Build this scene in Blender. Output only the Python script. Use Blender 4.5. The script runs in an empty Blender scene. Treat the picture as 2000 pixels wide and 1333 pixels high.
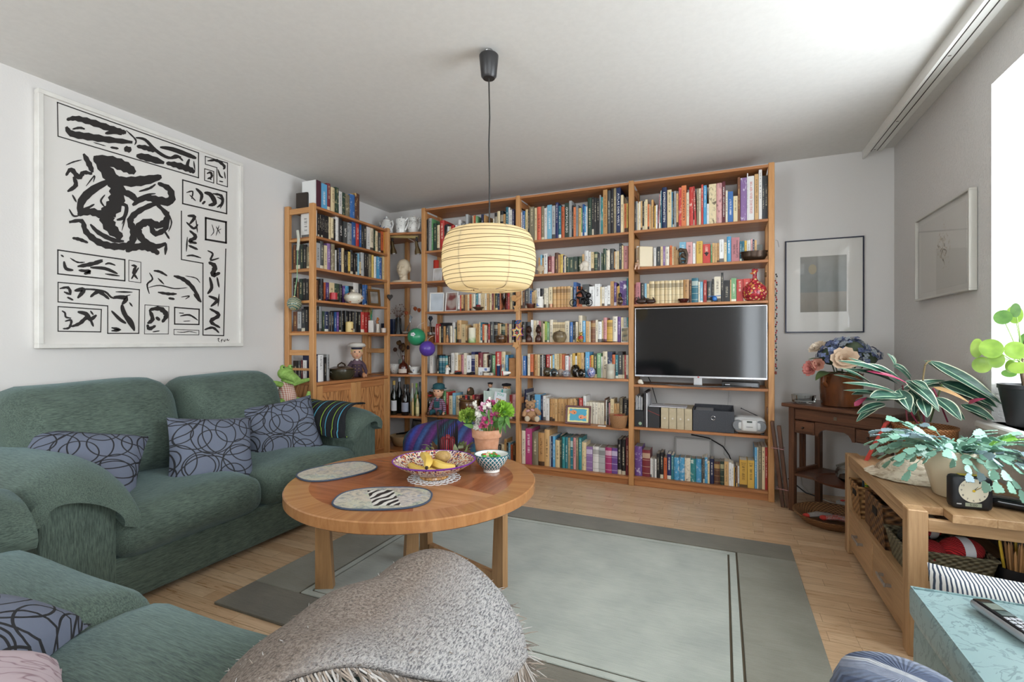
import bpy, math, random
from mathutils import Vector, Matrix, Euler
R = random.Random(7)
PI = math.pi
S = bpy.context.scene
COL = S.collection
rad = math.radians
# ------------------------------------------------------------------ camera, sky, exposure
FOC, YAW, EYE = 940.0, rad(23.57), 1.073        # focal length in pixels of a 2000 x 1333 frame
CA, SA = math.cos(YAW), math.sin(YAW)
cam = bpy.data.cameras.new('camera'); camo = bpy.data.objects.new('camera', cam); COL.objects.link(camo)
camo.location = (0, 0, EYE); camo.rotation_euler = (PI/2, 0, YAW)
cam.sensor_width = 36; cam.lens = FOC/2000*36; cam.clip_start = 0.02
S.camera = camo
S.view_settings.view_transform = 'Standard'
S.view_settings.look = 'None'
S.view_settings.exposure = 0.84
S.view_settings.gamma = 1.0
S.view_settings.use_curve_mapping = False
world = bpy.data.worlds.new('sky'); S.world = world; world.use_nodes = True
bg = world.node_tree.nodes['Background']
bg.inputs[0].default_value = (0.88, 0.945, 1.0, 1); bg.inputs[1].default_value = 6.5
try:
    S.cycles.max_bounces = 7; S.cycles.diffuse_bounces = 4; S.cycles.glossy_bounces = 3
    S.cycles.transmission_bounces = 6; S.cycles.transparent_max_bounces = 8
    S.cycles.caustics_reflective = False; S.cycles.caustics_refractive = False
    S.cycles.sample_clamp_indirect = 6.0; S.cycles.use_adaptive_sampling = True; S.cycles.adaptive_threshold = .035
except Exception:
    pass
# room: left wall X=-3.065, right wall X=1.05, back wall Y=3.95, front wall Y=-1.75, ceiling 2.36
XL, XR, YB, YF, ZC = -3.065, 1.05, 3.95, -1.75, 2.363
WIN = [('x', 1.15, 2.69, 0.73, 2.165), ('x', -1.40, 0.10, 0.73, 2.165), ('y', 0.28, 0.98, 0.12, 2.165), ('y', -2.85, -1.55, 0.62, 2.165)]   # window openings; the last is added out of view to brighten the back wall
def portal(loc, rot, sx, sy):
    l = bpy.data.lights.new('window_light', 'AREA'); l.shape = 'RECTANGLE'; l.size = sx; l.size_y = sy
    l.cycles.is_portal = True
    o = bpy.data.objects.new('window_light', l); COL.objects.link(o); o.location = loc; o.rotation_euler = rot
for ax, a, b, z0, z1 in WIN:
    if ax == 'x': portal((XR+0.27, (a+b)/2, (z0+z1)/2), (0, PI/2, 0), z1-z0, b-a)
    else: portal(((a+b)/2, YF-0.27, (z0+z1)/2), (PI/2, 0, 0), b-a, z1-z0)

# ------------------------------------------------------------------ helpers
def at(px, py, X=None, Y=None, Z=None):
    """the point of a plane X=, Y= or Z= that a pixel of the photograph shows"""
    t = (px-1000)/FOC; u = (667-py)/FOC
    d = (-SA+t*CA, CA+t*SA, u)
    k = X/d[0] if X is not None else Y/d[1] if Y is not None else (Z-EYE)/d[2]
    return Vector((d[0]*k, d[1]*k, EYE+d[2]*k))

class MB:
    def __init__(s): s.v = []; s.f = []; s.m = []
    def add(s, vs, fs, m=0, M=None):
        n = len(s.v)
        if M is not None: vs = [M @ Vector(p) for p in vs]
        s.v.extend([tuple(p) for p in vs]); s.f.extend([tuple(i+n for i in f) for f in fs]); s.m.extend([m]*len(fs)); return s
    def box(s, x0, x1, y0, y1, z0, z1, b=0, m=0, M=None):
        if b <= 0:
            vs = [(x, y, z) for x in (x0, x1) for y in (y0, y1) for z in (z0, z1)]
            fs = [(0,1,3,2), (4,6,7,5), (0,4,5,1), (2,3,7,6), (0,2,6,4), (1,5,7,3)]
            return s.add(vs, fs, m, M)
        lo, hi = (x0, y0, z0), (x1, y1, z1); vs = []; idx = {}
        for i in (0, 1):
            for j in (0, 1):
                for k in (0, 1):
                    c = (i, j, k)
                    for a in range(3):
                        p = []
                        for q in range(3):
                            e = hi[q] if c[q] else lo[q]
                            p.append(e if q == a else e-(b if c[q] else -b))
                        idx[(c, a)] = len(vs); vs.append(p)
        fs = []
        def quad(a, fix):
            o = [q for q in range(3) if q != a]; r = []
            for uu, vv in ((0,0), (1,0), (1,1), (0,1)):
                c = [0,0,0]; c[a] = fix; c[o[0]] = uu; c[o[1]] = vv; r.append(idx[(tuple(c), a)])
            flip = (fix == 0) ^ (a == 1)
            return tuple(reversed(r)) if flip else tuple(r)
        for a in range(3):
            for fix in (0, 1): fs.append(quad(a, fix))
        for a in range(3):                      # edges along axis a
            o = [q for q in range(3) if q != a]
            for uu in (0, 1):
                for vv in (0, 1):
                    c0 = [0,0,0]; c0[o[0]] = uu; c0[o[1]] = vv; c1 = list(c0); c1[a] = 1
                    q = [idx[(tuple(c0), o[0])], idx[(tuple(c1), o[0])], idx[(tuple(c1), o[1])], idx[(tuple(c0), o[1])]]
                    if (uu ^ vv) ^ (a == 1): q.reverse()
                    if True: fs.append(tuple(q))
        for i in (0, 1):
            for j in (0, 1):
                for k in (0, 1):
                    q = [idx[((i,j,k), a)] for a in range(3)]
                    if (i+j+k) % 2 == 0: q.reverse()
                    fs.append(tuple(q))
        return s.add(vs, fs, m, M)
    def cbox(s, c, sz, b=0, m=0, rot=None):
        x, y, z = [q/2 for q in sz]
        M = Matrix.Translation(c)
        if rot is not None: M = M @ Euler(rot).to_matrix().to_4x4()
        return s.box(-x, x, -y, y, -z, z, b, m, M)
    def tube(s, pts, r, n=8, m=0, closed=False, flat=1.0):
        pts = [Vector(p) for p in pts]; k = len(pts)
        rr = r if isinstance(r, (list, tuple)) else [r]*k
        vs = []; up = None
        for i, p in enumerate(pts):
            a = pts[(i-1) % k] if (closed or i > 0) else p; b = pts[(i+1) % k] if (closed or i < k-1) else p
            d = (b-a).normalized() if (b-a).length > 1e-9 else Vector((0,0,1))
            if up is None:
                up = Vector((0,0,1)) if abs(d.z) < .9 else Vector((1,0,0))
            x = d.cross(up)
            if x.length < 1e-6: x = d.orthogonal()
            x.normalize(); y = x.cross(d).normalized(); up = y
            for j in range(n):
                t = 2*PI*j/n; vs.append(p+(x*math.cos(t)+y*math.sin(t)*flat)*rr[i])
        fs = []
        for i in range(k if closed else k-1):
            i2 = (i+1) % k
            for j in range(n):
                j2 = (j+1) % n; fs.append((i*n+j, i2*n+j, i2*n+j2, i*n+j2))
        if not closed:
            fs.append(tuple(range(n))); fs.append(tuple(reversed(range((k-1)*n, k*n))))
        return s.add(vs, fs, m)
    def lathe(s, prof, n=24, c=(0,0,0), m=0, M=None, wob=None, sx=1, sy=1):
        vs = []; fs = []; k = len(prof)
        for r, z in prof:
            for j in range(n):
                t = 2*PI*j/n; q = r*(wob(t, z) if wob else 1)
                vs.append((c[0]+q*math.cos(t)*sx, c[1]+q*math.sin(t)*sy, c[2]+z))
        for i in range(k-1):
            for j in range(n):
                j2 = (j+1) % n; fs.append((i*n+j, i*n+j2, (i+1)*n+j2, (i+1)*n+j))
        if prof[0][0] > 1e-5: fs.append(tuple(reversed(range(n))))
        if prof[-1][0] > 1e-5: fs.append(tuple(range((k-1)*n, k*n)))
        return s.add(vs, fs, m, M)
    def ball(s, c, r, n=16, h=10, m=0, rot=None):
        if not isinstance(r, (list, tuple)): r = (r, r, r)
        M = Matrix.Translation(c)
        if rot is not None: M = M @ Euler(rot).to_matrix().to_4x4()
        vs = [(0, 0, -r[2])]; fs = []
        for i in range(1, h):
            a = -PI/2+PI*i/h
            for j in range(n):
                t = 2*PI*j/n; vs.append((r[0]*math.cos(a)*math.cos(t), r[1]*math.cos(a)*math.sin(t), r[2]*math.sin(a)))
        vs.append((0, 0, r[2]))
        for j in range(n):
            fs.append((0, 1+(j+1) % n, 1+j)); fs.append((len(vs)-1, 1+(h-2)*n+j, 1+(h-2)*n+(j+1) % n))
        for i in range(h-2):
            for j in range(n):
                j2 = (j+1) % n; fs.append((1+i*n+j, 1+i*n+j2, 1+(i+1)*n+j2, 1+(i+1)*n+j))
        return s.add(vs, fs, m, M)
    def grid(s, P, m=0, close=False):
        nu, nv = len(P), len(P[0]); vs = [p for row in P for p in row]; fs = []
        for i in range(nu-1):
            for j in range(nv if close else nv-1):
                j2 = (j+1) % nv; fs.append((i*nv+j, (i+1)*nv+j, (i+1)*nv+j2, i*nv+j2))
        return s.add(vs, fs, m)
    def loft(s, secs, m=0):
        n = len(secs[0]); vs = [p for q in secs for p in q]; fs = []
        for i in range(len(secs)-1):
            for j in range(n):
                j2 = (j+1) % n; fs.append((i*n+j, i*n+j2, (i+1)*n+j2, (i+1)*n+j))
        fs.append(tuple(reversed(range(n)))); fs.append(tuple(range((len(secs)-1)*n, len(secs)*n)))
        return s.add(vs, fs, m)
    def prism(s, poly, y0, y1, m=0, M=None):        # polygon in x,z pushed along y
        n = len(poly); vs = [(x, y0, z) for x, z in poly]+[(x, y1, z) for x, z in poly]
        fs = [tuple(range(n)), tuple(reversed(range(n, 2*n)))]
        for i in range(n): fs.append((i, n+i, n+(i+1) % n, (i+1) % n))
        return s.add(vs, fs, m, M)
    def rbox(s, x0, x1, y0, y1, z0, z1, r, n=8, bulge=(0,0,0), m=0, fn=None, M=None):
        """rounded cushion-like box, faces may swell by bulge"""
        c = Vector(((x0+x1)/2, (y0+y1)/2, (z0+z1)/2)); h = Vector(((x1-x0)/2, (y1-y0)/2, (z1-z0)/2))
        rr = [min(r, q*.999) for q in h]; vs = []; fs = []; key = {}
        def pt(u):
            q = Vector((u[0]*h[0], u[1]*h[1], u[2]*h[2]))
            inn = Vector([max(-h[k]+rr[k], min(h[k]-rr[k], q[k])) for k in range(3)])
            d = q-inn; w = Vector([d[k]/rr[k] for k in range(3)])
            if w.length > 1e-9:
                w = w*(max(abs(w[0]), abs(w[1]), abs(w[2]))/w.length); q = inn+Vector([w[k]*rr[k] for k in range(3)])
            for k in range(3):
                o = [i for i in range(3) if i != k]
                q[k] += u[k]*bulge[k]*(1-u[o[0]]**2)*(1-u[o[1]]**2)
            q = q+c
            if fn: q = Vector(fn(q, u))
            return q
        def vid(u):
            t = tuple(round(a, 5) for a in u)
            if t not in key: key[t] = len(vs); vs.append(pt(u))
            return key[t]
        def par(i, k):                              # denser near the rim
            t = -1+2*i/n; return math.sin(t*PI/2)*.5+t*.5
        for a in range(3):
            o = [(a+1) % 3, (a+2) % 3]
            for sg in (-1, 1):
                for i in range(n):
                    for j in range(n):
                        q = []
                        for di, dj in ((0,0), (1,0), (1,1), (0,1)):
                            u = [0,0,0]; u[a] = sg; u[o[0]] = par(i+di, 0); u[o[1]] = par(j+dj, 0); q.append(vid(u))
                        if sg < 0: q.reverse()
                        fs.append(tuple(q))
        return s.add(vs, fs, m, M)
    def shift(s, d): s.v = [(p[0]+d[0], p[1]+d[1], p[2]+d[2]) for p in s.v]; return s

def tag(o, label, cat, group=None, kind=None):
    if label: o['label'] = label
    if cat: o['category'] = cat
    if group: o['group'] = group
    if kind: o['kind'] = kind
    return o
def thing(name, label, cat, loc=(0,0,0), rz=0, group=None, rot=None):
    o = bpy.data.objects.new(name, None); COL.objects.link(o); o.empty_display_size = .05
    o.location = loc; o.rotation_euler = rot if rot else (0, 0, rz)
    return tag(o, label, cat, group)
def root_of(o):
    while o.parent: o = o.parent
    return o
def new(name, mb, mats, parent=None, w=False, flat=False, ang=38, loc=None, rz=0, rot=None):
    """link a mesh; w=True: its points are world points although it hangs under a placed thing"""
    if w and parent is not None: mb.shift(-Vector(root_of(parent).location))
    if w and parent is None and loc is not None: mb.shift(-Vector(loc))
    me = bpy.data.meshes.new(name); me.from_pydata(mb.v, [], mb.f)
    if not isinstance(mats, (list, tuple)): mats = [mats]
    for mt in mats: me.materials.append(mt)
    if len(mats) > 1: me.polygons.foreach_set('material_index', mb.m)
    if not flat:
        me.polygons.foreach_set('use_smooth', [True]*len(me.polygons)); me.set_sharp_from_angle(angle=rad(ang))
    me.update()
    o = bpy.data.objects.new(name, me); COL.objects.link(o)
    if parent is not None: o.parent = parent
    if loc is not None: o.location = loc
    o.rotation_euler = rot if rot else (0, 0, rz)
    return o
def one(name, mb, mats, label, cat, loc=(0,0,0), rz=0, group=None, kind=None, **k):
    return tag(new(name, mb, mats, loc=loc, rz=rz, **k), label, cat, group, kind)
def copy_tree(o, parent=None, loc=None, rz=None, label=None):
    c = o.copy(); COL.objects.link(c); c.parent = parent
    if loc is not None: c.location = loc
    if rz is not None: c.rotation_euler = (0, 0, rz)
    if label: c['label'] = label
    for ch in list(o.children): copy_tree(ch, c)
    return c

# ------------------------------------------------------------------ materials
def hexc(h):
    h = h.lstrip('#'); q = [int(h[i:i+2], 16)/255 for i in (0, 2, 4)]
    return tuple(((x/12.92) if x <= .04045 else ((x+.055)/1.055)**2.4) for x in q)+(1,)
MATS = {}
class NT:
    def __init__(s, name):
        s.mat = bpy.data.materials.new(name); s.mat.use_nodes = True; s.t = s.mat.node_tree; s.b = s.t.nodes['Principled BSDF']; s.out = s.t.nodes['Material Output']
    def n(s, typ, props=None, **ins):
        x = s.t.nodes.new('ShaderNode'+typ)
        for k, v in (props or {}).items(): setattr(x, k, v)
        for k, v in ins.items():
            key = int(k[1:]) if k[0] == '_' and k[1:].isdigit() else k.replace('_', ' ')
            s.put(x.inputs[key], v)
        return x
    def put(s, sock, v):
        if hasattr(v, 'is_output'): s.t.links.new(v, sock)
        elif isinstance(v, bpy.types.Node): s.t.links.new(v.outputs[0], sock)
        else: sock.default_value = v
    def set(s, **k):
        for a, v in k.items(): s.put(s.b.inputs[a.replace('_', ' ')], v)
        return s
    def co(s, out='Object', scale=None, rot=None, loc=None):
        c = s.n('TexCoord').outputs[out]
        if scale is None and rot is None and loc is None: return c
        m = s.n('Mapping'); s.put(m.inputs[0], c)
        if scale is not None: m.inputs['Scale'].default_value = scale
        if rot is not None: m.inputs['Rotation'].default_value = rot
        if loc is not None: m.inputs['Location'].default_value = loc
        return m.outputs[0]
    def noise(s, vec, scale=5, detail=4, rough=.55, dist=0, out=0):
        return s.n('TexNoise', Vector=vec, Scale=scale, Detail=detail, Roughness=rough, Distortion=dist).outputs[out]
    def ramp(s, fac, stops, interp='LINEAR'):
        r = s.n('ValToRGB', Fac=fac); cr = r.color_ramp; cr.interpolation = interp
        while len(cr.elements) < len(stops): cr.elements.new(.5)
        for e, (p, c) in zip(cr.elements, stops): e.position = p; e.color = hexc(c) if isinstance(c, str) else c
        return r.outputs[0]
    def math(s, op, a, b=0, c=None):
        x = s.n('Math', {'operation': op}); s.put(x.inputs[0], a); s.put(x.inputs[1], b)
        if c is not None: s.put(x.inputs[2], c)
        return x.outputs[0]
    def mix(s, f, a, b, mode='MIX'):
        x = s.n('Mix', {'data_type': 'RGBA', 'blend_type': mode}); s.put(x.inputs[0], f)
        s.put(x.inputs[6], hexc(a) if isinstance(a, str) else a); s.put(x.inputs[7], hexc(b) if isinstance(b, str) else b)
        return x.outputs[2]
    def bump(s, h, strength=.3, dist=.01):
        x = s.n('Bump', Strength=strength, Distance=dist); s.put(x.inputs['Height'], h); s.put(s.b.inputs['Normal'], x.outputs[0]); return s
    def xyz(s, v):
        x = s.n('SeparateXYZ'); s.put(x.inputs[0], v); return x.outputs
def plain(h, rough=.55, metal=0, **k):
    key = ('p', h, rough, metal, tuple(sorted(k.items())))
    if key not in MATS:
        t = NT('paint_'+h); t.set(Base_Color=hexc(h), Roughness=rough, Metallic=metal)
        for a, v in k.items(): t.put(t.b.inputs[a.replace('_', ' ')], v)
        MATS[key] = t.mat
    return MATS[key]
def speckled(name, a, b, scale=60, rough=.6, bump=.15, metal=0, lo=.35, hi=.65, stretch=None, bd=.004):
    t = NT(name); v = t.co(scale=stretch)
    n = t.noise(v, scale, 5); t.set(Base_Color=t.ramp(n, [(lo, a), (hi, b)]), Roughness=rough, Metallic=metal)
    if bump: t.bump(n, bump, bd)
    return t.mat
def wood(name, a, b, axis='X', fine=1.0, rough=.42, rnd=.12, knots=False):
    t = NT(name); i = 'XYZ'.index(axis)
    sc = [22*fine]*3; sc[i] = 1.6*fine
    oi = t.n('ObjectInfo').outputs['Random']
    v = t.n('VectorMath', {'operation': 'ADD'}); t.put(v.inputs[0], t.co(scale=tuple(sc)))
    cb = t.n('CombineXYZ'); [t.put(cb.inputs[k], t.math('MULTIPLY', oi, 37+9*k)) for k in range(3)]; t.put(v.inputs[1], cb.outputs[0])
    n1 = t.noise(v.outputs[0], 1.0, 5, .6, 1.4); n2 = t.noise(v.outputs[0], 7.0, 3, .6, .2)
    f = t.math('ADD', t.math('MULTIPLY', n1, .75), t.math('MULTIPLY', n2, .25))
    c = t.ramp(f, [(.34, b), (.62, a)])
    hsv = t.n('HueSaturation', Color=c); t.put(hsv.inputs['Value'], t.math('MULTIPLY_ADD', oi, rnd*2, 1-rnd))
    t.set(Base_Color=hsv.outputs[0], Roughness=rough); t.bump(f, .06, .003)
    return t.mat
def glass(name='clear_glass', tint='ffffff', rough=0.02):
    t = NT(name); t.set(Base_Color=hexc(tint), Roughness=rough, IOR=1.45); t.put(t.b.inputs['Transmission Weight'], 1.0)
    return t.mat
# ------------------------------------------------------------------ room
t = NT('wall_plaster'); n = t.noise(t.co(scale=(1,1,1)), 140, 3, .6); t.set(Base_Color=hexc('dbd8d5'), Roughness=.9); t.bump(n, .25, .002); M_WALL = t.mat
t = NT('rough_plaster'); n = t.noise(t.co(), 75, 4, .62); n2 = t.ramp(n, [(.45, 'ffffff'), (.72, '000000')]); t.set(Base_Color=hexc('dad7d4'), Roughness=.9); t.bump(n2, .55, .004); M_WALLR = t.mat
M_CEIL = speckled('ceiling_paint', 'dbd9d5', 'dfddd9', 40, .9, .05)
M_WHITE = plain('ecebe6', .4)
wb = MB(); wb.box(XL-.2, XR+.3, YB, YB+.2, -.05, ZC+.1); new('wall_back', wb, M_WALL)['kind'] = 'structure'
wl = MB(); wl.box(XL-.2, XL, YF-.3, YB, -.05, ZC+.1); new('wall_left', wl, M_WALL)['kind'] = 'structure'
def wall_with_holes(name, holes, lo, hi, mk, mat):
    m = MB(); holes = sorted(holes); cur = lo
    for a, b, z0, z1 in holes:
        mk(m, cur, a, -.05, ZC+.1); mk(m, a, b, -.05, z0); mk(m, a, b, z1, ZC+.1); cur = b
    mk(m, cur, hi, -.05, ZC+.1); new(name, m, mat, flat=True)['kind'] = 'structure'
wall_with_holes('wall_right', [w[1:] for w in WIN if w[0] == 'x'], YF, YB, lambda m, a, b, c, d: m.box(XR, XR+.3, a, b, c, d), M_WALLR)
wall_with_holes('wall_front', [w[1:] for w in WIN if w[0] == 'y'], XL, XR, lambda m, a, b, c, d: m.box(a, b, YF-.3, YF, c, d), M_WALL)
cl = MB(); cl.box(XL, XR, YF, YB, ZC, ZC+.1); new('ceiling', cl, M_CEIL)['kind'] = 'structure'
t = NT('thin_glass'); tr = t.n('BsdfTransparent'); gl = t.n('BsdfGlossy', Roughness=.02); fr = t.n('Fresnel', IOR=1.45)
mx = t.n('MixShader'); t.put(mx.inputs[0], t.math('MULTIPLY', fr.outputs[0], t.math('SUBTRACT', 1.0, t.n('NewGeometry').outputs['Backfacing']))); t.put(mx.inputs[1], tr.outputs[0]); t.put(mx.inputs[2], gl.outputs[0]); t.put(t.out.inputs[0], mx.outputs[0]); M_PANE = t.mat
for i, (ax, a, b, z0, z1) in enumerate(WIN):
    def wbox(m, u0, u1, v0, v1, w0, w1, bv=.006):
        if ax == 'x': m.box(XR+v0, XR+v1, u0, u1, w0, w1, bv)
        else: m.box(u0, u1, YF-v1, YF-v0, w0, w1, bv)
    f = MB()
    for u0, u1, w0, w1 in ((a, a+.07, z0, z1), (b-.07, b, z0, z1), ((a+b)/2-.04, (a+b)/2+.04, z0, z1), (a, b, z0, z0+.07), (a, b, z1-.07, z1)):
        wbox(f, u0, u1, .19, .25, w0, w1)
    fo = new('window_%d' % (i+1), f, M_WHITE); fo['kind'] = 'structure'
    for u0, u1 in ((a+.07, (a+b)/2-.04), ((a+b)/2+.04, b-.07)):
        g = MB(); wbox(g, u0, u1, .215, .22, z0+.07, z1-.07, 0); new('window_pane', g, M_PANE, fo)
    sl = MB(); wbox(sl, a-.03, b+.03, -.045, .2, z0-.03, z0, .006); new('window_sill', sl, plain('e3e1dc', .25), fo)
# curtain rail along the window wall
rl = thing('trim_1', None, None, (XR-.15, 1.0, ZC)); rl['kind'] = 'structure'
m = MB(); m.box(.872, .885, YF, YB-.005, ZC-.055, ZC); new('fascia', m, M_WHITE, rl, w=True)
m = MB(); m.box(.885, .985, YF, YB-.005, ZC-.014, ZC-.001, .002); new('rail_plate', m, M_WHITE, rl, w=True)
for x in (.915, .95):
    m = MB(); m.box(x, x+.0045, YF, YB-.02, ZC-.0155, ZC-.0135); new('rail_groove', m, plain('3a352f', .6), rl, w=True)
for y in (3.9, 3.45, 2.75, 2.35):
    m = MB(); m.box(.926, .938, y, y+.006, ZC-.0155, ZC-.0135); new('screw', m, plain('6d665c', .4), rl, w=True)
# floor of laminate boards
t = NT('laminate_beech'); oi = t.n('ObjectInfo').outputs['Random']
v = t.n('VectorMath', {'operation': 'ADD'}); t.put(v.inputs[0], t.co()); cb = t.n('CombineXYZ'); t.put(cb.inputs[0], t.math('MULTIPLY', oi, 13.7)); t.put(v.inputs[1], cb.outputs[0])
br = t.n('TexBrick', {'offset': .37, 'offset_frequency': 2}, Vector=v.outputs[0], Scale=1.0, Mortar_Size=.0012, Brick_Width=.41, Row_Height=.064, Bias=0.0)
br.inputs['Color1'].default_value = hexc('cdab86'); br.inputs['Color2'].default_value = hexc('dfc4a2'); br.inputs['Mortar'].default_value = hexc('a98a68')
mp = t.n('Mapping'); t.put(mp.inputs[0], v.outputs[0]); mp.inputs['Scale'].default_value = (2.2, 26, 1)
g = t.noise(mp.outputs[0], 2.2, 5, .6, 1.6); gc = t.ramp(g, [(.32, 'ccb8a4'), (.6, 'ffffff')])
t.set(Base_Color=t.mix(.55, br.outputs[0], gc, 'MULTIPLY'), Roughness=t.math('MULTIPLY_ADD', g, .15, .22)); M_FLOOR = t.mat
fb = MB(); fb.box(XL-.2, XR+.3, YF-.3, YB, -.09, -.011); floor = new('floor', fb, plain('8a6a48', .8)); floor['kind'] = 'structure'
shared = {}
def plank(x0, x1, y0, y1):
    w, d = round(x1-x0, 3), round(y1-y0, 3)
    if (w, d) not in shared:
        mb = MB(); mb.box(0, w-.0006, 0, d-.0006, -.012, 0, .0006); o = new('plank', mb, M_FLOOR, floor, loc=(x0, y0, 0)); shared[(w, d)] = o.data
    else:
        o = bpy.data.objects.new('plank', shared[(w, d)]); COL.objects.link(o); o.parent = floor; o.location = (x0, y0, 0)
y = YB; row = 0
while y > YF+.02:
    y0 = max(YF, y-.192); x = XL-((row*.47) % 1.29)
    while x < XR:
        a, b = max(x, XL), min(x+1.29, XR)
        if b-a > .01: plank(a, b, y0, y)
        x += 1.29
    y = y0; row += 1
# ------------------------------------------------------------------ rug
RUGX0, RUGX1, RUGY0, RUGY1 = -1.895, .325, 1.31, 2.865
def pile(name, a, b, ax='X'):
    t = NT(name); sc = (3, 60, 3) if ax == 'X' else (60, 3, 3)
    n1 = t.noise(t.co(scale=sc), 4, 4, .6, .8); n2 = t.noise(t.co(), 4.5, 3); n3 = t.noise(t.co(), 380, 2)
    f = t.math('ADD', t.math('MULTIPLY', n1, .45), t.math('MULTIPLY', n2, .55))
    t.set(Base_Color=t.ramp(f, [(.36, a), (.62, b)]), Roughness=.95); t.put(t.b.inputs['Sheen Weight'], .25)
    t.bump(t.math('ADD', n1, n3), .5, .004); return t.mat
rug = thing('rug', 'grey-green wool rug with darker borders lying under the coffee table', 'rug', ((RUGX0+RUGX1)/2, (RUGY0+RUGY1)/2, 0))
M_RF, M_RD, M_RS = pile('rug_field', '959b93', 'afb4aa'), pile('rug_dark', '5b574a', '716c5e'), pile('rug_side', '777669', '8a887b')
M_RLINE = plain('4c4232', .95)
def rugbit(name, mat, x0, x1, y0, y1, h=.011):
    m = MB(); m.box(x0, x1, y0, y1, 0.0005, h, .002); return new(name, m, mat, rug, w=True)
ix0, ix1, iy0, iy1 = -1.64, .07, 1.50, 2.67
rugbit('border_strip', M_RD, RUGX0, RUGX1, iy1, RUGY1); rugbit('border_strip', M_RD, RUGX0, RUGX1, RUGY0, iy0)
rugbit('border_strip', M_RS, RUGX0, ix0, iy0, iy1); rugbit('border_strip', M_RS, ix1, RUGX1, iy0, iy1)
bw = .045; q = .008
rugbit('field', M_RF, ix0+bw, ix1-bw, iy0+bw, iy1-bw)
for a in ((ix0+q, ix1-q, iy0+q, iy0+bw-q), (ix0+q, ix1-q, iy1-bw+q, iy1-q), (ix0+q, ix0+bw-q, iy0+bw-q, iy1-bw+q), (ix1-bw+q, ix1-q, iy0+bw-q, iy1-bw+q)):
    rugbit('light_band', M_RF, *a)
m = MB(); m.box(ix0, ix1, iy0, iy1, .0005, .006); new('groove_backing', m, M_RLINE, rug, w=True)
RZ = .012
# ------------------------------------------------------------------ pine shelving
PINE = {a: wood('pine_'+a, 'bf8352', '9c6036', a, 1.0) for a in 'XYZ'}
M_PINEL = {a: wood('pine_light_'+a, 'cc9862', 'b27c49', a, 1.0) for a in 'XYZ'}
t = NT('fir_panel'); n = t.noise(t.co(scale=(2, 7, 1.3)), 1.6, 2, .45, .6); t.set(Base_Color=t.ramp(t.math('FRACT', t.math('MULTIPLY', n, 11)), [(.0, '86552f'), (.35, 'c8905c'), (.8, 'bd8350'), (1, '86552f')]), Roughness=.45); M_FIR = t.mat
def shelf(parent, x0, x1, y0, y1, ztop, th=.018, ax='X', mat=None):
    m = MB(); m.box(x0, x1, y0, y1, ztop-th, ztop, .0015); return new('shelf', m, mat or PINE[ax], parent, w=True)
def post(parent, x0, x1, y0, y1, z0, z1, name='post'):
    m = MB(); m.box(x0, x1, y0, y1, z0, z1, .003); return new(name, m, M_PINEL['Z'], parent, w=True)
BX = [(-2.465, -2.428), (-1.547, -1.512), (-.636, -.598), (.283, .32)]      # upright positions
YS, YE = 3.62, 3.925
bc = thing('bookcase', 'tall honey pine bookcase of three open bays along the back wall', 'bookcase', (-1.07, YS, 0))
for x0, x1 in BX:
    post(bc, x0, x1, YS, YS+.044, 0, 2.262); post(bc, x0, x1, YE-.044, YE, 0, 2.262)
    for z in (.10, .58, 1.18, 2.20):
        m = MB(); m.box(x0+.008, x1-.008, YS+.044, YE-.044, z-.025, z+.025, .002); new('rung', m, PINE['Y'], bc, w=True)
SH = {'A': [1.875, 1.605, 1.333, 1.058, .783, .416, .062], 'B': [1.885, 1.61, 1.339, 1.063, .789, .421, .062], 'C': [1.89, 1.618, 1.345, .752, .437, .068]}
BAYX = {'A': (-2.4275, -1.5475), 'B': (-1.5115, -.6365), 'C': (-.5975, .2825)}
for k, zs in SH.items():
    a, b = BAYX[k]
    for z in zs: shelf(bc, a, b, YS+.002, YE-.002, z)
    shelf(bc, a, b, YS+.002, YE-.002, 2.252)
    m = MB(); m.box(a, b, YS+.02, YS+.038, 0, zs[-1]-.018, .0015); new('plinth', m, PINE['X'], bc, w=True)
# unit on the left wall: ladder frames, shelves above, cupboard below
LX0, LX1, LY0, LY1 = -3.055, -2.76, 2.665, 3.53
lu = thing('shelf_unit', 'pine shelf unit with two-door cupboard standing behind the sofa end', 'shelf unit', ((LX0+LX1)/2, (LY0+LY1)/2, 0))
for y0 in (LY0, LY1):
    post(lu, LX1-.045, LX1, y0, y0+.032, 0, 2.095); post(lu, LX0, LX0+.045, y0, y0+.032, 0, 2.095)
    for z in ((2.05, 1.83, 1.60, 1.365, 1.125, .985, .86, .30) if y0 == LY0 else (2.05, 1.6, .985, .30)):
        m = MB(); hh = .02 if z in (2.05, .985) else .009; m.box(LX0+.045, LX1-.045, y0+.006, y0+.026, z-hh, z+hh, .002); new('rung', m, M_PINEL['X'], lu, w=True)
LZ = [2.078, 1.856, 1.62, 1.379, 1.146]
for z in LZ: shelf(lu, LX0, LX1-.002, LY0+.033, LY1-.001, z, .018, 'Y')
CZ = .762
m = MB(); m.box(LX0, LX1+.005, LY0+.033, LY1-.001, CZ-.022, CZ, .002); new('cabinet_top', m, PINE['Y'], lu, w=True)
m = MB(); m.box(LX0, LX1-.02, LY0+.034, LY1-.002, .06, CZ-.023); new('cabinet_body', m, M_FIR, lu, w=True)
dm = LY0+.033+(LY1-LY0-.034)/2
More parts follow.
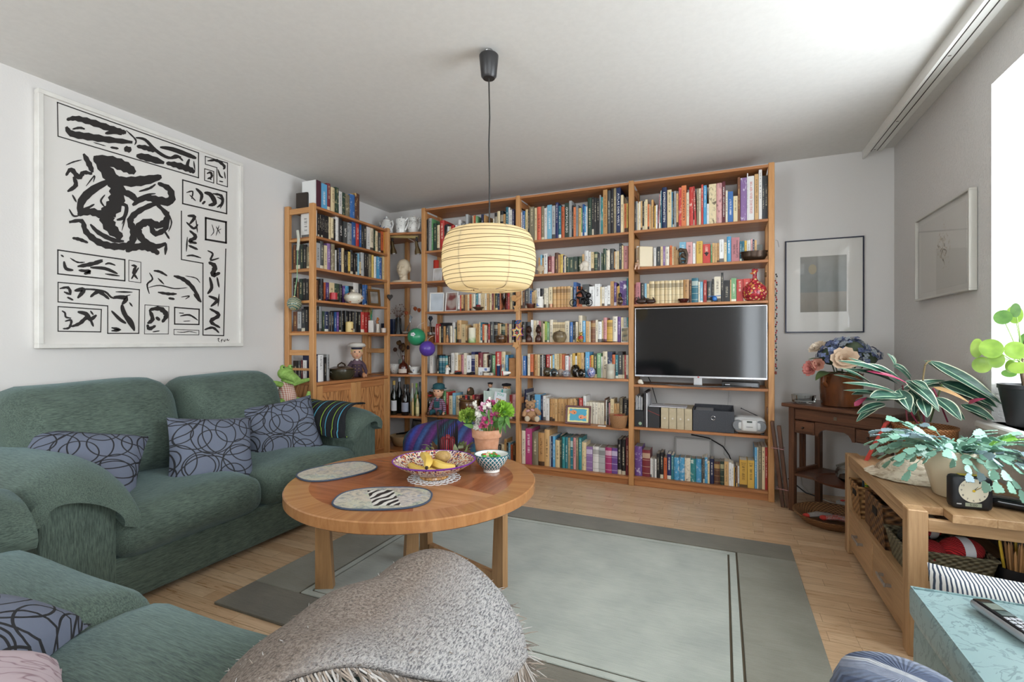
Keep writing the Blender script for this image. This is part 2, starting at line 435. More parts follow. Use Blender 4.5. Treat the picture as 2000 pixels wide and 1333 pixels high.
for y0, y1 in ((LY0+.035, dm-.002), (dm+.002, LY1-.002)):
    X0, X1 = LX1-.019, LX1+.003; z0, z1 = .07, CZ-.026; st = .055
    m = MB(); m.box(X0, X1-.008, y0+st-.004, y1-st+.004, z0+st, z1-st); d = new('door', m, M_FIR, lu, w=True)
    for a, b, c, e, mt in ((y0, y0+st, z0, z1, M_PINEL['Z']), (y1-st, y1, z0, z1, M_PINEL['Z']), (y0+st, y1-st, z1-st, z1, PINE['Y']), (y0+st, y1-st, z0, z0+st, PINE['Y'])):
        m = MB(); m.box(X0, X1, a, b, c, e, .002); new('door_frame', m, mt, d, w=True)
# corner shelves between both units
cs = thing('corner_shelf', 'pine corner shelf filling the corner between the two bookcases', 'shelf', (-2.75, 3.75, 0))
CORZ = [2.055, 1.607, 1.135, .770, .395, .085]
poly = [(-2.762, 3.566), (-2.468, 3.632), (-2.468, 3.925), (-3.05, 3.925), (-3.05, 3.566)]
for z in CORZ:
    m = MB(); n = len(poly); vs = [(x, y, z-.018) for x, y in poly]+[(x, y, z) for x, y in poly]
    m.add(vs, [tuple(reversed(range(n))), tuple(range(n, 2*n))]+[(i, (i+1) % n, n+(i+1) % n, n+i) for i in range(n)]); new('shelf', m, PINE['X'], cs, w=True)
for x, y in ((-3.048, 3.57), (-2.84, 3.885)): post(cs, x, x+.04, y, y+.036, 0, 2.036)

# ------------------------------------------------------------------ upholstery
def chenille(name, a, b, axis, edge='a9c8d0'):
    t = NT(name); sc = [330, 330, 330]; sc['XYZ'.index(axis)] = 26
    n1 = t.noise(t.co(scale=tuple(sc)), 1.0, 3, .7); n2 = t.noise(t.co(), 6, 3)
    f = t.math('ADD', t.math('MULTIPLY', n1, .8), t.math('MULTIPLY', n2, .2))
    t.set(Base_Color=t.ramp(f, [(.34, a), (.70, b)]), Roughness=.85)
    t.put(t.b.inputs['Sheen Weight'], .34); t.put(t.b.inputs['Sheen Roughness'], .45); t.put(t.b.inputs['Sheen Tint'], hexc(edge))  # cool sheen tint paints bluish window light into the fabric
    t.bump(n1, .45, .003); return t.mat
CH = {a: chenille('green_chenille_'+a, '2e3a33', '647569', a) for a in 'XYZ'}
def arm_pad(parent, axis, c, half, top, inner, a0, a1, mat, droop=0.0, sgn=1):
    """saddle shaped pad: crescent section swept along the arm; c = centre across, a0..a1 = along"""
    N = 14; secs = []
    K = 16
    for i in range(K+1):
        u = i/K; pos = a0+(a1-a0)*u
        e = 1-abs(2*u-1)**7 * .75; e2 = .55+.45*e
        dr = droop*max(0, (u-.55)/.45)**2
        sec = []
        for j in range(N+1):
            th = rad(-22)+rad(224)*j/N
            wob = 1+.018*math.sin(9*u+3*th)
            sec.append((math.cos(th)*half*wob*(.8+.2*e2), top-half*.85+math.sin(th)*half*.85*e2-dr*(.5+.5*math.cos(th))))
        for j in range(N, -1, -1):
            th = rad(-14)+rad(208)*j/N
            sec.append((math.cos(th)*inner*.9, top-half*.85+math.sin(th)*inner*.7*e2-dr*(.5+.5*math.cos(th))))
        if axis == 'X': secs.append([(pos, c+sgn*a, z) for a, z in sec])
        else: secs.append([(c+sgn*a, pos, z) for a, z in sec])
    m = MB(); m.loft(secs); o = new('arm_pad', m, mat, parent, w=True, ang=60)
    return o
def arch_panel(parent, axis, c, half, top, a0, a1, mat, name='arm'):
    sec = [(-half, .03), (half, .03)]
    for j in range(9):
        th = PI*j/8; sec.append((half*math.cos(th), top-half*.72+half*.72*math.sin(th)))
    m = MB(); K = [a0, a0+.015, a1-.015, a1]; secs = []
    for i, p in enumerate(K):
        sc = .94 if i in (0, 3) else 1
        q = [(x*sc, z if z < .05 else .03+(z-.03)*(.985 if i in (0, 3) else 1)) for x, z in sec]
        secs.append([(p, c+x, z) for x, z in q] if axis == 'X' else [(c-x, p, z) for x, z in q])
    m.loft(secs); return new(name, m, mat, parent, w=True, ang=30)
def fold(q, u):         # light wrinkling for cushions
    return (q[0]+.004*math.sin(17*q[1]+5*q[2]), q[1]+.004*math.sin(15*q[2]+7*q[0]), q[2]+.005*math.sin(11*q[0]+13*q[1]))
so = thing('sofa', 'two-seat green fabric sofa against the wall beneath the framed print', 'sofa', (-2.55, 1.76, 0))
SFX = -2.16
m = MB(); m.box(-2.98, SFX-.01, 1.08, 2.44, .03, .215, .012); new('base', m, CH['Y'], so, w=True)
m = MB(); m.rbox(-3.03, -2.80, .95, 2.56, .03, .70, .05, 6); new('back_frame', m, CH['Y'], so, w=True)
for y0, y1 in ((1.085, 1.752), (1.756, 2.435)):
    m = MB(); m.rbox(-2.86, SFX+.035, y0, y1, .205, .398, .075, 10, (.02, .0, .03), fn=fold); new('seat_cushion', m, CH['Y'], so, w=True)
def backfn(q, u): return (q[0]-.10*(q[2]-.42)/.45+.004*math.sin(14*q[1]+9*q[2]), q[1]+.004*math.sin(13*q[2]), q[2]+.006*math.sin(9*q[1]))
for y0, y1 in ((.985, 1.70), (1.71, 2.36)):
    m = MB(); m.rbox(-2.93, -2.62, y0, y1, .38, .865, .12, 10, (.05, .0, .012), fn=backfn); new('back_cushion', m, CH['Y'], so, w=True)
for c in (.985, 2.525):
    arch_panel(so, 'X', c, .122 if c < 1 else .105, .562, -2.98, SFX, CH['Z'])
arm_pad(so, 'X', .985, .185, .632, .128, -2.92, SFX+.06, CH['X'], .10, 1)
arm_pad(so, 'X', 2.49, .15, .645, .10, -2.92, SFX+.06, CH['X'], .06, -1)
# second sofa, its back to the camera side
s2 = thing('sofa', 'green fabric sofa in the foreground with a wool throw over its arm', 'sofa', (-1.3, .25, 0))
m = MB(); m.box(-1.98, -.62, -.05, .70, .03, .215, .012); new('base', m, CH['X'], s2, w=True)
m = MB(); m.rbox(-2.22, -.38, -.30, -.07, .03, .66, .05, 6); new('back_frame', m, CH['X'], s2, w=True)
for x0, x1 in ((-1.965, -1.275), (-1.27, -.615)):
    m = MB(); m.rbox(x0, x1, .0, .755, .205, .468, .085, 10, (0, .02, .03), fn=fold); new('seat_cushion', m, CH['X'], s2, w=True)
for x0, x1 in ((-1.97, -1.28), (-1.27, -.58)):
    m = MB(); m.rbox(x0, x1, -.20, .05, .38, .78, .10, 8, (0, .03, .01), fn=fold); new('back_cushion', m, CH['X'], s2, w=True)
for c in (-2.12, -.53):
    arch_panel(s2, 'Y', c, .105, .545, -.25, .74, CH['Z'])
arm_pad(s2, 'Y', -2.12, .165, .655, .10, -.2, .79, CH['Y'], .06, 1)
arm_pad(s2, 'Y', -.53, .145, .608, .085, -.2, .83, CH['Y'], .05, 1)

# ------------------------------------------------------------------ coffee table
TC, TR, TZ = Vector((-1.22, 1.745)), .52, .482
tb = thing('coffee_table', 'round cherry wood coffee table with banded rim on the rug', 'table', (TC.x, TC.y, RZ))
M_CH = {a: wood('cherry_'+a, 'a4653f', '854c2e', a, .8, .16, .03) for a in 'XY'}
M_CHL = wood('cherry_light', 'c08d62', 'a2724a', 'X', .8, .16, .03)
t = NT('walnut_band'); P_ = t.co(); x, y, z = t.xyz(P_); ang = t.math('ARCTAN2', y, x)
cb = t.n('CombineXYZ'); t.put(cb.inputs[0], t.math('MULTIPLY', ang, 6.0)); t.put(cb.inputs[1], t.math('MULTIPLY', z, 3.0))
n1 = t.noise(cb.outputs[0], 3.2, 5, .65, .6); t.set(Base_Color=t.ramp(n1, [(.2, '94633d'), (.7, 'b58355')]), Roughness=.2); M_BAND = t.mat
m = MB(); m.lathe([(TR-.095, TZ), (TR-.095, TZ-.045), (TR-.006, TZ-.045), (TR, TZ-.04), (TR, TZ-.004), (TR-.004, TZ), (TR-.095, TZ)], 96); m.f = [f for f in m.f if len(f) == 4]; m.m = [0]*len(m.f); new('rim', m, M_BAND, tb, ang=40).location = (0, 0, -RZ)
for k in range(8):                                  # veneer segments
    m = MB(); a0 = rad(-56)+k*PI/4; r = TR-.095; pts = [(0, 0)]+[(r*math.cos(a0+PI/4*i/12), r*math.sin(a0+PI/4*i/12)) for i in range(13)]
    n = len(pts); m.add([(x, y, TZ-.045) for x, y in pts]+[(x, y, TZ-.0002) for x, y in pts], [tuple(reversed(range(n))), tuple(range(n, 2*n))]+[(i, (i+1) % n, n+(i+1) % n, n+i) for i in range(n)])
    new('veneer_segment', m, M_CHL if k == 0 else M_CH['XY'[k % 2]], tb, flat=True).location = (0, 0, -RZ)
M_LEG = wood('table_leg_wood', 'a9835a', '866340', 'Z', .8, .4)
def plank_leg(x, y, ang, w0, w1, sg):
    M = Matrix.Translation((x-TC.x, y-TC.y, 0)) @ Matrix.Rotation(ang, 4, 'Z'); q = [(0, 0), (0, TZ-.0455-RZ), (sg*w0, TZ-.0455-RZ), (sg*w1, 0)]
    m = MB(); m.prism(q[::-1] if sg < 0 else q, -.016, .016, 0, M); new('leg', m, M_LEG, tb, flat=True)
LR, LB, LL, LM = (-.852, 1.88), (-1.40, 2.065), (-1.60, 1.562), (-1.352, 1.955)
aRB = math.atan2(LB[1]-LR[1], LB[0]-LR[0]); aLM = math.atan2(LM[1]-LL[1], LM[0]-LL[0])
plank_leg(*LR, aRB, .045, .068, 1); plank_leg(*LB, aRB, .045, .068, -1); plank_leg(*LL, aLM-.55, .05, .075, 1); plank_leg(*LM, aLM, .045, .068, -1)
def bar(p, q, z0, z1, nm):
    p, q = Vector(p)-TC, Vector(q)-TC; d = (q-p).normalized(); M = Matrix.Translation((p.x, p.y, 0)) @ Matrix.Rotation(math.atan2(d.y, d.x), 4, 'Z'); m = MB(); m.box(.07, (q-p).length-.07, -.014, .014, z0, z1, .002, 0, M); new(nm, m, M_LEG, tb)
bar(LR, LB, .002, .05, 'stretcher'); bar(LR, LB, TZ-.09-RZ, TZ-.046-RZ, 'top_rail'); bar(LL, LM, TZ-.09-RZ, TZ-.046-RZ, 'top_rail')
# ------------------------------------------------------------------ pendant lamp
LPX, LPY = -.946, 1.912
lp = thing('pendant_lamp', 'cream paper drum pendant lamp with dark rings hanging above the coffee table', 'lamp', (LPX, LPY, ZC))
m = MB(); m.lathe([(.0, -.128), (.026, -.128), (.034, -.118), (.043, -.028), (.038, -.022), (.0, -.022)], 32); new('ceiling_cup', m, plain('2b2a2b', .35), lp)
m = MB(); m.lathe([(.017, -.022), (.017, -.002)], 20); m.tube([(.02*math.cos(i), .02*math.sin(i), -.012+.002*math.sin(3*i)) for i in [q*.45 for q in range(15)]], .004, 6, 0); new('ceiling_hook', m, plain('9a9a98', .25, .9), lp)
m = MB(); m.tube([(0, 0, -.125), (.004, 0, -.3), (-.001, .002, -.42), (.003, 0, -.56), (.002, 0, -.98)], .0032, 8); new('cord', m, plain('23211f', .5), lp)
t = NT('lamp_paper'); df = t.n('BsdfDiffuse', Color=hexc('e8d8b2')); tl = t.n('BsdfTranslucent', Color=hexc('efddb2')); mx = t.n('MixShader', Fac=.5)
t.put(mx.inputs[1], df.outputs[0]); t.put(mx.inputs[2], tl.outputs[0]); t.put(t.out.inputs[0], mx.outputs[0]); M_PAPER = t.mat
ZT, ZB = 1.562-ZC, 1.297-ZC
prof = []
for i in range(25):
    th = PI*(i/24)-PI/2; zz = math.sin(th); rr = .5+.5*abs(math.cos(th))**.42
    prof.append((.208*(abs(math.cos(th))**.34*.62+.38), (ZT+ZB)/2+(ZT-ZB)/2*zz))
m = MB(); m.lathe([(r, z) for r, z in prof], 72); m.f = [f for f in m.f if len(f) == 4]; m.m = [0]*len(m.f); new('shade', m, M_PAPER, lp, ang=80)
def shade_r(z):
    zz = max(-1, min(1, (z-(ZT+ZB)/2)/((ZT-ZB)/2))); return .208*((1-zz*zz)**.17*.62+.38)
M_WIRE = plain('6b5334', .6)
for i in range(14):
    z = ZB+.012+(ZT-ZB-.024)*(i+.5)/14; tilt = R.uniform(-.012, .012) if 3 < i < 11 else R.uniform(-.003, .003); ph = R.uniform(0, 6.28)
    pts = []
    for j in range(64):
        a = 2*PI*j/64; zz = z+tilt*math.cos(a-ph); r = shade_r(zz)+.0012; pts.append((r*math.cos(a), r*math.sin(a), zz))
    m = MB(); m.tube(pts, .0011, 4, 0, True); new('ring', m, M_WIRE, lp)
for k in range(6):
    a = rad(20+60*k); m = MB(); m.tube([((r-.003)*math.cos(a), (r-.003)*math.sin(a), z) for r, z in prof], .0022, 5); new('rib', m, M_WIRE, lp)
m = MB()
for i in range(3):
    rr = .079-.016*i; m.tube([(rr*math.cos(2*PI*j/40), rr*math.sin(2*PI*j/40), ZB+.001) for j in range(40)], .0012, 4, 0, True)
    if i == 0: new('bottom_ring', m, M_WIRE, lp); m = MB()
m = MB(); m.lathe([(.012, -.98), (.016, -.97), (.016, -.93), (.010, -.915)], 16); new('bulb_socket', m, plain('e9e7e2', .4), lp)
t = NT('lit_bulb'); em = t.n('Emission', Color=(.95, .97, 1, 1), Strength=4.0); t.put(t.out.inputs[0], em.outputs[0])
m = MB(); m.ball((0, 0, -.945-.03+.0), (.035, .035, .042), 16, 12); 
b = new('bulb', m, t.mat, lp, ang=80); b.location = (0, 0, -.03)
pl = bpy.data.lights.new('bulb_light', 'POINT'); pl.energy = .8; pl.color = (1, .92, .80); pl.shadow_soft_size = .06
po = bpy.data.objects.new('bulb_light', pl); COL.objects.link(po); po.location = (LPX, LPY, ZC-1.06)
# ------------------------------------------------------------------ books
PAL = {'k': ('black', ['1c1b1c', '262425', '201d22'], 'c9bfa8'), 'q': ('charcoal', ['3e3f3f', '484a4a', '35373a'], 'cfc6b0'), 'x': ('grey', ['9a9b9a', 'aeb0b0', '878a8c'], '4a4a4a'),
 'w': ('white', ['e4e2de', 'ececea', 'dad7d2'], '6d6a68'), 'i': ('ivory', ['e2d8c2', 'dbcfb5', 'e7dfcd'], '5b5044'), 'c': ('cream', ['dcc79c', 'd4bd90', 'e0cfa8'], '4f4030'),
 't': ('tan', ['c79a62', 'd0a873', 'b98c58'], '4a321e'), 'u': ('taupe', ['857a62', '7b725c', '908468'], 'd8cba8'), 'h': ('brown', ['6b4632', '5a3a2c', '7b5038'], 'd0ac70'),
 'b': ('blue', ['2c5c9a', '3a6cab', '28528c'], 'e6e6e6'), 'n': ('navy', ['232849', '1f2c50', '262a5c'], 'dfdcd0'), 's': ('azure', ['4d9bc6', '5fa6d0', '7db3cc'], 'f0f0ec'),
 'e': ('teal', ['2a7480', '2f8286', '27687a'], 'dfe6d8'), 'd': ('pine-green', ['2c4034', '34493a', '2a3a30'], 'd6c99a'), 'g': ('green', ['5c9560', '7aa878', '4a8450'], 'f0eeda'),
 'l': ('lime', ['9fb84e', 'b0c264', '8fae48'], '3c4a20'), 'y': ('yellow', ['d6ae50', 'dcbc62', 'd0a448'], '5c4420'), 'o': ('orange', ['cc6a3c', 'd77c4c', 'c05f38'], '4c2416'),
 'r': ('red', ['b8342f', 'c64038', 'a82e2c'], 'f0dcc8'), 'm': ('maroon', ['6a2430', '7a2a34', '5e222c'], 'e0c8a8'), 'p': ('pink', ['cc8f8e', 'd8a4a2', 'b97a80'], '5a3038'), 'v': ('violet', ['5a3f7c', '6b4a8c', '8a6a9c'], 'e8e0ee'),
 'a': ('salmon', ['d8664c', 'd8664c', 'd8664c'], '3c1a14'), 'z': ('magenta', ['a8386c', 'b24478', 'a8386c'], 'f2dce6')}
BM = {}
def book_mat(code, var, style):
    """printed cover: base colour, a line of type down the spine, bands or a picture by style"""
    key = (code, var, style)
    if key in BM: return BM[key]
    nm, cols, ink = PAL[code]; t = NT('cover_%s' % nm.replace(' ', '_')); base = hexc(cols[var])
    gx, gy, gz = t.xyz(t.co('Generated')); nx, ny, nz = t.xyz(t.n('TexCoord').outputs['Normal'])
    spine = t.math('LESS_THAN', ny, -.6); oi = t.n('ObjectInfo').outputs['Random']
    col = base
    if style in (0, 1):     # title line
        cb = t.n('CombineXYZ'); t.put(cb.inputs[0], t.math('MULTIPLY', oi, 50)); t.put(cb.inputs[1], gx); t.put(cb.inputs[2], t.math('MULTIPLY', gz, 60))
        txt = t.math('GREATER_THAN', t.noise(cb.outputs[0], 1.0, 2, .7), .50)
        w = t.math('LESS_THAN', t.math('ABSOLUTE', t.math('SUBTRACT', gx, .5)), .17)
        z0 = t.math('MULTIPLY_ADD', oi, .25, .2); a = t.math('GREATER_THAN', gz, z0); b = t.math('LESS_THAN', gz, t.math('ADD', z0, .52))
        f = t.math('MULTIPLY', t.math('MULTIPLY', txt, w), t.math('MULTIPLY', a, b))
        col = t.mix(t.math('MULTIPLY', t.math('MULTIPLY', f, spine), .75), base, ink)
    if style == 1:          # plus a coloured foot label
        z1 = t.math('LESS_THAN', gz, t.math('MULTIPLY_ADD', oi, .1, .08)); col = t.mix(t.math('MULTIPLY', z1, spine), col, ink)
    if style == 2:          # bands
        s_ = t.math('LESS_THAN', t.math('ABSOLUTE', t.math('SUBTRACT', gz, .78)), .09); s2 = t.math('LESS_THAN', t.math('ABSOLUTE', t.math('SUBTRACT', t.math('FRACT', t.math('MULTIPLY', gz, 4)), .5)), .035)
        col = t.mix(t.math('MULTIPLY', t.math('MAXIMUM', s_, s2), spine), base, t.mix(.55, base, ink))
    if style == 3:          # picture wrap
        cb = t.n('CombineXYZ'); t.put(cb.inputs[0], t.math('MULTIPLY', oi, 40)); t.put(cb.inputs[1], gx); t.put(cb.inputs[2], t.math('MULTIPLY', gz, 4))
        n = t.noise(cb.outputs[0], 1.5, 4, .65, .5); col = t.ramp(n, [(.3, hexc(ink)), (.45, base), (.58, base), (.75, (base[0]*.35, base[1]*.4, base[2]*.5, 1))])
    t.set(Base_Color=col, Roughness=.42); BM[key] = t.mat; return t.mat
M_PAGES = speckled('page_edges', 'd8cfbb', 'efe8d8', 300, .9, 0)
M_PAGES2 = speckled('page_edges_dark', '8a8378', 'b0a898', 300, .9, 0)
def ordinal(n): return '%d%s' % (n, 'th' if 10 <= n % 100 <= 20 else {1: 'st', 2: 'nd', 3: 'rd'}.get(n % 10, 'th'))
def text_mesh(txt, parent, mat, length, height, M, name='lettering', ext=.0003):
    cu = bpy.data.curves.new('lettering', 'FONT'); cu.body = txt; cu.align_x = 'CENTER'; cu.align_y = 'CENTER'; cu.extrude = 0; cu.resolution_u = 2
    o = bpy.data.objects.new('tmp', cu); COL.objects.link(o)
    bpy.context.view_layer.update(); dg = bpy.context.evaluated_depsgraph_get()
    me = bpy.data.meshes.new_from_object(o.evaluated_get(dg)); bpy.data.objects.remove(o); bpy.data.curves.remove(cu)
    xs = [v.co.x for v in me.vertices]; ys = [v.co.y for v in me.vertices]
    w, h = max(xs)-min(xs), max(ys)-min(ys); cx, cy = (max(xs)+min(xs))/2, (max(ys)+min(ys))/2
    k = min(length/w, height/h) if height else length/w
    kx = length/w if length else k; ky = height/h if height else k
    for v in me.vertices: v.co = M @ Vector(((v.co.x-cx)*kx, (v.co.y-cy)*ky, 0))
    me.materials.clear(); me.materials.append(mat); me.name = name
    o = bpy.data.objects.new(name, me); COL.objects.link(o); o.parent = parent; return o
def make_book(w, h, d, mat, hard, lean=0, round_=False):
    """spine on y=0, width along x, cover mesh with a child page block"""
    c = MB(); th = .0022 if hard else .0006; ov = .003 if hard else .0
    th = min(th, w*.22)
    def sh(x, z): return x+lean*z
    def slab(m, x0, x1, y0, y1, z0, z1):
        vs = [(sh(x, z), y, z) for x in (x0, x1) for y in (y0, y1) for z in (z0, z1)]
        m.add(vs, [(0,1,3,2), (4,6,7,5), (0,4,5,1), (2,3,7,6), (0,2,6,4), (1,5,7,3)])
    sp = .003 if hard else .0012
    bow = min(.006, w*.18) if round_ else .0008
    N = 5; pts = []
    for i in range(N+1):
        u = -1+2*i/N; pts.append((u*w/2, bow*(u*u)))
    vs = [(sh(x, z), y, z) for z in (0, h) for x, y in pts]+[(sh(x, z), bow+sp, z) for z in (0, h) for x in (-w/2, w/2)]
    n = N+1; fs = [(i, i+1, n+i+1, n+i) for i in range(N)]
    B = 2*n; fs += [tuple(reversed(list(range(n))+[B+1, B])), tuple(list(range(n, 2*n))+[B+3, B+2]), (B, n and 0, n, B+2), (n-1, B+1, B+3, 2*n-1), (B+1, B, B+2, B+3)]
    c.add(vs, fs)
    slab(c, -w/2, -w/2+th, bow+sp*.5, d, 0, h); slab(c, w/2-th, w/2, bow+sp*.5, d, 0, h)
    p = MB(); slab(p, -w/2+th, w/2-th, bow+sp, d-ov-.0005, ov+.0003, h-ov-.0004)
    return c, p
ALLBOOKS = []
def row(where, items, plane, zs, reg, ax='Y', depth=.18, group=None, deep=.26):
    """items 'x0,x1,top,code[flags][,title]' in pixels of the crop reg = (x0, y0, scale); zs = shelf height"""
    prev = None; out = []
    for k, it in enumerate(items.split(';')):
        q = it.strip().split(',')
        if len(q) < 4: continue
        x0, x1, top = [float(a) for a in q[:3]]; code = q[3][0]; flags = q[3][1:]; title = q[4] if len(q) > 4 else None
        rx, ry, sc = reg[int(flags[0])] if flags[:1].isdigit() else reg[0]; flags = flags[1:] if flags[:1].isdigit() else flags
        px0, px1, py = rx+x0/sc, rx+x1/sc, ry+top/sc
        kw = {'Y': plane} if ax == 'Y' else {'X': plane}
        a, b = at(px0, py, **kw), at(px1, py, **kw); mid = at((px0+px1)/2, py, **kw)
        u0, u1 = (a.x, b.x) if ax == 'Y' else (a.y, b.y)
        if ax == 'Y':
            bay = min(BAYX, key=lambda b_: abs(sum(BAYX[b_])/2-(u0+u1)/2)); u0, u1 = max(u0, BAYX[bay][0]+.001), min(u1, BAYX[bay][1]-.001)
            up = min([z for z in SH[bay]+[2.252] if z > zs+.01])
        else:
            u0, u1 = max(u0, LY0+.049), min(u1, LY1-.004); up = min([z for z in LZ+[ZC+.02] if z > zs+.01])
        if prev is not None: u0 = max(u0, prev+.0004)
        if u1-u0 < .0035: continue
        h = min(mid.z-zs-.0006, up-.022-zs)
        if h < .05: continue
        prev = u1; out.append((u0, u1-.0003, h, code, flags, title, (px1-px0)*sc))
    cols = [PAL[o[3]][0] for o in out]
    for i, (u0, u1, h, code, fl, title, _) in enumerate(out):
        w = u1-u0; hard = 'h' in fl or (w > .022 and R.random() < .6); st = 3 if 'p' in fl else 2 if 'b' in fl else R.choice((0, 0, 0, 1)); var = R.randrange(3)
        d = min(deep, max(.105, h*R.uniform(.62, .72)))
        lean = .05 if '/' in fl else -.05 if '\\' in fl else 0
        if title: st = 2 if 'b' in fl else 9
        mat = book_mat(code, var, st)
        c, p = make_book(w, h, d, mat, hard, lean, hard and w > .018 and 'f' not in fl)
        kind = 'hardcover_book' if hard else 'booklet' if w < .0115 else 'pocket_book' if h < .178 else 'paperback'
        u = (u0+u1)/2
        if ax == 'Y': loc, rz = (u, plane, zs+.0006), 0
        else: loc, rz = (plane, u, zs+.0006), PI/2
        b = new(kind, c, mat, loc=loc, rz=rz, ang=30)
        new('pages', p, M_PAGES2 if 'D' in fl else M_PAGES, b, flat=True)
        if title:
            up = '^' in fl; inkc = PAL[code][2]
            for ch, hx in (('W', 'f2efe8'), ('K', '1a1816'), ('G', 'c8a24a'), ('R', 'c8352c')):
                if ch in fl: inkc = hx
            M = Matrix.Translation((lean*h*.55, -.0006, h*.52)) @ Matrix.Rotation(PI/2, 4, 'X') @ Matrix.Rotation(PI/2 if up else -PI/2, 4, 'Z')
            text_mesh(title.replace('|', '\n'), b, plain(inkc, .5), h*(.72 if len(title) > 6 else .4), w*(.62 if '|' in title else .42), M)
        size = 'tall' if h > .265 else 'thick' if w > .042 else 'thin' if w < .013 else 'small' if h < .17 else 'slim' if w < .02 else 'mid-size'
        ln = ('next to the upright' if i == 0 else None)
        nb = (cols[i-1] if i else None, cols[i+1] if i+1 < len(out) else None)
        ALLBOOKS.append((b, size, cols[i], 'hardback' if hard else 'book', nb, where, i, title))
        b['category'] = 'book'; b['group'] = group or 'books on the '+where
    return out
def label_books():
    def lab(e, lvl):
        b, size, col, kd, nb, where, i, title = e
        s = '%s %s %s' % (size, col, kd)
        if nb[0] and nb[1]: s += ' between %s and %s ones' % nb
        elif nb[0]: s += ' ending the row after a %s one' % nb[0]
        else: s += ' starting the row'
        if lvl: s += ', %s' % ordinal(i+1)
        return s+', '+where
    seen = {}
    for e in ALLBOOKS: seen.setdefault(lab(e, 0), []).append(e)
    for k, es in seen.items():
        for e in es: e[0]['label'] = k if len(es) == 1 else lab(e, 1)
YP = 3.648
C_, B_, A_ = 'television bay', 'middle bay', 'lamp bay'
rc = [(1235, 325, 10.257), (1370, 325, 10.257)]
row('top row of '+C_, '''0,35,770,t;38,80,710,q;82,102,705,x;104,130,745,cp;132,165,712,i;168,200,700,t;203,235,705,kh;238,258,710,c;258,303,668,c;305,340,765,o;343,358,765,c;358,382,795,t;382,422,675,t;424,440,800,k;441,470,795,y;471,503,780,w;505,527,565,p/;529,545,500,w/;547,570,520,q;572,590,490,e;592,690,425,nhW,EXPRESSIONISTEN;700,785,475,c;787,805,520,s;806,835,530,k;836,880,500,x;882,920,548,t;930,985,430,rp;986,1080,390,ohf^K,LEONARDO;1085,1138,530,i;1140,1222,420,rp;1226,1244,420,k;1246,1290,405,r\\;1291,1328,450,u;1332,1375,450,i;1381,1420,370,r;
42,105,388,s1;110,148,755,w1;150,296,360,c1pf;300,414,340,p1p;416,480,310,m1^Wf,MENSCH UND WERK;485,526,490,i1;530,634,510,b1f;640,725,600,c1f;727,777,225,h1G;785,910,235,v1pf;914,934,145,w1;936,1056,200,w1^fhR,GEORGE GROSZ  BERLIN / NEW YORK;1065,1145,160,t1fK,ECCE HOMO   GEORGE GROSZ;1150,1214,70,w1f;1216,1268,195,q1;1270,1330,190,q1''', YP, SH['C'][0], rc)
rc = [(1235, 455, 8.886), (1370, 455, 8.886)]
row('second row of '+C_, '''75,112,235,w;370,415,265,w;425,487,245,q;490,532,245,c;535,568,235,v;570,640,248,i;648,690,225,o;692,715,245,c;717,755,245,t;757,805,300,t;818,930,165,shf;935,1045,165,phf;1050,1095,185,w;1097,1112,200,t;1115,1220,150,yhf;1224,1354,200,rhf;
160,185,210,g1;188,230,180,t1;235,268,185,t1;270,308,180,t1;312,388,120,w1;392,438,170,c1;442,515,68,s1h;520,660,85,p1^hfK,John Updike|Gott und die Wilmots;665,700,150,e1;702,745,148,e1;748,788,140,y1;790,855,135,w1;858,888,110,p1;890,920,120,n1;922,960,130,t1''', YP, SH['C'][1], rc)
row('row right above television', '''40,60,900,m;65,140,865,p;145,210,875,q;212,248,885,s;250,292,890,c;295,382,845,chb;388,470,845,chb;473,552,838,chb;555,613,835,chb;615,678,835,chb;680,740,830,chb;742,820,830,chb;822,882,825,chb;885,985,815,t;990,1028,830,h;1030,1145,790,ehb;1147,1175,855,i;1178,1225,855,s;
35,90,825,r1;92,182,845,q1;185,218,805,k1;222,335,765,i1f;340,382,695,k1;385,495,830,k1f;497,518,815,t1;520,605,790,g1;612,722,810,r1f;728,845,800,r1f;850,930,795,r1f''', YP, SH['C'][2], rc)
rc = [(1235, 850, 10.257), (1370, 850, 10.257)]
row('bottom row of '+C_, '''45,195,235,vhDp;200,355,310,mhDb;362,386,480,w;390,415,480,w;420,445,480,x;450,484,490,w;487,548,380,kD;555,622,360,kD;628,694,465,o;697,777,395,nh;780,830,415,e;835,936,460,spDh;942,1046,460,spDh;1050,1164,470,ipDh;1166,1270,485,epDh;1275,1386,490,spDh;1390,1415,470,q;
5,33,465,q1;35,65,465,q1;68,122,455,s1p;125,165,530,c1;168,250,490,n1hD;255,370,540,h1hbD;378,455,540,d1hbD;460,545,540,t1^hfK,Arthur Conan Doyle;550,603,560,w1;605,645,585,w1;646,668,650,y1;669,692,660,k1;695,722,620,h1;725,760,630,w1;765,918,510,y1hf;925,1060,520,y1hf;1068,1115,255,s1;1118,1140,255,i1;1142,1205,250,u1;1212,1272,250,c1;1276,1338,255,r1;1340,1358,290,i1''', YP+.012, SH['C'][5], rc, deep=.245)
rb = [(1010, 370, 12.12), (1120, 360, 11.1)]
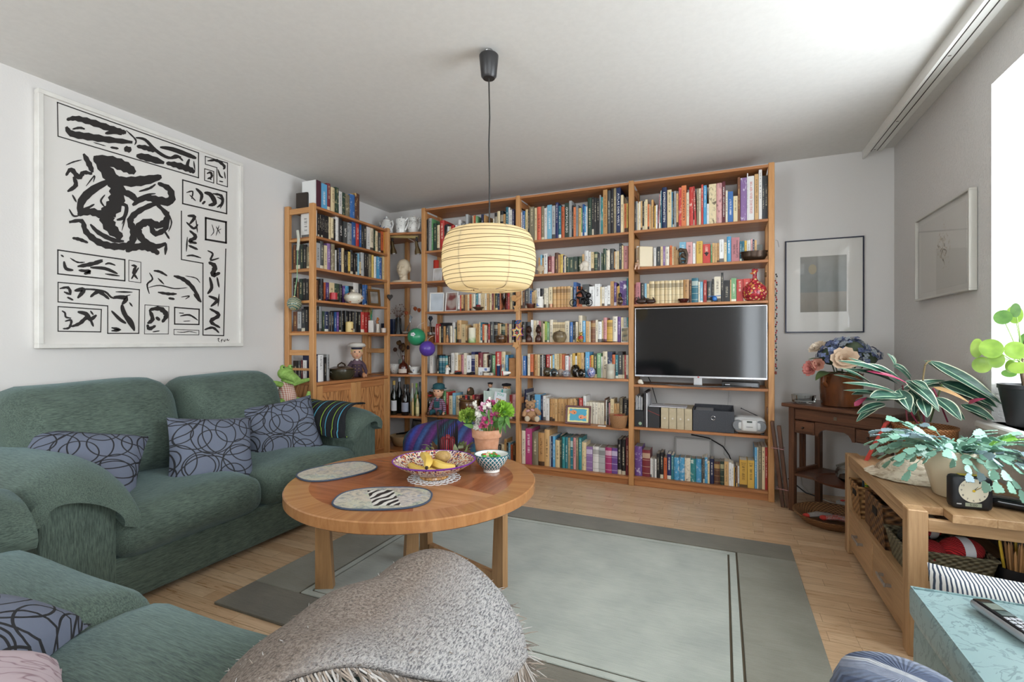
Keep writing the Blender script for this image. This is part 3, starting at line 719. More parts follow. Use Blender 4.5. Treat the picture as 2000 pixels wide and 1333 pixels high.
row('top row of '+B_, '''42,120,555,w;125,185,520,b;188,199,540,g;200,255,480,c;258,290,520,k;292,405,420,uhf;415,465,445,c;470,560,420,a;565,640,405,u;645,708,450,w;712,820,375,shf;825,903,395,x;906,972,318,n;975,1040,395,e;1045,1122,415,o;1125,1230,330,d^fhpW,DEUTSCHLAND;1232,1292,275,x;1300,1333,385,k;1335,1390,425,o;
55,100,450,x1;105,170,520,t1;172,195,520,g1;197,238,440,b1;240,272,480,s1;275,300,490,w1;302,400,300,d1h;402,442,285,k1;445,502,300,k1;505,560,310,k1;565,592,240,x1;595,640,285,e1p;642,732,125,t1fh,DER NEUE GROSSE WELTATLAS;735,802,140,q1h;805,866,100,k1h;870,927,60,u1h;930,1020,60,n1hWf,ATLAS DER WELT;1025,1083,240,c1;1085,1104,430,t1;1106,1145,425,o1;1147,1182,420,y1''', YP, SH['B'][0], rb)
rb = [(1010, 470, 9.522), (1120, 470, 9.522)]
row('second row of '+B_, '''395,430,325,t;432,465,270,s;467,490,330,t;497,562,250,w;568,640,300,m;642,690,300,p;697,762,232,h;763,795,270,t;797,853,262,y;854,874,280,n;876,905,300,i;906,970,320,d;972,1048,315,d;1050,1128,305,d;
85,160,300,d1;162,196,260,t1;200,277,195,w1;281,325,215,w1;327,380,220,c1;385,446,215,d1b;449,492,250,q1;495,513,220,x1;515,550,255,d1;552,605,155,d1h;607,675,185,i1p;680,752,155,q1h;754,775,210,t1;777,805,205,i1;807,847,200,c1;850,895,58,q1h;897,930,98,c1;932,1015,105,p1h''', YP, SH['B'][1], rb)
row('third row of '+B_, '''52,98,900,i;100,145,900,h;150,212,900,q;215,235,890,x;242,272,940,b;275,300,965,t;302,330,940,t;332,358,930,c;365,425,895,w;427,490,900,kp;500,540,895,i;542,580,895,i;590,655,870,c;660,722,870,thb;725,793,865,thb;795,860,860,thb;862,910,860,thb;912,990,855,thb;992,1028,870,c;
0,56,780,b1;60,78,860,o1;80,160,865,o1p;165,290,820,q1f;295,395,860,w1f;398,495,815,w1f;497,525,870,c1;527,575,870,i1;578,630,865,w1;632,685,840,w1;688,752,765,t1f;755,800,785,v1;802,830,860,t1;832,858,850,y1;860,985,755,v1pf;990,1020,710,e1''', YP+.004, SH['B'][2], rb)
rb = [(1010, 608, 9.522), (1120, 608, 9.522)]
row('fourth row of '+B_, '''60,74,210,e;76,155,205,q;160,252,205,q;255,300,170,w;305,350,180,c;352,400,180,i;402,443,190,p;446,480,190,u;482,512,235,c;514,555,200,l;557,595,215,g;600,665,165,i;667,705,212,cb;706,750,212,cb;751,795,212,cb;796,850,212,cb;851,888,212,cb;892,970,190,i;975,1035,210,b;1040,1072,195,k;
0,36,195,k1;40,82,205,i1;95,162,85,i1;166,222,185,s1;230,293,190,t1;295,318,200,i1;322,410,180,h1bh;412,450,170,i1;452,528,200,w1;530,553,180,c1;556,618,125,p1h;620,724,170,y1hb;728,817,105,i1h;820,880,110,v1h;884,930,120,c1;934,990,120,x1;992,1020,120,e1''', YP+.016, SH['B'][3], rb)
row('fifth row of '+B_, '''65,105,830,i;108,165,840,b;195,240,800,i;245,302,810,o;315,375,810,t;380,420,815,c;425,465,820,k;467,484,820,w;486,525,820,k;535,605,815,rh;608,631,840,w;633,656,830,y;658,692,820,s;695,738,800,c;740,778,800,c;780,830,800,t;835,882,815,o;890,955,835,w;958,985,850,p;988,1022,815,i;1030,1076,790,y;
33,65,840,w1;68,136,780,y1;140,194,780,t1;196,220,850,k1;222,298,765,s1f;300,318,840,r1;319,372,825,y1;378,436,800,d1;440,515,790,g1;517,540,850,w1;542,632,755,i1h;635,718,760,n1p;720,776,815,o1;780,830,820,e1;832,912,760,k1;915,948,820,u1;950,978,820,r1;980,1010,820,i1;1012,1024,820,w1''', YP+.02, SH['B'][4], rb, deep=.24)
rb = [(1010, 760, 7.41), (1120, 760, 6.66)]
row('sixth row of '+B_, '''60,140,10,np;150,182,90,x;185,250,100,k;255,340,85,s;345,372,100,n;375,412,105,w;415,465,140,w;470,510,150,t;512,545,150,t;547,582,150,t;584,626,150,t;628,676,150,t;678,720,150,t;722,762,150,t;764,804,150,t;806,848,150,t;
5,50,150,t1;55,70,140,k1;72,120,125,r1;125,163,95,w1;165,200,175,i1;202,240,175,i1;242,280,180,i1;282,315,180,i1;317,350,182,i1;352,401,185,i1;405,419,130,h1;421,434,150,w1;436,458,170,k1;460,476,185,p1;480,526,135,c1;528,562,195,t1;565,596,195,t1;600,640,125,u1;642,714,140,k1''', YP+.075, SH['B'][5], rb, deep=.19)
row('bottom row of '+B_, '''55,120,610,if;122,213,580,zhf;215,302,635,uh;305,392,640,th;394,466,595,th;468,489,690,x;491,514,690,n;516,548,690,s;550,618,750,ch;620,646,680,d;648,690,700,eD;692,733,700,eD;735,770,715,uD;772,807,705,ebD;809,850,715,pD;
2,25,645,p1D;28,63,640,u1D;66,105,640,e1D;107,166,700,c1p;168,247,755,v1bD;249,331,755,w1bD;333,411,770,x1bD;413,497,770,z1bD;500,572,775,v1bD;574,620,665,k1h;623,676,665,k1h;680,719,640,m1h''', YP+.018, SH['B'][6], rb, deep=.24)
ra = [(825, 405, 10.526)]
row('top row of '+A_, '''80,105,260,k;115,185,230,xh;190,217,250,g;230,290,340,d;295,350,370,c;355,445,275,rh;450,488,375,kp;490,513,350,q;515,550,400,w;552,580,400,c;585,655,375,r;675,715,375,w;720,788,265,wh;790,870,330,x;880,932,150,xh;950,1000,335,t;1005,1028,345,x;1030,1049,185,c;1051,1090,175,o;1095,1128,185,g;1130,1163,410,s;1166,1202,370,c;1205,1252,150,nh;1265,1293,165,t;1296,1330,360,o;1345,1392,325,x;1415,1449,320,l;1451,1476,240,i;1480,1533,120,kb;1535,1592,85,c;1595,1660,80,kb;1665,1708,145,t;1711,1767,0,e;1770,1798,10,w;1800,1842,60,w;1850,1886,45,n''', YP, SH['A'][0], ra)
ra = [(825, 565, 12.12), (915, 565, 12.12)]
row('third row of '+A_, '''835,885,150,w;888,916,150,r;920,970,140,t;972,1006,140,h;1010,1065,140,t;1068,1110,130,c;
22,70,125,o1;72,90,125,c1;92,160,130,i1;163,222,112,e1;224,285,115,w1;288,320,120,c1;322,385,110,c1;388,430,110,i1;432,480,115,t1;490,550,100,c1;552,592,105,m1;595,626,110,t1;630,690,110,d1;692,736,110,n1;740,774,100,o1;880,930,80,m1;932,972,80,r1;975,1040,70,c1;1042,1082,70,k1''', YP+.012, SH['A'][2], ra)
row('fourth row of '+A_, '''300,318,870,p;320,398,830,r;400,435,890,c;440,492,860,k;498,545,885,t;547,635,870,q;640,705,880,i;725,754,790,w;756,784,950,c;786,808,900,d;812,915,745,th;920,1020,840,c;1022,1062,870,t;
110,156,830,c1;160,205,825,t1;207,252,830,t1;255,281,790,c1;284,326,795,e1;329,374,835,o1;376,400,860,c1;402,434,865,i1;436,470,960,m1;472,500,835,r1;502,598,780,q1h;600,690,800,k1b;692,744,820,t1;746,766,830,c1;768,866,840,d1b;870,916,820,t1;918,956,825,m1;960,1022,835,c1;1030,1082,740,k1''', YP+.016, SH['A'][3], ra)
ra = [(825, 680, 13.33), (915, 680, 13.33)]
row('fifth row of '+A_, '''108,190,210,x;192,268,210,w;385,424,190,k;426,500,215,eb;502,576,215,eb;578,652,215,eb;656,742,200,k;750,826,135,w;830,924,135,i;926,1000,185,t;1002,1072,185,p;1076,1152,140,i;1156,1272,200,w;
75,166,110,n1b;170,246,180,c1;250,362,130,m1;376,476,160,i1;480,511,200,h1;515,602,190,k1;610,692,200,g1;697,846,105,r1h;850,957,105,c1;961,1032,190,s1''', YP+.03, SH['A'][4], ra, deep=.22)
ra = [(820, 740, 8.33)]
row('sixth row of '+A_, '''370,425,210,g;430,463,220,r;467,530,285,c;532,580,240,s;583,640,285,c;642,682,285,t;690,733,285,k;736,772,275,r;775,808,285,k;811,850,285,t;855,886,270,r;890,978,265,m;1445,1500,270,r;1503,1553,265,p''', YP+.07, SH['A'][5], ra, deep=.18)
row('bottom row of '+A_, '''1280,1325,1075,k;1327,1372,1075,c;1375,1408,990,t;1411,1438,1050,k;1440,1475,1050,s;1477,1510,1080,o;1512,1553,1060,h''', YP+.03, SH['A'][6], ra, deep=.2)
# left unit: spines face the room (+X)
XP = -2.795
rl_ = [(600, 400, 7.84), (550, 340, 8.33), (555, 530, 9.524), (540, 560, 5.553)]
row('top of the shelf unit', '''560,643,110,w1hf;646,741,165,s1f;746,802,160,m1h;808,873,225,c1;876,931,225,d1p;933,984,290,w1;986,1046,310,d1p;1048,1118,340,u1p;1120,1199,340,b1p;1201,1275,325,h1p''', XP, LZ[0], rl_, 'X', deep=.22)
row('top unit shelf', '''112,152,45,wf;163,188,140,k;190,213,150,k;215,239,155,k;241,264,160,k;266,288,170,k;290,309,175,k;311,330,185,k;332,370,195,c;372,412,210,c;414,435,225,k;437,489,180,wp;491,546,190,k^W,LINK;555,616,265,q^W,CNR;620,690,285,xp;692,751,240,b;753,802,260,r;806,829,275,b;831,862,280,k;866,911,300,k;914,964,335,w;966,1024,330,i;1026,1045,340,d;1047,1091,410,c;1093,1126,435,q;1129,1171,390,o;1173,1231,400,y''', XP, LZ[1], rl_, 'X', deep=.21)
row('second unit shelf', '''116,131,650,t;138,200,590,x;205,260,560,q;263,307,630,c;309,366,600,v;375,431,600,up;433,451,700,w;465,488,670,k;490,530,670,n;533,573,670,c;575,604,720,k;606,625,715,k;628,661,725,y;666,710,700,k;712,741,745,k;743,769,760,k;771,798,755,s;800,826,880,c;828,880,740,xp;882,904,740,k;906,941,750,k;943,992,765,up;995,1028,775,y;1030,1065,800,w;1067,1108,800,s;1112,1151,815,bp;1155,1222,790,cf''', XP, LZ[2], rl_, 'X', deep=.21)
row('third unit shelf', '''582,648,170,h2p;650,684,180,k2;686,741,145,k2p;748,774,215,o2;776,836,215,v2;839,936,220,c2;940,1032,235,d2p;1040,1086,250,k2;1095,1136,280,v2;1140,1211,280,s2p;1215,1287,285,k2;1291,1392,225,w2;1400,1462,240,k2;1464,1500,260,b2;1505,1560,262,b2''', XP-.06, LZ[3], rl_, 'X', deep=.18)
row('fourth unit shelf', '''600,655,660,k2;660,713,660,x2;716,754,750,d2;756,831,755,n2;835,876,760,k2;880,933,765,k2;936,976,765,b2;979,1019,765,v2;1022,1062,760,k2;1066,1112,740,k2;1140,1196,740,k2;1200,1252,750,k2;1258,1311,750,k2;1320,1371,755,k2;1375,1426,760,k2;1435,1499,765,r2;1501,1546,770,r2;1549,1611,770,r2''', XP-.03, LZ[4], rl_, 'X', deep=.2)
row('shelf unit cupboard', '''430,450,740,n3;452,515,745,w3;517,545,770,k3;547,580,740,x3''', XP-.02, CZ, rl_, 'X', deep=.2)
# books seen end-on through the ladder side of the unit
def side_row(zs, items, where):
    for k, (x0, x1, h, code) in enumerate(items):
        mat = book_mat(code, k % 3, 0 if code in 'kdh' else 1); c, p = make_book(x1-x0, h, .011, mat, False)
        b = new('pocket_book', c, mat, loc=((x0+x1)/2, LY0+.0345, zs+.0006)); new('pages', p, M_PAGES, b, flat=True)
        b['category'] = 'book'; b['group'] = 'books seen through the ladder side'
        b['label'] = '%s %s paperback behind the ladder rungs, %s' % (ordinal(k+1), PAL[code][0], where)
side_row(LZ[1], [(-2.915, -2.83, .19, 'w')], 'top shelf')
side_row(LZ[2], [(-3.0, -2.975, .185, 'h'), (-2.972, -2.93, .18, 'q'), (-2.927, -2.90, .185, 'd'), (-2.897, -2.868, .18, 'k'), (-2.864, -2.815, .16, 'u')], 'second shelf')
side_row(LZ[3], [(-3.0, -2.965, .175, 'k'), (-2.962, -2.944, .14, 'h'), (-2.94, -2.905, .165, 'd'), (-2.902, -2.875, .165, 'k'), (-2.872, -2.845, .16, 'k')], 'third shelf')
side_row(LZ[4], [(-3.0, -2.96, .15, 'h'), (-2.957, -2.918, .15, 'x'), (-2.915, -2.88, .17, 'q'), (-2.877, -2.85, .17, 'k')], 'fourth shelf')
side_row(CZ, [(-3.0, -2.955, .16, 'k'), (-2.95, -2.925, .16, 'q'), (-2.92, -2.905, .165, 'm'), (-2.9, -2.87, .165, 'w')], 'cupboard top')
label_books()
b0 = [b for b in ALLBOOKS if b[5] == 'top of the shelf unit'][0][0]; w_ = max(v.co.x for v in b0.data.vertices); h_ = max(v.co.z for v in b0.data.vertices)
m = MB(); m.box(-w_+.001, w_-.001, -.0012, -.0004, .001, h_-.001); new('spine_strip', m, plain('4e2230', .5), b0)
# ------------------------------------------------------------------ things on the shelves
def kpx(px, Y=None, X=None):
    t = (px-1000)/FOC; d = Y/(CA+t*SA) if Y is not None else X/(-SA+t*CA); return d/FOC
def spot(px, zs, Y=None, X=None):
    p = at(px, 667, X=X, Y=Y); return Vector((p.x, p.y, zs+.0006))
def turned(name, label, cat, px, zs, prof, mat, Y=None, X=None, n=24, group=None, parts=(), w=None):
    """lathe thing; prof = [(radius, height)] in photo pixels; parts = [(name, prof, mat)]"""
    p = spot(px, zs, Y, X); k = kpx(px, Y, X)
    m = MB(); m.lathe([(r*k, z*k) for r, z in prof], n, wob=w)
    o = one(name, m, mat, label, cat, p, group=group, ang=45)
    for nm, pr, mt in parts:
        m = MB(); m.lathe([(r*k, z*k) for r, z in pr], n); new(nm, m, mt, o, ang=45)
    return o, p, k
def framed(name, label, cat, W, H, D, fw, mf, mp, loc, rot, group=None, mat_w=0, mm=None, glassy=True):
    """picture frame in its own x-z plane, front towards -y, standing on z=0"""
    loc = Vector(loc)+Vector((0, 0, D*abs(math.sin(rot[0]))+.0005)); r = thing(name, label, cat, loc, group=group, rot=rot)
    for a in ((-W/2, W/2, H-fw, H), (-W/2, W/2, 0, fw), (-W/2, -W/2+fw, fw, H-fw), (W/2-fw, W/2, fw, H-fw)):
        m = MB(); m.box(a[0], a[1], 0, D, a[2], a[3], min(.002, fw*.2)); new('frame_bar', m, mf, r)
    m = MB(); m.box(-W/2+fw, W/2-fw, D*.45, D*.9, fw, H-fw); new('mount', m, mm or mp, r)
    if mat_w:
        m = MB(); m.box(-W/2+fw+mat_w, W/2-fw-mat_w, D*.42, D*.46, fw+mat_w, H-fw-mat_w); new('picture', m, mp, r)
    if glassy:
        m = MB(); m.box(-W/2+fw, W/2-fw, D*.25, D*.27, fw, H-fw); new('pane', m, M_PANE, r)
    return r
CERW = plain('e6e3dc', .15); GLASS = glass(); DKBR = plain('3a2419', .35)
t = NT('stoneware'); n = t.noise(t.co(), 18, 4); t.set(Base_Color=t.ramp(n, [(.35, '5a4a36'), (.65, '8a7a5c')]), Roughness=.25); M_STONE = t.mat
t = NT('brown_glaze'); n = t.noise(t.co(), 9, 4, .6, 1); t.set(Base_Color=t.ramp(n, [(.3, '2c1d14'), (.5, '5a3c24'), (.75, '8a6a40')]), Roughness=.18); M_GLAZE = t.mat
def blur_photo(name, stops, sc=4):
    t = NT(name); n = t.noise(t.co(), sc, 1, .4); t.set(Base_Color=t.ramp(n, stops), Roughness=.35); return t.mat
# --- lamp bay
Y0 = 3.66
zz = SH['A']
framed('photo_frame', 'small white photo frame on the shelf just under the lamp shade', 'photo frame', .092, .125, .012, .006, plain('d9d6d2', .3), blur_photo('pale_photo', [(.3, 'b7b3ae'), (.7, 'd8d8da')], 14), spot(853, zz[1], 3.70), (-.12, 0, 0))
turned('candle', 'red pillar candle standing behind the small white photo frame', 'candle', 852, zz[1], [(5.5, 0), (5.5, 43), (4.5, 44), (0, 44)], plain('b8392c', .4), Y=3.76)
for px, rz, lab in ((852.5, .28, 'plain white portrait frame, paler one of the pair on the third shelf'), (880, -.12, 'white portrait frame showing a blurred red figure on the third shelf')):
    framed('photo_frame', lab, 'photo frame', .135, .175, .014, .010, plain('e2e0da', .3), blur_photo('blur_%d' % px, [(.3, 'aeb6be'), (.7, 'c3cbd3')] if rz > 0 else [(.38, '8a4a46'), (.52, 'b9a8a0'), (.8, 'c8c2ba')], 12), spot(px, zz[2], 3.68), (-.1, 0, rz), 'white portrait frames')
o, p, k = turned('candle_dish', 'flared dark dish under a small red candle, third shelf', 'dish', 934, zz[2], [(3, 0), (4, .6), (11.5, 5.6), (11.5, 6.2), (3.5, 1.6), (0, 1.5)], plain('4b3a2c', .5), Y=3.635)
turned('candle', 'small dark red candle sitting in the flared dish', 'candle', 934, zz[2]+1.7*k, [(4.4, 0), (4.4, 8.4), (3.8, 9), (.3, 9), (.3, 11), (0, 11)], plain('7a1c20', .4), Y=3.635)
turned('glass_vase', 'slender brown glass vase among the books on third shelf', 'vase', 984, zz[2], [(5, 0), (5, 1), (1.5, 3), (2, 8), (5, 20), (5.6, 33), (5.2, 33), (4.5, 20), (1, 8), (0, 6)], glass('smoked_glass', 'b08d6a'), Y=3.635)
p = spot(841, zz[3], 3.70)
m = MB(); m.box(-.026, .026, 0, .07, 0, .062, .002); one('wooden_box', m, PINE['X'], 'small wooden box beside the upright, carrying a glass vial', 'box', p)
turned('bud_vase', 'slim glass bud vase with a dark dried bloom on wooden box', 'vase', 841, zz[3]+.0635, [(4.2, 0), (4.6, 2), (4.2, 16), (2.2, 22), (3.6, 27), (3.2, 27), (1.6, 22), (3.6, 15), (3.6, 2), (0, 1)], GLASS, Y=3.735, parts=[('dried_bloom', [(0, 18), (1, 18), (1.2, 28), (4.5, 33), (3, 38), (0, 38)], plain('2a2d3a', .8))])
p = spot(873.5, zz[3], 3.632); m = MB()
m.lathe([(.004, 0), (.0125, .002), (.013, .03), (.009, .046)], 14); m.ball((0, 0, .054), (.011, .010, .011), 12, 8); m.lathe([(.004, 0), (0, .012)], 6, (-.006, 0, .061)); m.lathe([(.004, 0), (0, .012)], 6, (.006, 0, .061))
one('wooden_cat', m, plain('b98250', .5), 'little carved wooden cat in front of the books', 'figurine', p)
t = NT('green_wax'); gx, gy, gz = t.xyz(t.co('Generated')); n = t.noise(t.co(), 40, 3); f = t.math('ADD', gz, t.math('MULTIPLY', n, .5)); t.set(Base_Color=t.ramp(f, [(.35, '8fae6a'), (.6, 'd8d6bd'), (1, 'e6dfc9')]), Roughness=.4)
turned('candle', 'thick white and green marbled pillar candle before the books', 'candle', 922, zz[3], [(7.3, 0), (7.3, 28.5), (6.6, 29.3), (0, 28.5)], t.mat, Y=3.632)
turned('lidded_pot', 'round mottled brown ceramic pot with knobbed lid', 'pot', 979, zz[3], [(7, 0), (10, 1.5), (11.4, 7), (11, 11.5), (10.4, 13), (0, 13)], M_GLAZE, Y=3.628, parts=[('lid', [(10.6, 13), (10.6, 14), (4, 15.5), (1.6, 16), (1.4, 18), (0, 18.5)], M_GLAZE)])
m = MB(); m.rbox(-.062, .062, -.012, .012, 0, .024, .009, 4); one('instrument_case', m, plain('17161a', .4), 'long black case lying across the tops of books, fourth shelf', 'case', at(871, 636.5, Y=3.70), rot=(0, 0, 0))
# fifth shelf trinkets
Y1 = 3.635
p = spot(873.5, zz[4], Y1); m = MB(); m.lathe([(.020, 0), (.019, .004), (.012, .05), (.009, .055), (0, .058)], 20)
a = one('angel_figurine', m, CERW, 'little white angel figurine with blond hair and wings', 'figurine', p)
m = MB(); m.ball((0, 0, .067), .0125, 12, 8); new('head', m, plain('e9c7ad', .5), a)
m = MB(); m.ball((0, .003, .071), (.0135, .012, .011), 12, 8); new('hair', m, plain('8a5a3a', .6), a)
for sg in (-1, 1):
    m = MB(); m.ball((sg*.014, .006, .048), (.010, .003, .016), 10, 6, rot=(0, -sg*.6, 0)); new('wing', m, CERW, a)
turned('tealight_bowl', 'tiny cream bowl next to the white angel', 'bowl', 882.5, zz[4], [(2, 0), (3.6, 1), (3.8, 3.2), (3.2, 3.2), (2.6, 1), (0, 1)], plain('ddd3bf', .4), Y=3.63)
for i, (px, w_, h_, lab) in enumerate(((895, .058, .028, 'black soft pouch with a red strap lying on the shelf'), (918, .062, .026, 'crumpled black eyeglass pouch lying near the red strap'))):
    m = MB(); m.rbox(-w_/2, w_/2, -.02, .02, 0, h_, .012, 5, fn=lambda q, u: (q[0], q[1], q[2]*(.75+.3*math.sin(60*q[0])))); o = one('pouch', m, plain('151418', .8), lab, 'pouch', spot(px, zz[4], 3.632))
    if i == 0: m = MB(); m.tube([(-.025, -.012, .02), (0, -.014, .031), (.028, -.012, .027)], .0035, 6); new('strap', m, plain('c2332e', .5), o)
for (px, w_, h_, z_, lab, hx) in ((945.5, .094, .034, .033, 'long white medicine carton lying on top of two small cartons', 'e4e4e6'), (939, .034, .032, 0, 'small white medicine carton with barcode end, under the long one', 'dcdcdc'), (954.5, .078, .022, 0, 'flat cream medicine carton beside the small white one', 'e2d5c2')):
    m = MB(); m.box(-w_/2, w_/2, -.016, .016, 0, h_, .0008); o = one('medicine_carton', m, plain(hx, .45), lab, 'carton', spot(px, zz[4]+z_, 3.636), group='medicine cartons on the fifth shelf')
    m = MB(); m.box(w_*.12, w_*.38, -.0166, -.0162, h_*.2, h_*.8); new('print_patch', m, plain('6f86b8' if z_ else '8c8c90', .5), o)
turned('spray_bottle', 'slim navy blue bottle with white cap before a red book', 'bottle', 973.5, zz[4], [(3.2, 0), (3.2, 14), (3.8, 15), (3.8, 20)], plain('22345c', .3), Y=3.632, parts=[('cap', [(3.6, 20), (3.6, 22), (0, 22.5)], CERW)])
turned('vial', 'little glass vial with grey stopper beside the navy bottle', 'vial', 982, zz[4], [(3.6, 0), (3.6, 11), (1.6, 14), (1.6, 16)], plain('c9cdb8', .15), Y=3.645, parts=[('stopper', [(2.6, 16), (2.6, 22), (0, 23)], plain('8a8f94', .3))])
p = spot(981, zz[4], 3.612); k = kpx(981, 3.612); m = MB(); m.lathe([(5*k, 0), (5*k, 3*k), (3.6*k, 10*k), (.6*k, 22*k), (0, 22*k)], 18)
o = one('cone_tube', m, CERW, 'white cone with round red end lying on the shelf edge', 'tube', p+Vector((0, 0, 5*k)), rot=(0, PI/2-.08, .55))
m = MB(); m.lathe([(0, -.001), (5.05*k, -.001), (5.05*k, 1.2*k)], 18); new('end_cap', m, plain('d2332f', .4), o)
m = MB(); m.box(-.028, .028, 0, .07, 0, .148, .001); one('cardboard_box', m, speckled('cardboard', '9c6c42', 'b08052', 30, .8, 0), 'brown cardboard box at the end of the fifth shelf', 'box', spot(1000.2, zz[4], 3.642))
# sixth shelf: dolls, pot, bag
SKIN = plain('e3b08e', .5); HAIRB = plain('7a5636', .8)
def doll(name, label, loc, rz, s, top, legs, hair, hat, sleeve=None, shoe='4a2f22', extra=None):
    """sitting doll: torso, head with face, bent legs stretched forward, arms down; s = overall height"""
    r = thing(name, label, 'doll', loc, rz)
    m = MB(); m.lathe([(.12*s, 0), (.19*s, .05*s), (.17*s, .25*s), (.15*s, .42*s), (.09*s, .55*s), (.05*s, .58*s)], 18, sy=.72); new('torso', m, top, r, ang=60)
    h = .78*s; s0 = s; s = s*1.24
    m = MB(); m.ball((0, 0, h), (.135*s, .135*s, .17*s), 18, 14); m.ball((0, -.13*s, h-.02*s), (.022*s, .025*s, .025*s), 8, 6)
    for sg in (-1, 1): m.ball((sg*.135*s, 0, h-.01*s), (.02*s, .03*s, .04*s), 8, 6)
    m.tube([(0, 0, .5*s0), (0, 0, .68*s0)], .05*s, 10); hd = new('head', m, SKIN, r, ang=60)
    for sg in (-1, 1):
        m = MB(); m.ball((sg*.055*s, -.122*s, h+.02*s), (.020*s, .012*s, .016*s), 8, 6); new('eye', m, plain('2b2a30', .2), hd)
    m = MB(); m.ball((0, -.125*s, h-.075*s), (.03*s, .012*s, .011*s), 8, 6); new('mouth', m, plain('c05a50', .4), hd)
    m = MB(); m.ball((0, .022*s, h+.04*s), (.15*s, .145*s, .155*s), 16, 10); m.ball((0, -.075*s, h+.12*s), (.10*s, .06*s, .05*s), 12, 8); new('hair', m, hair, r, ang=60)
    hat(r, h, s); s = s0
    for sg in (-1, 1):
        m = MB(); m.tube([(sg*.12*s, 0, .5*s), (sg*.22*s, -.02*s, .36*s), (sg*.27*s, -.07*s, .2*s), (sg*.26*s, -.12*s, .1*s)], [.06*s, .065*s, .055*s, .045*s], 10); a = new('arm', m, sleeve or top, r, ang=60)
        m = MB(); m.ball((sg*.26*s, -.14*s, .065*s), (.035*s, .05*s, .05*s), 10, 8)
        for q in range(4): m.tube([(sg*.26*s+(q-1.5)*.015*s, -.16*s, .05*s), (sg*.26*s+(q-1.5)*.018*s, -.185*s, .02*s)], .009*s, 5)
        m.tube([(sg*.235*s, -.14*s, .08*s), (sg*.21*s, -.165*s, .06*s)], .011*s, 5); new('hand', m, SKIN, a)
        m = MB(); m.tube([(sg*.09*s, -.02*s, .085*s), (sg*.13*s, -.2*s, .12*s), (sg*.17*s, -.34*s, .075*s)], [.085*s, .085*s, .07*s], 10); l = new('leg', m, legs, r, ang=60)
        m = MB(); m.ball((sg*.18*s, -.40*s, .09*s), (.055*s, .05*s, .085*s), 12, 8, rot=(-.25, 0, sg*.2)); new('shoe', m, plain(shoe, .4), l)
    if extra: extra(r, s)
    return r
def plaid(name, a, b, c, sc=60):
    t = NT(name); x, y, z = t.xyz(t.co()); s1 = t.math('FRACT', t.math('MULTIPLY', t.math('ADD', x, y), sc)); s2 = t.math('FRACT', t.math('MULTIPLY', z, sc))
    col = t.mix(t.math('LESS_THAN', s1, .35), a, b); t.set(Base_Color=t.mix(t.math('LESS_THAN', s2, .3), col, c), Roughness=.8); return t.mat
DENIM = speckled('teal_denim', '1f4a52', '2f626a', 220, .85, .1)
def cap_hat(r, h, s):
    m = MB(); m.lathe([(.165*s, 0), (.17*s, .02*s), (.16*s, .12*s), (.09*s, .16*s), (0, .165*s)], 18, (0, .03*s, h+.07*s)); o = new('cap', m, DENIM, r, ang=60)
    m = MB(); m.lathe([(.0, 0), (.21*s, -.012*s), (.21*s, 0), (0, .02*s)], 18, (0, .05*s, h+.09*s)); new('brim', m, DENIM, o)
def bib(r, s):
    m = MB(); m.rbox(-.10*s, .10*s, -.135*s, -.10*s, .24*s, .46*s, .02*s, 4); b = new('bib', m, DENIM, r)
    for sg in (-1, 1):
        m = MB(); m.tube([(sg*.08*s, -.12*s, .44*s), (sg*.08*s, -.06*s, .56*s), (sg*.08*s, .06*s, .5*s)], .018*s, 6); new('strap', m, DENIM, b)
d1 = doll('boy_doll', 'seated boy doll in denim dungarees, plaid shirt and teal cap', spot(856, zz[5], 3.675), .12, .262, plaid('plaid_shirt', '8a3a48', '3a4468', '9a9ab0'), DENIM, HAIRB, cap_hat, extra=bib)
def beret(r, h, s):
    m = MB(); m.lathe([(.12*s, 0), (.19*s, .03*s), (.17*s, .09*s), (0, .12*s)], 18, (0, .01*s, h+.09*s)); new('beret', m, plain('1b1a22', .8), r, ang=60)
doll('sailor_girl_doll', 'small doll in a dark beret peeking over the gift bag', spot(957.5, zz[5]+.185, 3.80), .2, .105, plain('2a2a3a', .7), plain('2a2a3a', .7), HAIRB, beret)
m = MB(); m.box(-.05, .05, 0, .09, 0, .183, .002); one('storage_tin', m, plain('6d3a34', .5), 'dark red tin hidden behind the gift bag carrying a small doll', 'tin', spot(957.5, zz[5], 3.755))
doll('beret_doll', 'blond doll in a black beret and navy coat behind the gift bag', spot(989, zz[5]+.10, 3.80), -.1, .185, plain('23243a', .7), plain('23243a', .7), plain('b08a5a', .8), beret)
m = MB(); m.box(-.055, .055, 0, .08, 0, .098, .002); one('cigar_box', m, plain('4a3022', .5), 'dark wooden box behind the gift bag under the blond doll', 'box', spot(989, zz[5], 3.765))
turned('stoneware_crock', 'dark brown glazed stoneware crock with flat rim, sixth shelf', 'crock', 918, zz[5], [(15, 0), (18, 1.5), (21, 14), (22, 26), (20, 31), (22.5, 33), (22.5, 35), (19, 35.5), (18, 33), (18.5, 26), (16, 4), (0, 3)], M_GLAZE, Y=3.685)
p = at(919, 772.5, Y=3.78); m = MB(); m.lathe([(.026, 0), (.034, .01), (.032, .04), (.022, .062), (.0, .072)], 18)
o = one('hooded_figurine', m, plain('4a3a26', .9), 'little figure wrapped in a brown hooded cloak on the books', 'figurine', (p.x, p.y, p.z))
m = MB(); m.ball((-.004, -.022, .045), (.014, .012, .018), 12, 8); new('face', m, plain('c88a72', .5), o)
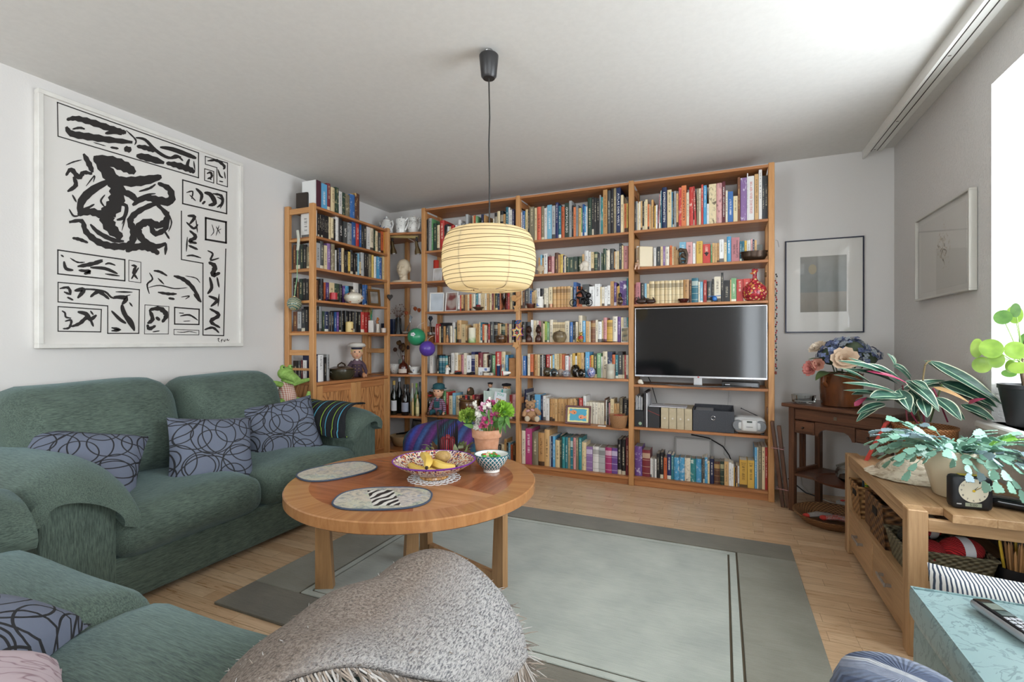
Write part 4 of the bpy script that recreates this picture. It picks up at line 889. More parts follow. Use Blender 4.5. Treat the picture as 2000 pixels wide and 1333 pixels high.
# gift bag
bag = thing('gift_bag', 'pale green paper gift bag with a handwritten card clipped on', 'gift bag', spot(966, zz[5], 3.625))
t = NT('marbled_paper'); n = t.noise(t.co(scale=(9, 9, 2.5)), 1.6, 2, .5, .6); t.set(Base_Color=t.ramp(n, [(.3, 'a9c0b4'), (.5, 'c6d4cc'), (.7, 'dfe5e2')]), Roughness=.4)
W, D, H = .105, .055, .245
front = [(-W, 0, 0), (W, 0, 0), (W*.98, .004, H*.62), (W*.86, .0, H*1.0), (-W*.98, .006, H*.97)]
m = MB(); m.add([(-W, 0, 0), (W, 0, 0), (W*.92, -.004, H*.98), (-W*1.0, .004, H*.96), (0, -.006, H*.5)], [(0, 1, 4), (1, 2, 4), (2, 3, 4), (3, 0, 4)]); new('front_panel', m, t.mat, bag)
m = MB(); m.add([(-W, D*2, 0), (W, D*2, 0), (W*.94, D*1.9, H*1.02), (-W*.96, D*1.9, H*1.03)], [(3, 2, 1, 0)]); new('rear_panel', m, t.mat, bag)
for sg in (-1, 1):
    q = W*sg; m = MB(); m.add([(q, 0, 0), (q, D*2, 0), (q*.95, D*1.9, H*1.02), (q*.70, D, H*.93), (q*(.96), 0, H*.97), (q*.72, D, H*.3)], [(0, 5, 4), (4, 5, 3), (5, 2, 3), (1, 2, 5), (0, 1, 5)]); new('gusset', m, t.mat, bag)
m = MB(); m.add([(-W, 0, .001), (W, 0, .001), (W, 2*D, .001), (-W, 2*D, .001)], [(0, 1, 2, 3)]); new('bottom_panel', m, t.mat, bag)
nt = thing('greeting_card', 'white card reading you & me hanging from the gift bag', 'card', spot(975.5, zz[5]+.128, 3.611)+Vector((0, 0, 0)), rot=(.06, .12, 0))
m = MB(); m.box(-.053, .053, 0, .0008, 0, .105); new('card_sheet', m, plain('e6e8ee', .5), nt)
text_mesh('you', nt, plain('5fc0a4', .5), .062, .030, Matrix.Translation((0, -.0008, .083)) @ Matrix.Rotation(PI/2, 4, 'X') @ Matrix.Rotation(-.08, 4, 'Z'))
text_mesh('me', nt, plain('d9793f', .5), .076, .040, Matrix.Translation((.004, -.0008, .030)) @ Matrix.Rotation(PI/2, 4, 'X') @ Matrix.Rotation(-.12, 4, 'Z'))
for sg in (-1, 1):
    m = MB(); m.box(-.004, .004, -.006+sg*.0045, -.0015+sg*.0045, 0, .052, .001); 
    if sg < 0: pg = one('clothes_peg', m, plain('2a9a9a', .35), 'teal clothes peg holding the card on the gift bag', 'clothes peg', spot(980.5, zz[5]+.205, 3.617), rot=(0, .1, 0))
    else: new('peg_half', m, plain('2a9a9a', .35), pg)
p = spot(840, zz[5], 3.70); m = MB(); m.lathe([(.018, 0), (.02, .004), (.02, .10), (.008, .13), (.008, .16), (.016, .185), (.010, .2), (0, .2)], 14, wob=lambda a, z: 1+.1*math.sin(5*a+40*z))
o = one('wrapped_bottle', m, glass('cellophane', 'e8e8ea', .12), 'cellophane-wrapped bottle with a red ribbon beside the doll', 'bottle', p)
m = MB(); m.lathe([(.0, .10), (.014, .10), (.014, .004), (0, .004)], 12); new('bottle_body', m, plain('181a18', .2), o)
m = MB(); m.tube([(.018*math.cos(i*.6), .018*math.sin(i*.6), .163+.004*math.sin(i*2)) for i in range(11)], .005, 6); new('ribbon', m, plain('c12a30', .5), o)
m = MB(); m.box(-.075, .075, 0, .20, 0, .045, .001); m2 = one('board_game_box', m, plain('8fcf9a', .45), 'mint green flat box on the bottom shelf behind striped blanket', 'box', spot(848, zz[6]+.115, 3.65))
m = MB(); m.box(-.085, .085, 0, .21, 0, .1145, .002); one('brown_carton', m, plain('6e5238', .7), 'brown carton under the mint green flat box', 'carton', spot(849, zz[6], 3.645))

# --- middle bay
zz = SH['B']
m = MB()
for i in range(9):
    a = -1.0+2.0*i/8; m.ball((.016*math.sin(a), 0, .012+.034*math.cos(a)), (.006, .006, .03), 8, 6, rot=(0, a, 0))
m.lathe([(.014, 0), (.01, .01), (.004, .016)], 12); one('scallop_shell', m, plain('cdb99a', .5), 'fan-shaped beige scallop shell standing before the books', 'shell', spot(1056, zz[1], 3.635))
p = spot(1141, zz[1], 3.632); r = thing('portrait_bust', 'small white bust of a bearded head facing sideways', 'bust', p, .2)
WH = plain('d9cfbf', .55)
m = MB(); m.ball((.006, 0, .052), (.031, .026, .032), 18, 12); m.ball((-.018, 0, .042), (.018, .02, .024), 14, 10); m.tube([(-.026, 0, .052), (-.036, 0, .042), (-.030, 0, .038)], [.006, .007, .006], 8); m.ball((-.022, 0, .024), (.014, .016, .018), 12, 8); m.tube([(.006, 0, .03), (.008, 0, .004)], [.022, .028], 14)
new('head', m, WH, r, ang=70); m = MB(); m.lathe([(.030, 0), (.033, .004), (.024, .010), (.02, .012), (0, .012)], 18, (.002, 0, 0), sx=1.25); new('base', m, WH, r)
turned('brown_pot', 'low reddish brown flowerpot-shaped cup on third shelf', 'pot', 1036.5, zz[2], [(6.5, 0), (7, .5), (8.3, 7), (9.3, 7), (9.3, 8.6), (7.8, 8.6), (6.5, 1), (0, 1)], plain('5a2c20', .35), Y=3.632)
o, p, k = turned('pill_bottle', 'white plastic pill bottle with blue mark before the books', 'bottle', 1054.5, zz[2], [(7, 0), (7.3, .6), (7.3, 16), (6, 18), (0, 18)], CERW, Y=3.632, parts=[('cap', [(6.3, 18), (6.3, 21.5), (0, 21.8)], CERW)])
m = MB(); m.box(-4*k, -2.2*k, -7.5*k, -7.2*k, 3*k, 8*k); m.box(-4*k, 1*k, -7.5*k, -7.2*k, 3*k, 4.6*k); new('blue_mark', m, plain('3a66b4', .4), o)
turned('candle', 'short copper brown tealight beside leather-bound classics', 'candle', 1076, zz[2], [(3.6, 0), (3.8, 7), (0, 7)], plain('a67a5e', .3, .4), Y=3.632)
# motorcycle sculpture
p = spot(1136, zz[2], 3.62); BL = plain('17171a', .35, .4); r = thing('motorbike_sculpture', 'black metal sculpture of a rider on a motorcycle', 'sculpture', p, .15)
for x, nm in ((-.065, 'wheel'), (.055, 'wheel')):
    m = MB(); m.tube([(x+.026*math.cos(2*PI*i/24), 0, .029+.026*math.sin(2*PI*i/24)) for i in range(24)], .0035, 6, 0, True)
    for i in range(4): a = PI*i/4; m.tube([(x+.025*math.cos(a), 0, .029+.025*math.sin(a)), (x-.025*math.cos(a), 0, .029-.025*math.sin(a))], .0012, 4)
    new(nm, m, BL, r)
m = MB(); m.tube([(-.065, 0, .029), (-.04, 0, .085)], .003, 6); m.tube([(-.04, 0, .075), (-.01, 0, .06), (.03, 0, .062), (.055, 0, .03)], [.006, .014, .012, .004], 8); m.cbox((.0, 0, .035), (.04, .022, .032), .004); m.tube([(0, .01, .02), (.06, .012, .022)], .004, 6); m.tube([(-.045, -.02, .09), (-.04, .02, .09)], .003, 6); new('frame', m, BL, r)
m = MB(); m.tube([(.025, 0, .068), (.02, 0, .1), (-.005, 0, .125)], [.016, .02, .016], 10); m.ball((-.016, 0, .142), (.014, .013, .016), 10, 8); m.tube([(-.002, .012, .12), (-.03, .016, .105), (-.042, .016, .092)], [.007, .006, .005], 8); m.tube([(-.002, -.012, .12), (-.03, -.016, .105), (-.042, -.016, .092)], [.007, .006, .005], 8); m.tube([(.02, .012, .068), (-.012, .018, .062), (.0, .018, .02)], [.011, .010, .008], 8); m.tube([(.02, -.012, .068), (-.012, -.018, .062), (.0, -.018, .02)], [.011, .010, .008], 8); m.ball((.052, 0, .085), (.022, .018, .022), 10, 8); m.ball((.03, 0, .098), (.018, .016, .016), 10, 8); new('rider', m, BL, r, ang=60)
p = spot(1211, zz[2], 3.625); m = MB(); m.lathe([(.004, .0), (.016, .008), (.0225, .028), (.019, .045), (.011, .06), (.010, .066)], 18); o = one('light_bulb', m, glass('amber_glass', 'f2d6a8'), 'amber filament bulb standing on its glass end', 'light bulb', p)
m = MB(); m.lathe([(.011, .064), (.012, .068), (.012, .086), (.006, .094), (0, .094)], 14); new('screw_cap', m, plain('1d1a18', .4), o); m = MB(); m.tube([(0, 0, .066), (.006, 0, .03), (0, 0, .02), (-.006, 0, .03), (0, 0, .066)], .001, 4); new('filament', m, plain('8a6a3a', .3, .8), o)
# carved heads
WD = speckled('dark_carved_wood', '2e1812', '4c2a1e', 25, .3, .1, stretch=(1, 1, .3))
for px, s, lab, knot in ((1033, .135, 'taller carved dark wood head looking straight ahead', 0), (1051.5, .132, 'carved dark wood head with knotted hair, beside the taller head', 1)):
    r = thing('carved_head', lab, 'sculpture', spot(px, zz[3], 3.645), .25, 'carved dark wood heads')
    m = MB(); m.lathe([(.0235, 0), (.027, .004), (.026, s*.26), (.019, s*.36), (.0115, s*.44), (.0115, s*.52)], 16, sy=.7); new('shoulders', m, WD, r, ang=60)
    m = MB(); m.ball((0, 0, s*.72), (.019, .022, s*.22), 16, 12); m.tube([(0, -.02, s*.76), (0, -.028, s*.66), (0, -.02, s*.645)], [.003, .006, .004], 8); m.ball((0, -.019, s*.585), (.007, .006, .004), 8, 6)
    for sg in (-1, 1): m.ball((sg*.02, .002, s*.69), (.003, .006, .012), 8, 6); m.ball((sg*.008, -.0195, s*.745), (.005, .003, .003), 8, 6)
    new('face', m, WD, r, ang=60); m = MB(); m.ball((0, .007, s*.82), (.0205, .0215, s*.17), 14, 10)
    if knot: m.ball((0, .002, s*1.0), (.012, .012, .010), 10, 6)
    new('hair', m, plain('26140f', .5), r, ang=60)
turned('lidded_jar', 'squat olive stoneware jar with domed lid, fourth shelf', 'jar', 1093, zz[3], [(8, 0), (10, .6), (13.8, 8), (14, 12), (12, 17.5), (11.5, 18)], M_STONE, Y=3.625, parts=[('lid', [(11.6, 18), (11.6, 18.8), (6, 21.6), (1.5, 22.4), (1.6, 24.4), (0, 24.6)], M_STONE)])
p = spot(1134.5, zz[3], 3.628); GO = plain('c9a85a', .25, .7); r = thing('bear_figurine', 'golden bear figurine with a red vest holding a cub', 'figurine', p)
m = MB(); m.ball((0, 0, .026), (.02, .017, .025), 14, 10); m.ball((0, -.004, .062), (.0145, .014, .014), 12, 9); m.ball((0, -.018, .059), (.006, .006, .005), 8, 6)
for sg in (-1, 1): m.ball((sg*.010, 0, .076), (.005, .003, .006), 8, 6); m.ball((sg*.014, -.014, .007), (.008, .013, .007), 8, 6); m.tube([(sg*.016, 0, .042), (sg*.02, -.012, .03)], [.006, .005], 8)
new('body', m, GO, r, ang=60); m = MB(); m.lathe([(.0205, .024), (.0208, .034), (.0165, .048)], 14, sy=.86); new('vest', m, plain('b02c2c', .4), r); m = MB(); m.ball((-.026, -.008, .011), (.009, .009, .011), 10, 8); m.ball((-.026, -.008, .026), .007, 10, 8); new('cub', m, GO, r)
m = MB(); m.box(-.026, .026, 0, .002, 0, .112); o = one('snapshot', m, plain('dcdad4', .4), 'snapshot of a standing figure leaning on the books', 'photograph', spot(1220, zz[3], 3.642), rot=(-.08, 0, .05))
m = MB(); m.box(-.023, .023, -.0004, 0, .004, .108); new('print', m, blur_photo('snapshot_print', [(.35, '3c4038'), (.55, '8a7a5a'), (.7, 'b8a888')], 30), o)
m = MB(); m.lathe([(.006, 0), (.05, .002), (.062, .006), (.058, .006), (0, .003)], 20, sx=1.1, sy=.3); one('oval_tray', m, plain('3c2a22', .4), 'small dark oval tray along the shelf edge, fourth shelf', 'tray', spot(1190, zz[3], 3.637-.0))
# glass paperweights
def swirl(name, cols, sc):
    t = NT(name); n = t.noise(t.co(), sc, 3, .6, 2.0); t.set(Base_Color=t.ramp(n, cols), Roughness=.05); t.put(t.b.inputs['Coat Weight'], 1.0); return t.mat
for px, r_, zc_, Yq, lab, mt in ((1069.5, 9, 0, 3.655, 'dark speckled glass ball, first of the paperweights', swirl('dark_ball', [(.35, '1a1712'), (.55, '4a3c24'), (.7, '8a8468')], 50)), (1081.5, 8.4, 0, 3.622, 'clear glass ball with a sculpted core, second paperweight', GLASS), (1096, 7.6, 0, 3.675, 'milky grey glass ball at the rear of the paperweights', plain('a89a90', .1)),
        (1105.5, 8.4, 0, 3.622, 'low domed glass paperweight with blue and white bubbles', swirl('bubble', [(.4, '2a3a5a'), (.5, 'b8bcc4'), (.62, '6a5448')], 60)), (1124, 9.5, 1, 3.655, 'tall egg-shaped clear glass paperweight', GLASS), (1134.5, 8.6, 0, 3.622, 'clear glass ball with a frosted star inside', GLASS), (1155, 8.2, 2, 3.625, 'blue, white and gold flecked glass egg', swirl('fleck', [(.40, '1f3a8a'), (.48, '3f62b8'), (.54, 'e6e4ea'), (.62, 'b87a4a'), (.68, '243a80')], 75))):
    p = spot(px, zz[4], Yq); k = kpx(px, Yq); m = MB(); R_ = r_*k; hz = R_*(.85 if 'domed' in lab else 1.3 if zc_ else 1)
    m.ball((0, 0, hz), (R_, R_, hz), 20, 14); o = one('paperweight', m, mt, lab, 'paperweight', p, group='glass paperweights on the fifth shelf')
    if mt is GLASS: m = MB(); m.ball((0, 0, hz*.9), (R_*.4, R_*.4, hz*.45), 10, 8); m.ball((0, 0, hz*.4), (R_*.5, R_*.5, hz*.15), 10, 6); new('core', m, plain('8f8a84', .3), o)
turned('ceramic_cup', 'tall pale grey ceramic beaker with dents, fifth shelf', 'cup', 1192.5, zz[4], [(7.5, 0), (8.4, 1), (8.2, 14), (7.6, 17), (8.6, 20), (8.8, 28), (8.2, 28.3), (7.4, 20), (7.4, 2), (0, 2)], plain('bdb8a8', .25), Y=3.622)
# teddy
FUR = speckled('teddy_fur', 'a87c56', 'd0a880', 320, .95, .8, bd=.006)
r = thing('teddy_bear', 'beige teddy bear with a pink bow sitting on the shelf', 'teddy bear', spot(1037.5, zz[5]+.005, 3.66), .25)
m = MB(); m.ball((0, 0, .052), (.045, .038, .052), 18, 12); m.ball((-.006, -.008, .122), (.041, .038, .037), 18, 12); m.ball((-.002, -.045, .112), (.018, .016, .014), 12, 8)
for sg in (-1, 1): m.ball((-.006+sg*.032, 0, .154), (.014, .008, .014), 10, 8)
m.tube([(.035, -.005, .085), (.06, -.025, .072), (.072, -.04, .055)], [.02, .019, .017], 10); m.tube([(-.035, -.005, .085), (-.052, -.03, .06), (-.055, -.04, .035)], [.02, .019, .017], 10)
m.tube([(.025, -.02, .022), (.055, -.07, .024)], [.026, .024], 10); m.tube([(-.025, -.02, .022), (-.022, -.075, .024)], [.026, .024], 10); new('body', m, FUR, r, ang=70)
for x in (.057, -.021): m = MB(); m.ball((x, -.090, .025), (.021, .010, .023), 12, 8); new('foot_pad', m, plain('c8b8a0', .9), r)
m = MB(); m.ball((-.001, -.060, .116), (.006, .004, .005), 8, 6); m.ball((-.022, -.042, .130), .0045, 8, 6); m.ball((.012, -.043, .130), .0045, 8, 6); new('nose_and_eyes', m, plain('1a1412', .2), r)
m = MB()
for sg in (-1, 1): m.ball((sg*.018-.004, -.040, .086+.004*sg), (.018, .006, .010), 10, 6, rot=(0, sg*.4, 0))
new('bow', m, plain('c99a9c', .5), r)
# fish picture
t = NT('fish_paper'); gx, gy, gz = t.xyz(t.co('Generated')); n = t.noise(t.co('Generated'), 5, 2)
ed = t.math('MAXIMUM', t.math('ABSOLUTE', t.math('SUBTRACT', gx, .5)), t.math('ABSOLUTE', t.math('SUBTRACT', gz, .5)))
t.set(Base_Color=t.mix(t.math('LESS_THAN', t.math('MULTIPLY_ADD', n, .12, ed), .46), 'e6dc9a', '3ba0bc'), Roughness=.4)
fr = framed('framed_drawing', 'child-like drawing of two orange fish in a maroon frame', 'picture', .20, .145, .014, .016, plain('5a2420', .35), t.mat, spot(1128, zz[5], 3.635), (-.2, 0, .06), glassy=False)
for cx, cz, sx in ((-.035, .092, 1), (.028, .058, -1)):
    m = MB(); pts = [(cx+.024*math.cos(2*PI*i/18), cz+.017*math.sin(2*PI*i/18)) for i in range(18)]; m.prism(pts, .0045, .0055); m.prism([(cx-sx*.018, cz), (cx-sx*.042, cz+.02), (cx-sx*.036, cz), (cx-sx*.042, cz-.02)][::sx], .0044, .0054); new('fish', m, plain('e0905c' if sx > 0 else 'e69a72', .5), fr)
    m = MB(); m.prism([(cx+sx*.006+.005*math.cos(2*PI*i/10), cz-.004+.005*math.sin(2*PI*i/10)) for i in range(10)], .0042, .0046); m.prism([(cx-.004+.003*math.cos(2*PI*i/8), cz+.007+.0025*math.sin(2*PI*i/8)) for i in range(8)], .0042, .0046); new('fish_face', m, plain('7a2a26', .5), fr)
# small basket
def wicker(name, a, b, sc=90):
    t = NT(name); x, y, z = t.xyz(t.co()); an = t.math('ARCTAN2', y, x); w1 = t.math('SINE', t.math('MULTIPLY', an, 44)); w2 = t.math('SINE', t.math('MULTIPLY', z, sc*6)); f = t.math('MULTIPLY', w1, w2)
    t.set(Base_Color=t.ramp(t.math('MULTIPLY_ADD', f, .5, .5), [(.2, a), (.8, b)]), Roughness=.6); t.bump(f, .5, .003); return t.mat
o, p, k = turned('wicker_basket', 'small tan wicker basket with scissors inside, sixth shelf', 'basket', 1208.5, zz[5], [(13, 0), (14, 1), (18, 22), (18.6, 22), (18.6, 25), (17.6, 25), (17, 22), (13, 2), (0, 2)], wicker('tan_wicker', '8a5c38', 'c2966a'), Y=3.65)
turned('red_tin_lid', 'red tin lying in the small tan basket', 'tin', 1207, zz[5]+19*k, [(9, 0), (9, 5), (0, 5)], plain('c03a34', .4), Y=3.65)
m = MB(); m.box(-.01, .012, -.006, .006, 0, .14, .003); one('scissors_case', m, plain('19181b', .4), 'black scissors case sticking out of the small basket', 'case', spot(1220, zz[5]+.02, 3.67), rot=(0, .22, 0))
m = MB(); m.box(-.03, .03, -.016, .016, 0, .006, .001); one('note_pad', m, plain('e4e2dc', .5), 'thin white note pad on the shelf edge by the small basket', 'note pad', spot(1176, zz[5], 3.64))

# --- television bay
zz = SH['C']
p = spot(1262.7, zz[1], 3.632); m = MB(); m.box(-.052, .052, 0, .13, 0, .150, .004); o = one('slipcase', m, plain('d8c8a8', .35), 'blank cream slipcase box at the start of the second row', 'box', p, rz=.55)
r = thing('cherub_figurine', 'small cherub figurine sitting on the shelf edge with dangling legs', 'figurine', spot(1246.5, zz[1], 3.63), -.1)
CK = plain('d9b59c', .45)
m = MB(); m.lathe([(.012, 0), (.015, .006), (.011, .028), (.005, .034)], 12); m.tube([(.01, 0, .026), (.018, -.012, .016), (.008, -.018, .012)], [.006, .005, .005], 8); m.tube([(-.01, 0, .026), (-.018, -.012, .016), (-.004, -.018, .012)], [.006, .005, .005], 8)
m.tube([(.006, -.002, .006), (.012, -.024, .007), (.010, -.028, -.02)], [.0075, .007, .005], 8); m.tube([(-.006, -.002, .006), (-.012, -.024, .007), (-.016, -.028, -.02)], [.0075, .007, .005], 8); m.ball((0, -.002, .045), (.011, .011, .012), 12, 9); new('body', m, CK, r, ang=60)
m = MB(); m.ball((0, .002, .049), (.012, .0115, .010), 12, 8); new('hair', m, plain('5a3a26', .7), r)
for sg in (-1, 1): m = MB(); m.ball((sg*.018, .008, .028), (.012, .003, .010), 10, 6, rot=(0, sg*.7, 0)); new('wing', m, plain('c8a070', .5), r)
r = thing('embrace_sculpture', 'dark wood sculpture of an abstract embracing pair', 'sculpture', spot(1334, zz[1], 3.628)); WD2 = plain('4a3a2a', .4)
k = kpx(1334, 3.63)
m = MB(); m.tube([(-3*k, 0, 29*k), (4*k, 0, 27*k), (7.5*k, 0, 18*k), (6.5*k, 0, 7*k), (5*k, 0, 2*k)], [3*k, 4*k, 2.6*k, 2.4*k, 3*k], 10); m.tube([(-5*k, 0, 3*k), (-6.5*k, 0, 12*k), (-3*k, 0, 18*k), (2*k, 0, 15*k), (5.5*k, 0, 12*k)], [3*k, 2.4*k, 2.6*k, 3*k, 2*k], 10); m.tube([(-6*k, 0, 8*k), (0, 0, 7.5*k), (6*k, 0, 8*k)], 1.5*k, 8); m.box(-6.6*k, 6.6*k, -3*k, 3*k, 0, 2.6*k, .002); new('figures', m, WD2, r, ang=60)
m = MB(); m.ball((-4.5*k, 0, 28*k), 4.6*k, 14, 10); new('head', m, WD2, r); m = MB(); m.ball((-.5*k, 0, 18*k), 4.4*k, 14, 10); new('head', m, WD2, r)
p = spot(1472.5, zz[1], 3.635); m = MB(); m.lathe([(.052, 0), (.062, .004), (.077, .03), (.074, .048), (.08, .056), (.08, .060), (.073, .058), (.07, .048), (.06, .012), (0, .008)], 28, sx=1.05, sy=.52, wob=lambda a, z: 1+.02*math.sin(9*a)); one('bronze_bowl', m, plain('3a2a1e', .3, .6), 'oval dark bronze bowl with relief on the second row', 'bowl', p)
m = MB(); m.box(-.02, .02, 0, .003, 0, .115); one('grey_card', m, plain('8a8f8c', .5), 'grey printed card leaning behind the bronze bowl', 'card', spot(1483.5, zz[1], 3.705), rz=.2)
for px, s, lab in ((1253, 1.0, 'larger carved dark wooden duck lying on the shelf'), (1271, .85, 'smaller carved dark wooden duck with raised tail')):
    m = MB(); m.ball((0, 0, .019*s), (.042*s, .018, .019*s), 14, 10); m.tube([(-.025*s, 0, .025*s), (-.02*s, 0, .04*s), (-.028*s, 0, .048*s)], [.009*s, .007*s, .009*s], 8); m.tube([(.03*s, 0, .024*s), (.016*s, 0, .058*s)], [.012*s, .002], 8); m.tube([(-.032*s, 0, .047*s), (-.046*s, 0, .044*s)], [.004, .002], 6); one('wooden_duck', m, plain('34211a', .3), lab, 'figurine', spot(px, zz[2], 3.628), rz=.15, group='carved wooden ducks', ang=60)
turned('small_bowl', 'small dark red bowl with glass beads above the television', 'bowl', 1334.5, zz[2], [(5, 0), (6, .3), (10, 5.5), (10.3, 7.4), (9.6, 7.4), (8.6, 5), (4, 1.4), (0, 1.2)], plain('451a18', .2), Y=3.628, parts=[('glass_beads', [(0, 4), (8, 4.5), (6, 7.5), (3, 8.4), (0, 8.8)], plain('b8c4d0', .1))])
r = thing('toy_plane', 'small blue toy propeller plane standing before the books', 'toy plane', spot(1395, zz[2], 3.625), .2); BLU = plain('2f74c0', .35)
m = MB(); m.rbox(-.015, .015, -.03, .02, .004, .036, .012, 5); new('body', m, BLU, r); m = MB(); m.box(-.042, .042, -.02, .0, .037, .0405, .001, 0, Matrix.Rotation(-.06, 4, 'Y')); new('wing', m, BLU, r)
m = MB(); m.box(-.012, .012, .012, .022, .03, .032); m.box(-.001, .001, .012, .022, .03, .044); new('tail', m, BLU, r)
for sg in (-1, 1): m = MB(); m.lathe([(0, -.003), (.007, -.003), (.007, .003), (0, .003)], 12, (0, 0, 0), 0, Matrix.Translation((sg*.017, -.012, .007)) @ Matrix.Rotation(PI/2, 4, 'Y')); new('wheel', m, plain('1c1c1e', .5), r)
# hen
t = NT('mosaic_hen'); vo = t.n('TexVoronoi', {'feature': 'F1'}, Vector=t.co(), Scale=75); rr_ = t.ramp(vo.outputs['Color'], [(.25, 'b8323a'), (.45, 'd8505a'), (.6, 'd89a4a'), (.72, 'e6c088'), (.8, 'a82c3c'), (.9, 'd86a78')], 'CONSTANT'); dd = t.math('GREATER_THAN', vo.outputs['Distance'], .58); t.set(Base_Color=t.mix(dd, rr_, '8a2430'), Roughness=.2)
o, p, k = turned('ceramic_hen', 'round red and gold patterned ceramic hen on the row above television', 'figurine', 1474, zz[2], [(13, 0), (17, 1.4), (21.5, 9), (22.5, 17), (20, 26), (13, 34), (6.5, 39), (4, 44), (3.6, 52), (4.2, 56), (3, 59), (0, 60)], t.mat, Y=3.655)
RD = plain('9a1f26', .3)
m = MB()
for i in range(4): m.ball(((-3.2+2.4*i)*k, 0, (59.5+.8*math.sin(i*2))*k), (2.2*k, 1.2*k, 3.4*k), 8, 6)
new('comb', m, RD, o); m = MB(); m.ball((-2*k, -3.6*k, 46*k), (2.2*k, 1.4*k, 5*k), 8, 6); new('wattle', m, RD, o); m = MB(); m.lathe([(2.6*k, 0), (1.4*k, 3*k), (0, 6*k)], 10, (0, 0, 0), 0, Matrix.Translation((-3.4*k, -1*k, 54*k)) @ Matrix.Rotation(-PI/2, 4, 'Y')); new('beak', m, plain('d8743c', .4), o)
m = MB(); m.lathe([(0, -.006), (.017, -.006), (.017, .006), (0, .006)], 16, (0, 0, 0), 0, Matrix.Rotation(PI/2, 4, 'X')); one('wooden_disc', m, plain('8a6a44', .5), 'round wooden disc fixed to the last upright near the hen', 'ornament', (.283-.008, 3.74, 1.345+.185), rz=PI/2)
# television
tv = thing('television', 'large flat television with thin silver bezel filling the bay', 'television', (-.155, 3.66, zz[3]))
tx0, tx1, tz0, tz1 = -.590, .278, .812, 1.315; TY = 3.632
t = NT('tv_screen'); t.set(Base_Color=(.004, .004, .005, 1), Roughness=.08); t.put(t.b.inputs['Specular IOR Level'], .45)
m = MB(); m.box(tx0+.006, tx1-.006, TY-.001, TY+.004, tz0+.012, tz1-.005); new('screen', m, t.mat, tv, w=True)
SIL = plain('b9bbbe', .25, .8)
for a in ((tx0, tx1, tz1-.006, tz1), (tx0, tx1, tz0, tz0+.013), (tx0, tx0+.006, tz0+.013, tz1-.006), (tx1-.006, tx1, tz0+.013, tz1-.006)):
    m = MB(); m.box(a[0], a[1], TY-.005, TY+.02, a[2], a[3], .001); new('bezel', m, SIL, tv, w=True)
m = MB(); m.box(tx0+.008, tx1-.008, TY+.005, TY+.05, tz0+.014, tz1-.01, .006); new('rear_shell', m, plain('1a1a1c', .5), tv, w=True)
m = MB(); m.box(-.185, -.125, TY-.004, TY+.03, zz[3]+.008, tz0+.002, .003); new('stand_neck', m, SIL, tv, w=True)
m = MB(); pts = []
for i in range(17):
    u = -1+2*i/16; pts.append(Vector((-.15+.335*u, TY-.055+.10*abs(u)**1.5+.03*0, zz[3]+.0055)))
m.tube([p_ for p_ in pts], [.016 if 2 < i < 14 else .012 for i in range(17)], 8, 0, False, .32); new('stand_foot', m, SIL, tv, w=True)
m = MB(); m.box(-.158, -.146, TY-.0056, TY-.005, tz0+.003, tz0+.010); new('brand_lamp', m, plain('b8323a', .4), tv, w=True)
m = MB(); m.box(-.11, .125, -.07, .07, 0, .036, .002); o = one('disc_player', m, plain('17171a', .3), 'flat black disc player under the television corner', 'disc player', (.11, 3.745, zz[3]+.0006))
m = MB(); m.box(-.10, .115, -.0715, -.070, .006, .03); new('front_panel', m, plain('0c0c0f', .12), o); m = MB(); m.box(-.09, -.06, -.0722, -.0715, .014, .02); new('badge', m, plain('c8c8cc', .3), o)
p = spot(1250.5, zz[3], 3.64); m = MB(); m.ball((0, 0, .019), (.019, .011, .018), 14, 10); m.ball((.012, -.004, .010), (.013, .01, .010), 10, 8); one('white_shell', m, plain('ddd5c6', .4), 'small white shell on the shelf under the television', 'shell', p)
# fifth shelf: files, boxes, radio
def card_file(name, x0, x1, h, mat, lab, Yf=3.645, dep=.24, hole=True, group=None, papers=False, bh=None):
    p = Vector(((x0+x1)/2, Yf, zz[4]+.0006)); w = x1-x0; r = thing(name, lab, 'file', p, 0, group)
    m = MB(); q = [(0, 0), (dep, 0), (dep, h), (.09, h), (0, h*.66)] if papers else [(0, 0), (dep, 0), (dep, h), (0, h)]
    M = Matrix.Rotation(PI/2, 4, 'Z'); M = Matrix(((0, 1, 0, 0), (1, 0, 0, 0), (0, 0, 1, 0), (0, 0, 0, 1)))
    m.prism(q, -w/2+.0005, w/2-.0005, 0, M); new('case', m, mat, r, flat=True)
    if hole:
        for dz in (.0,):
            m = MB(); m.lathe([(0, -.0008), (.006, -.0008), (.0065, .0008)], 14, (0, 0, 0), 0, Matrix.Translation((0, 0, h*.5)) @ Matrix.Rotation(PI/2, 4, 'X')); new('finger_hole', m, plain('ded9cf', .3), r)
    if papers:
        for i in range(6): m = MB(); a = -w/2+.006+(w-.012)*i/6; m.box(a, a+.004, .012, dep-.02, .01, h*(1.30-.03*(i % 3))-.0); new('paper', m, plain('dcdcda' if i % 2 else 'b9bcc2', .7), r)
    return r
def ux(px): return at(px, 700, Y=3.645).x
card_file('magazine_file', ux(1239.5), ux(1257), .175, plain('252628', .6), 'black magazine file holding loose papers, first on the shelf', hole=False, papers=True)
o = new('round_sticker', (lambda m: (m.lathe([(0, -.0008), (.012, -.0008), (.012, .0004)], 18, (0, 0, 0), 0, Matrix.Rotation(PI/2, 4, 'X')), m)[1])(MB()), plain('9fb89a', .4), None); o.parent = [q for q in bpy.data.objects if q.name.startswith('magazine_file')][0]; o.location = (.008, -.0006, .025)
card_file('ring_binder', ux(1257.5), ux(1261.5), .26, plain('2a2426', .5), 'tall narrow black binder beside the magazine file', hole=False)
card_file('document_folder', ux(1262), ux(1264.5), .25, plain('d2d2d4', .5), 'thin white document folder next to the black binder', hole=False)
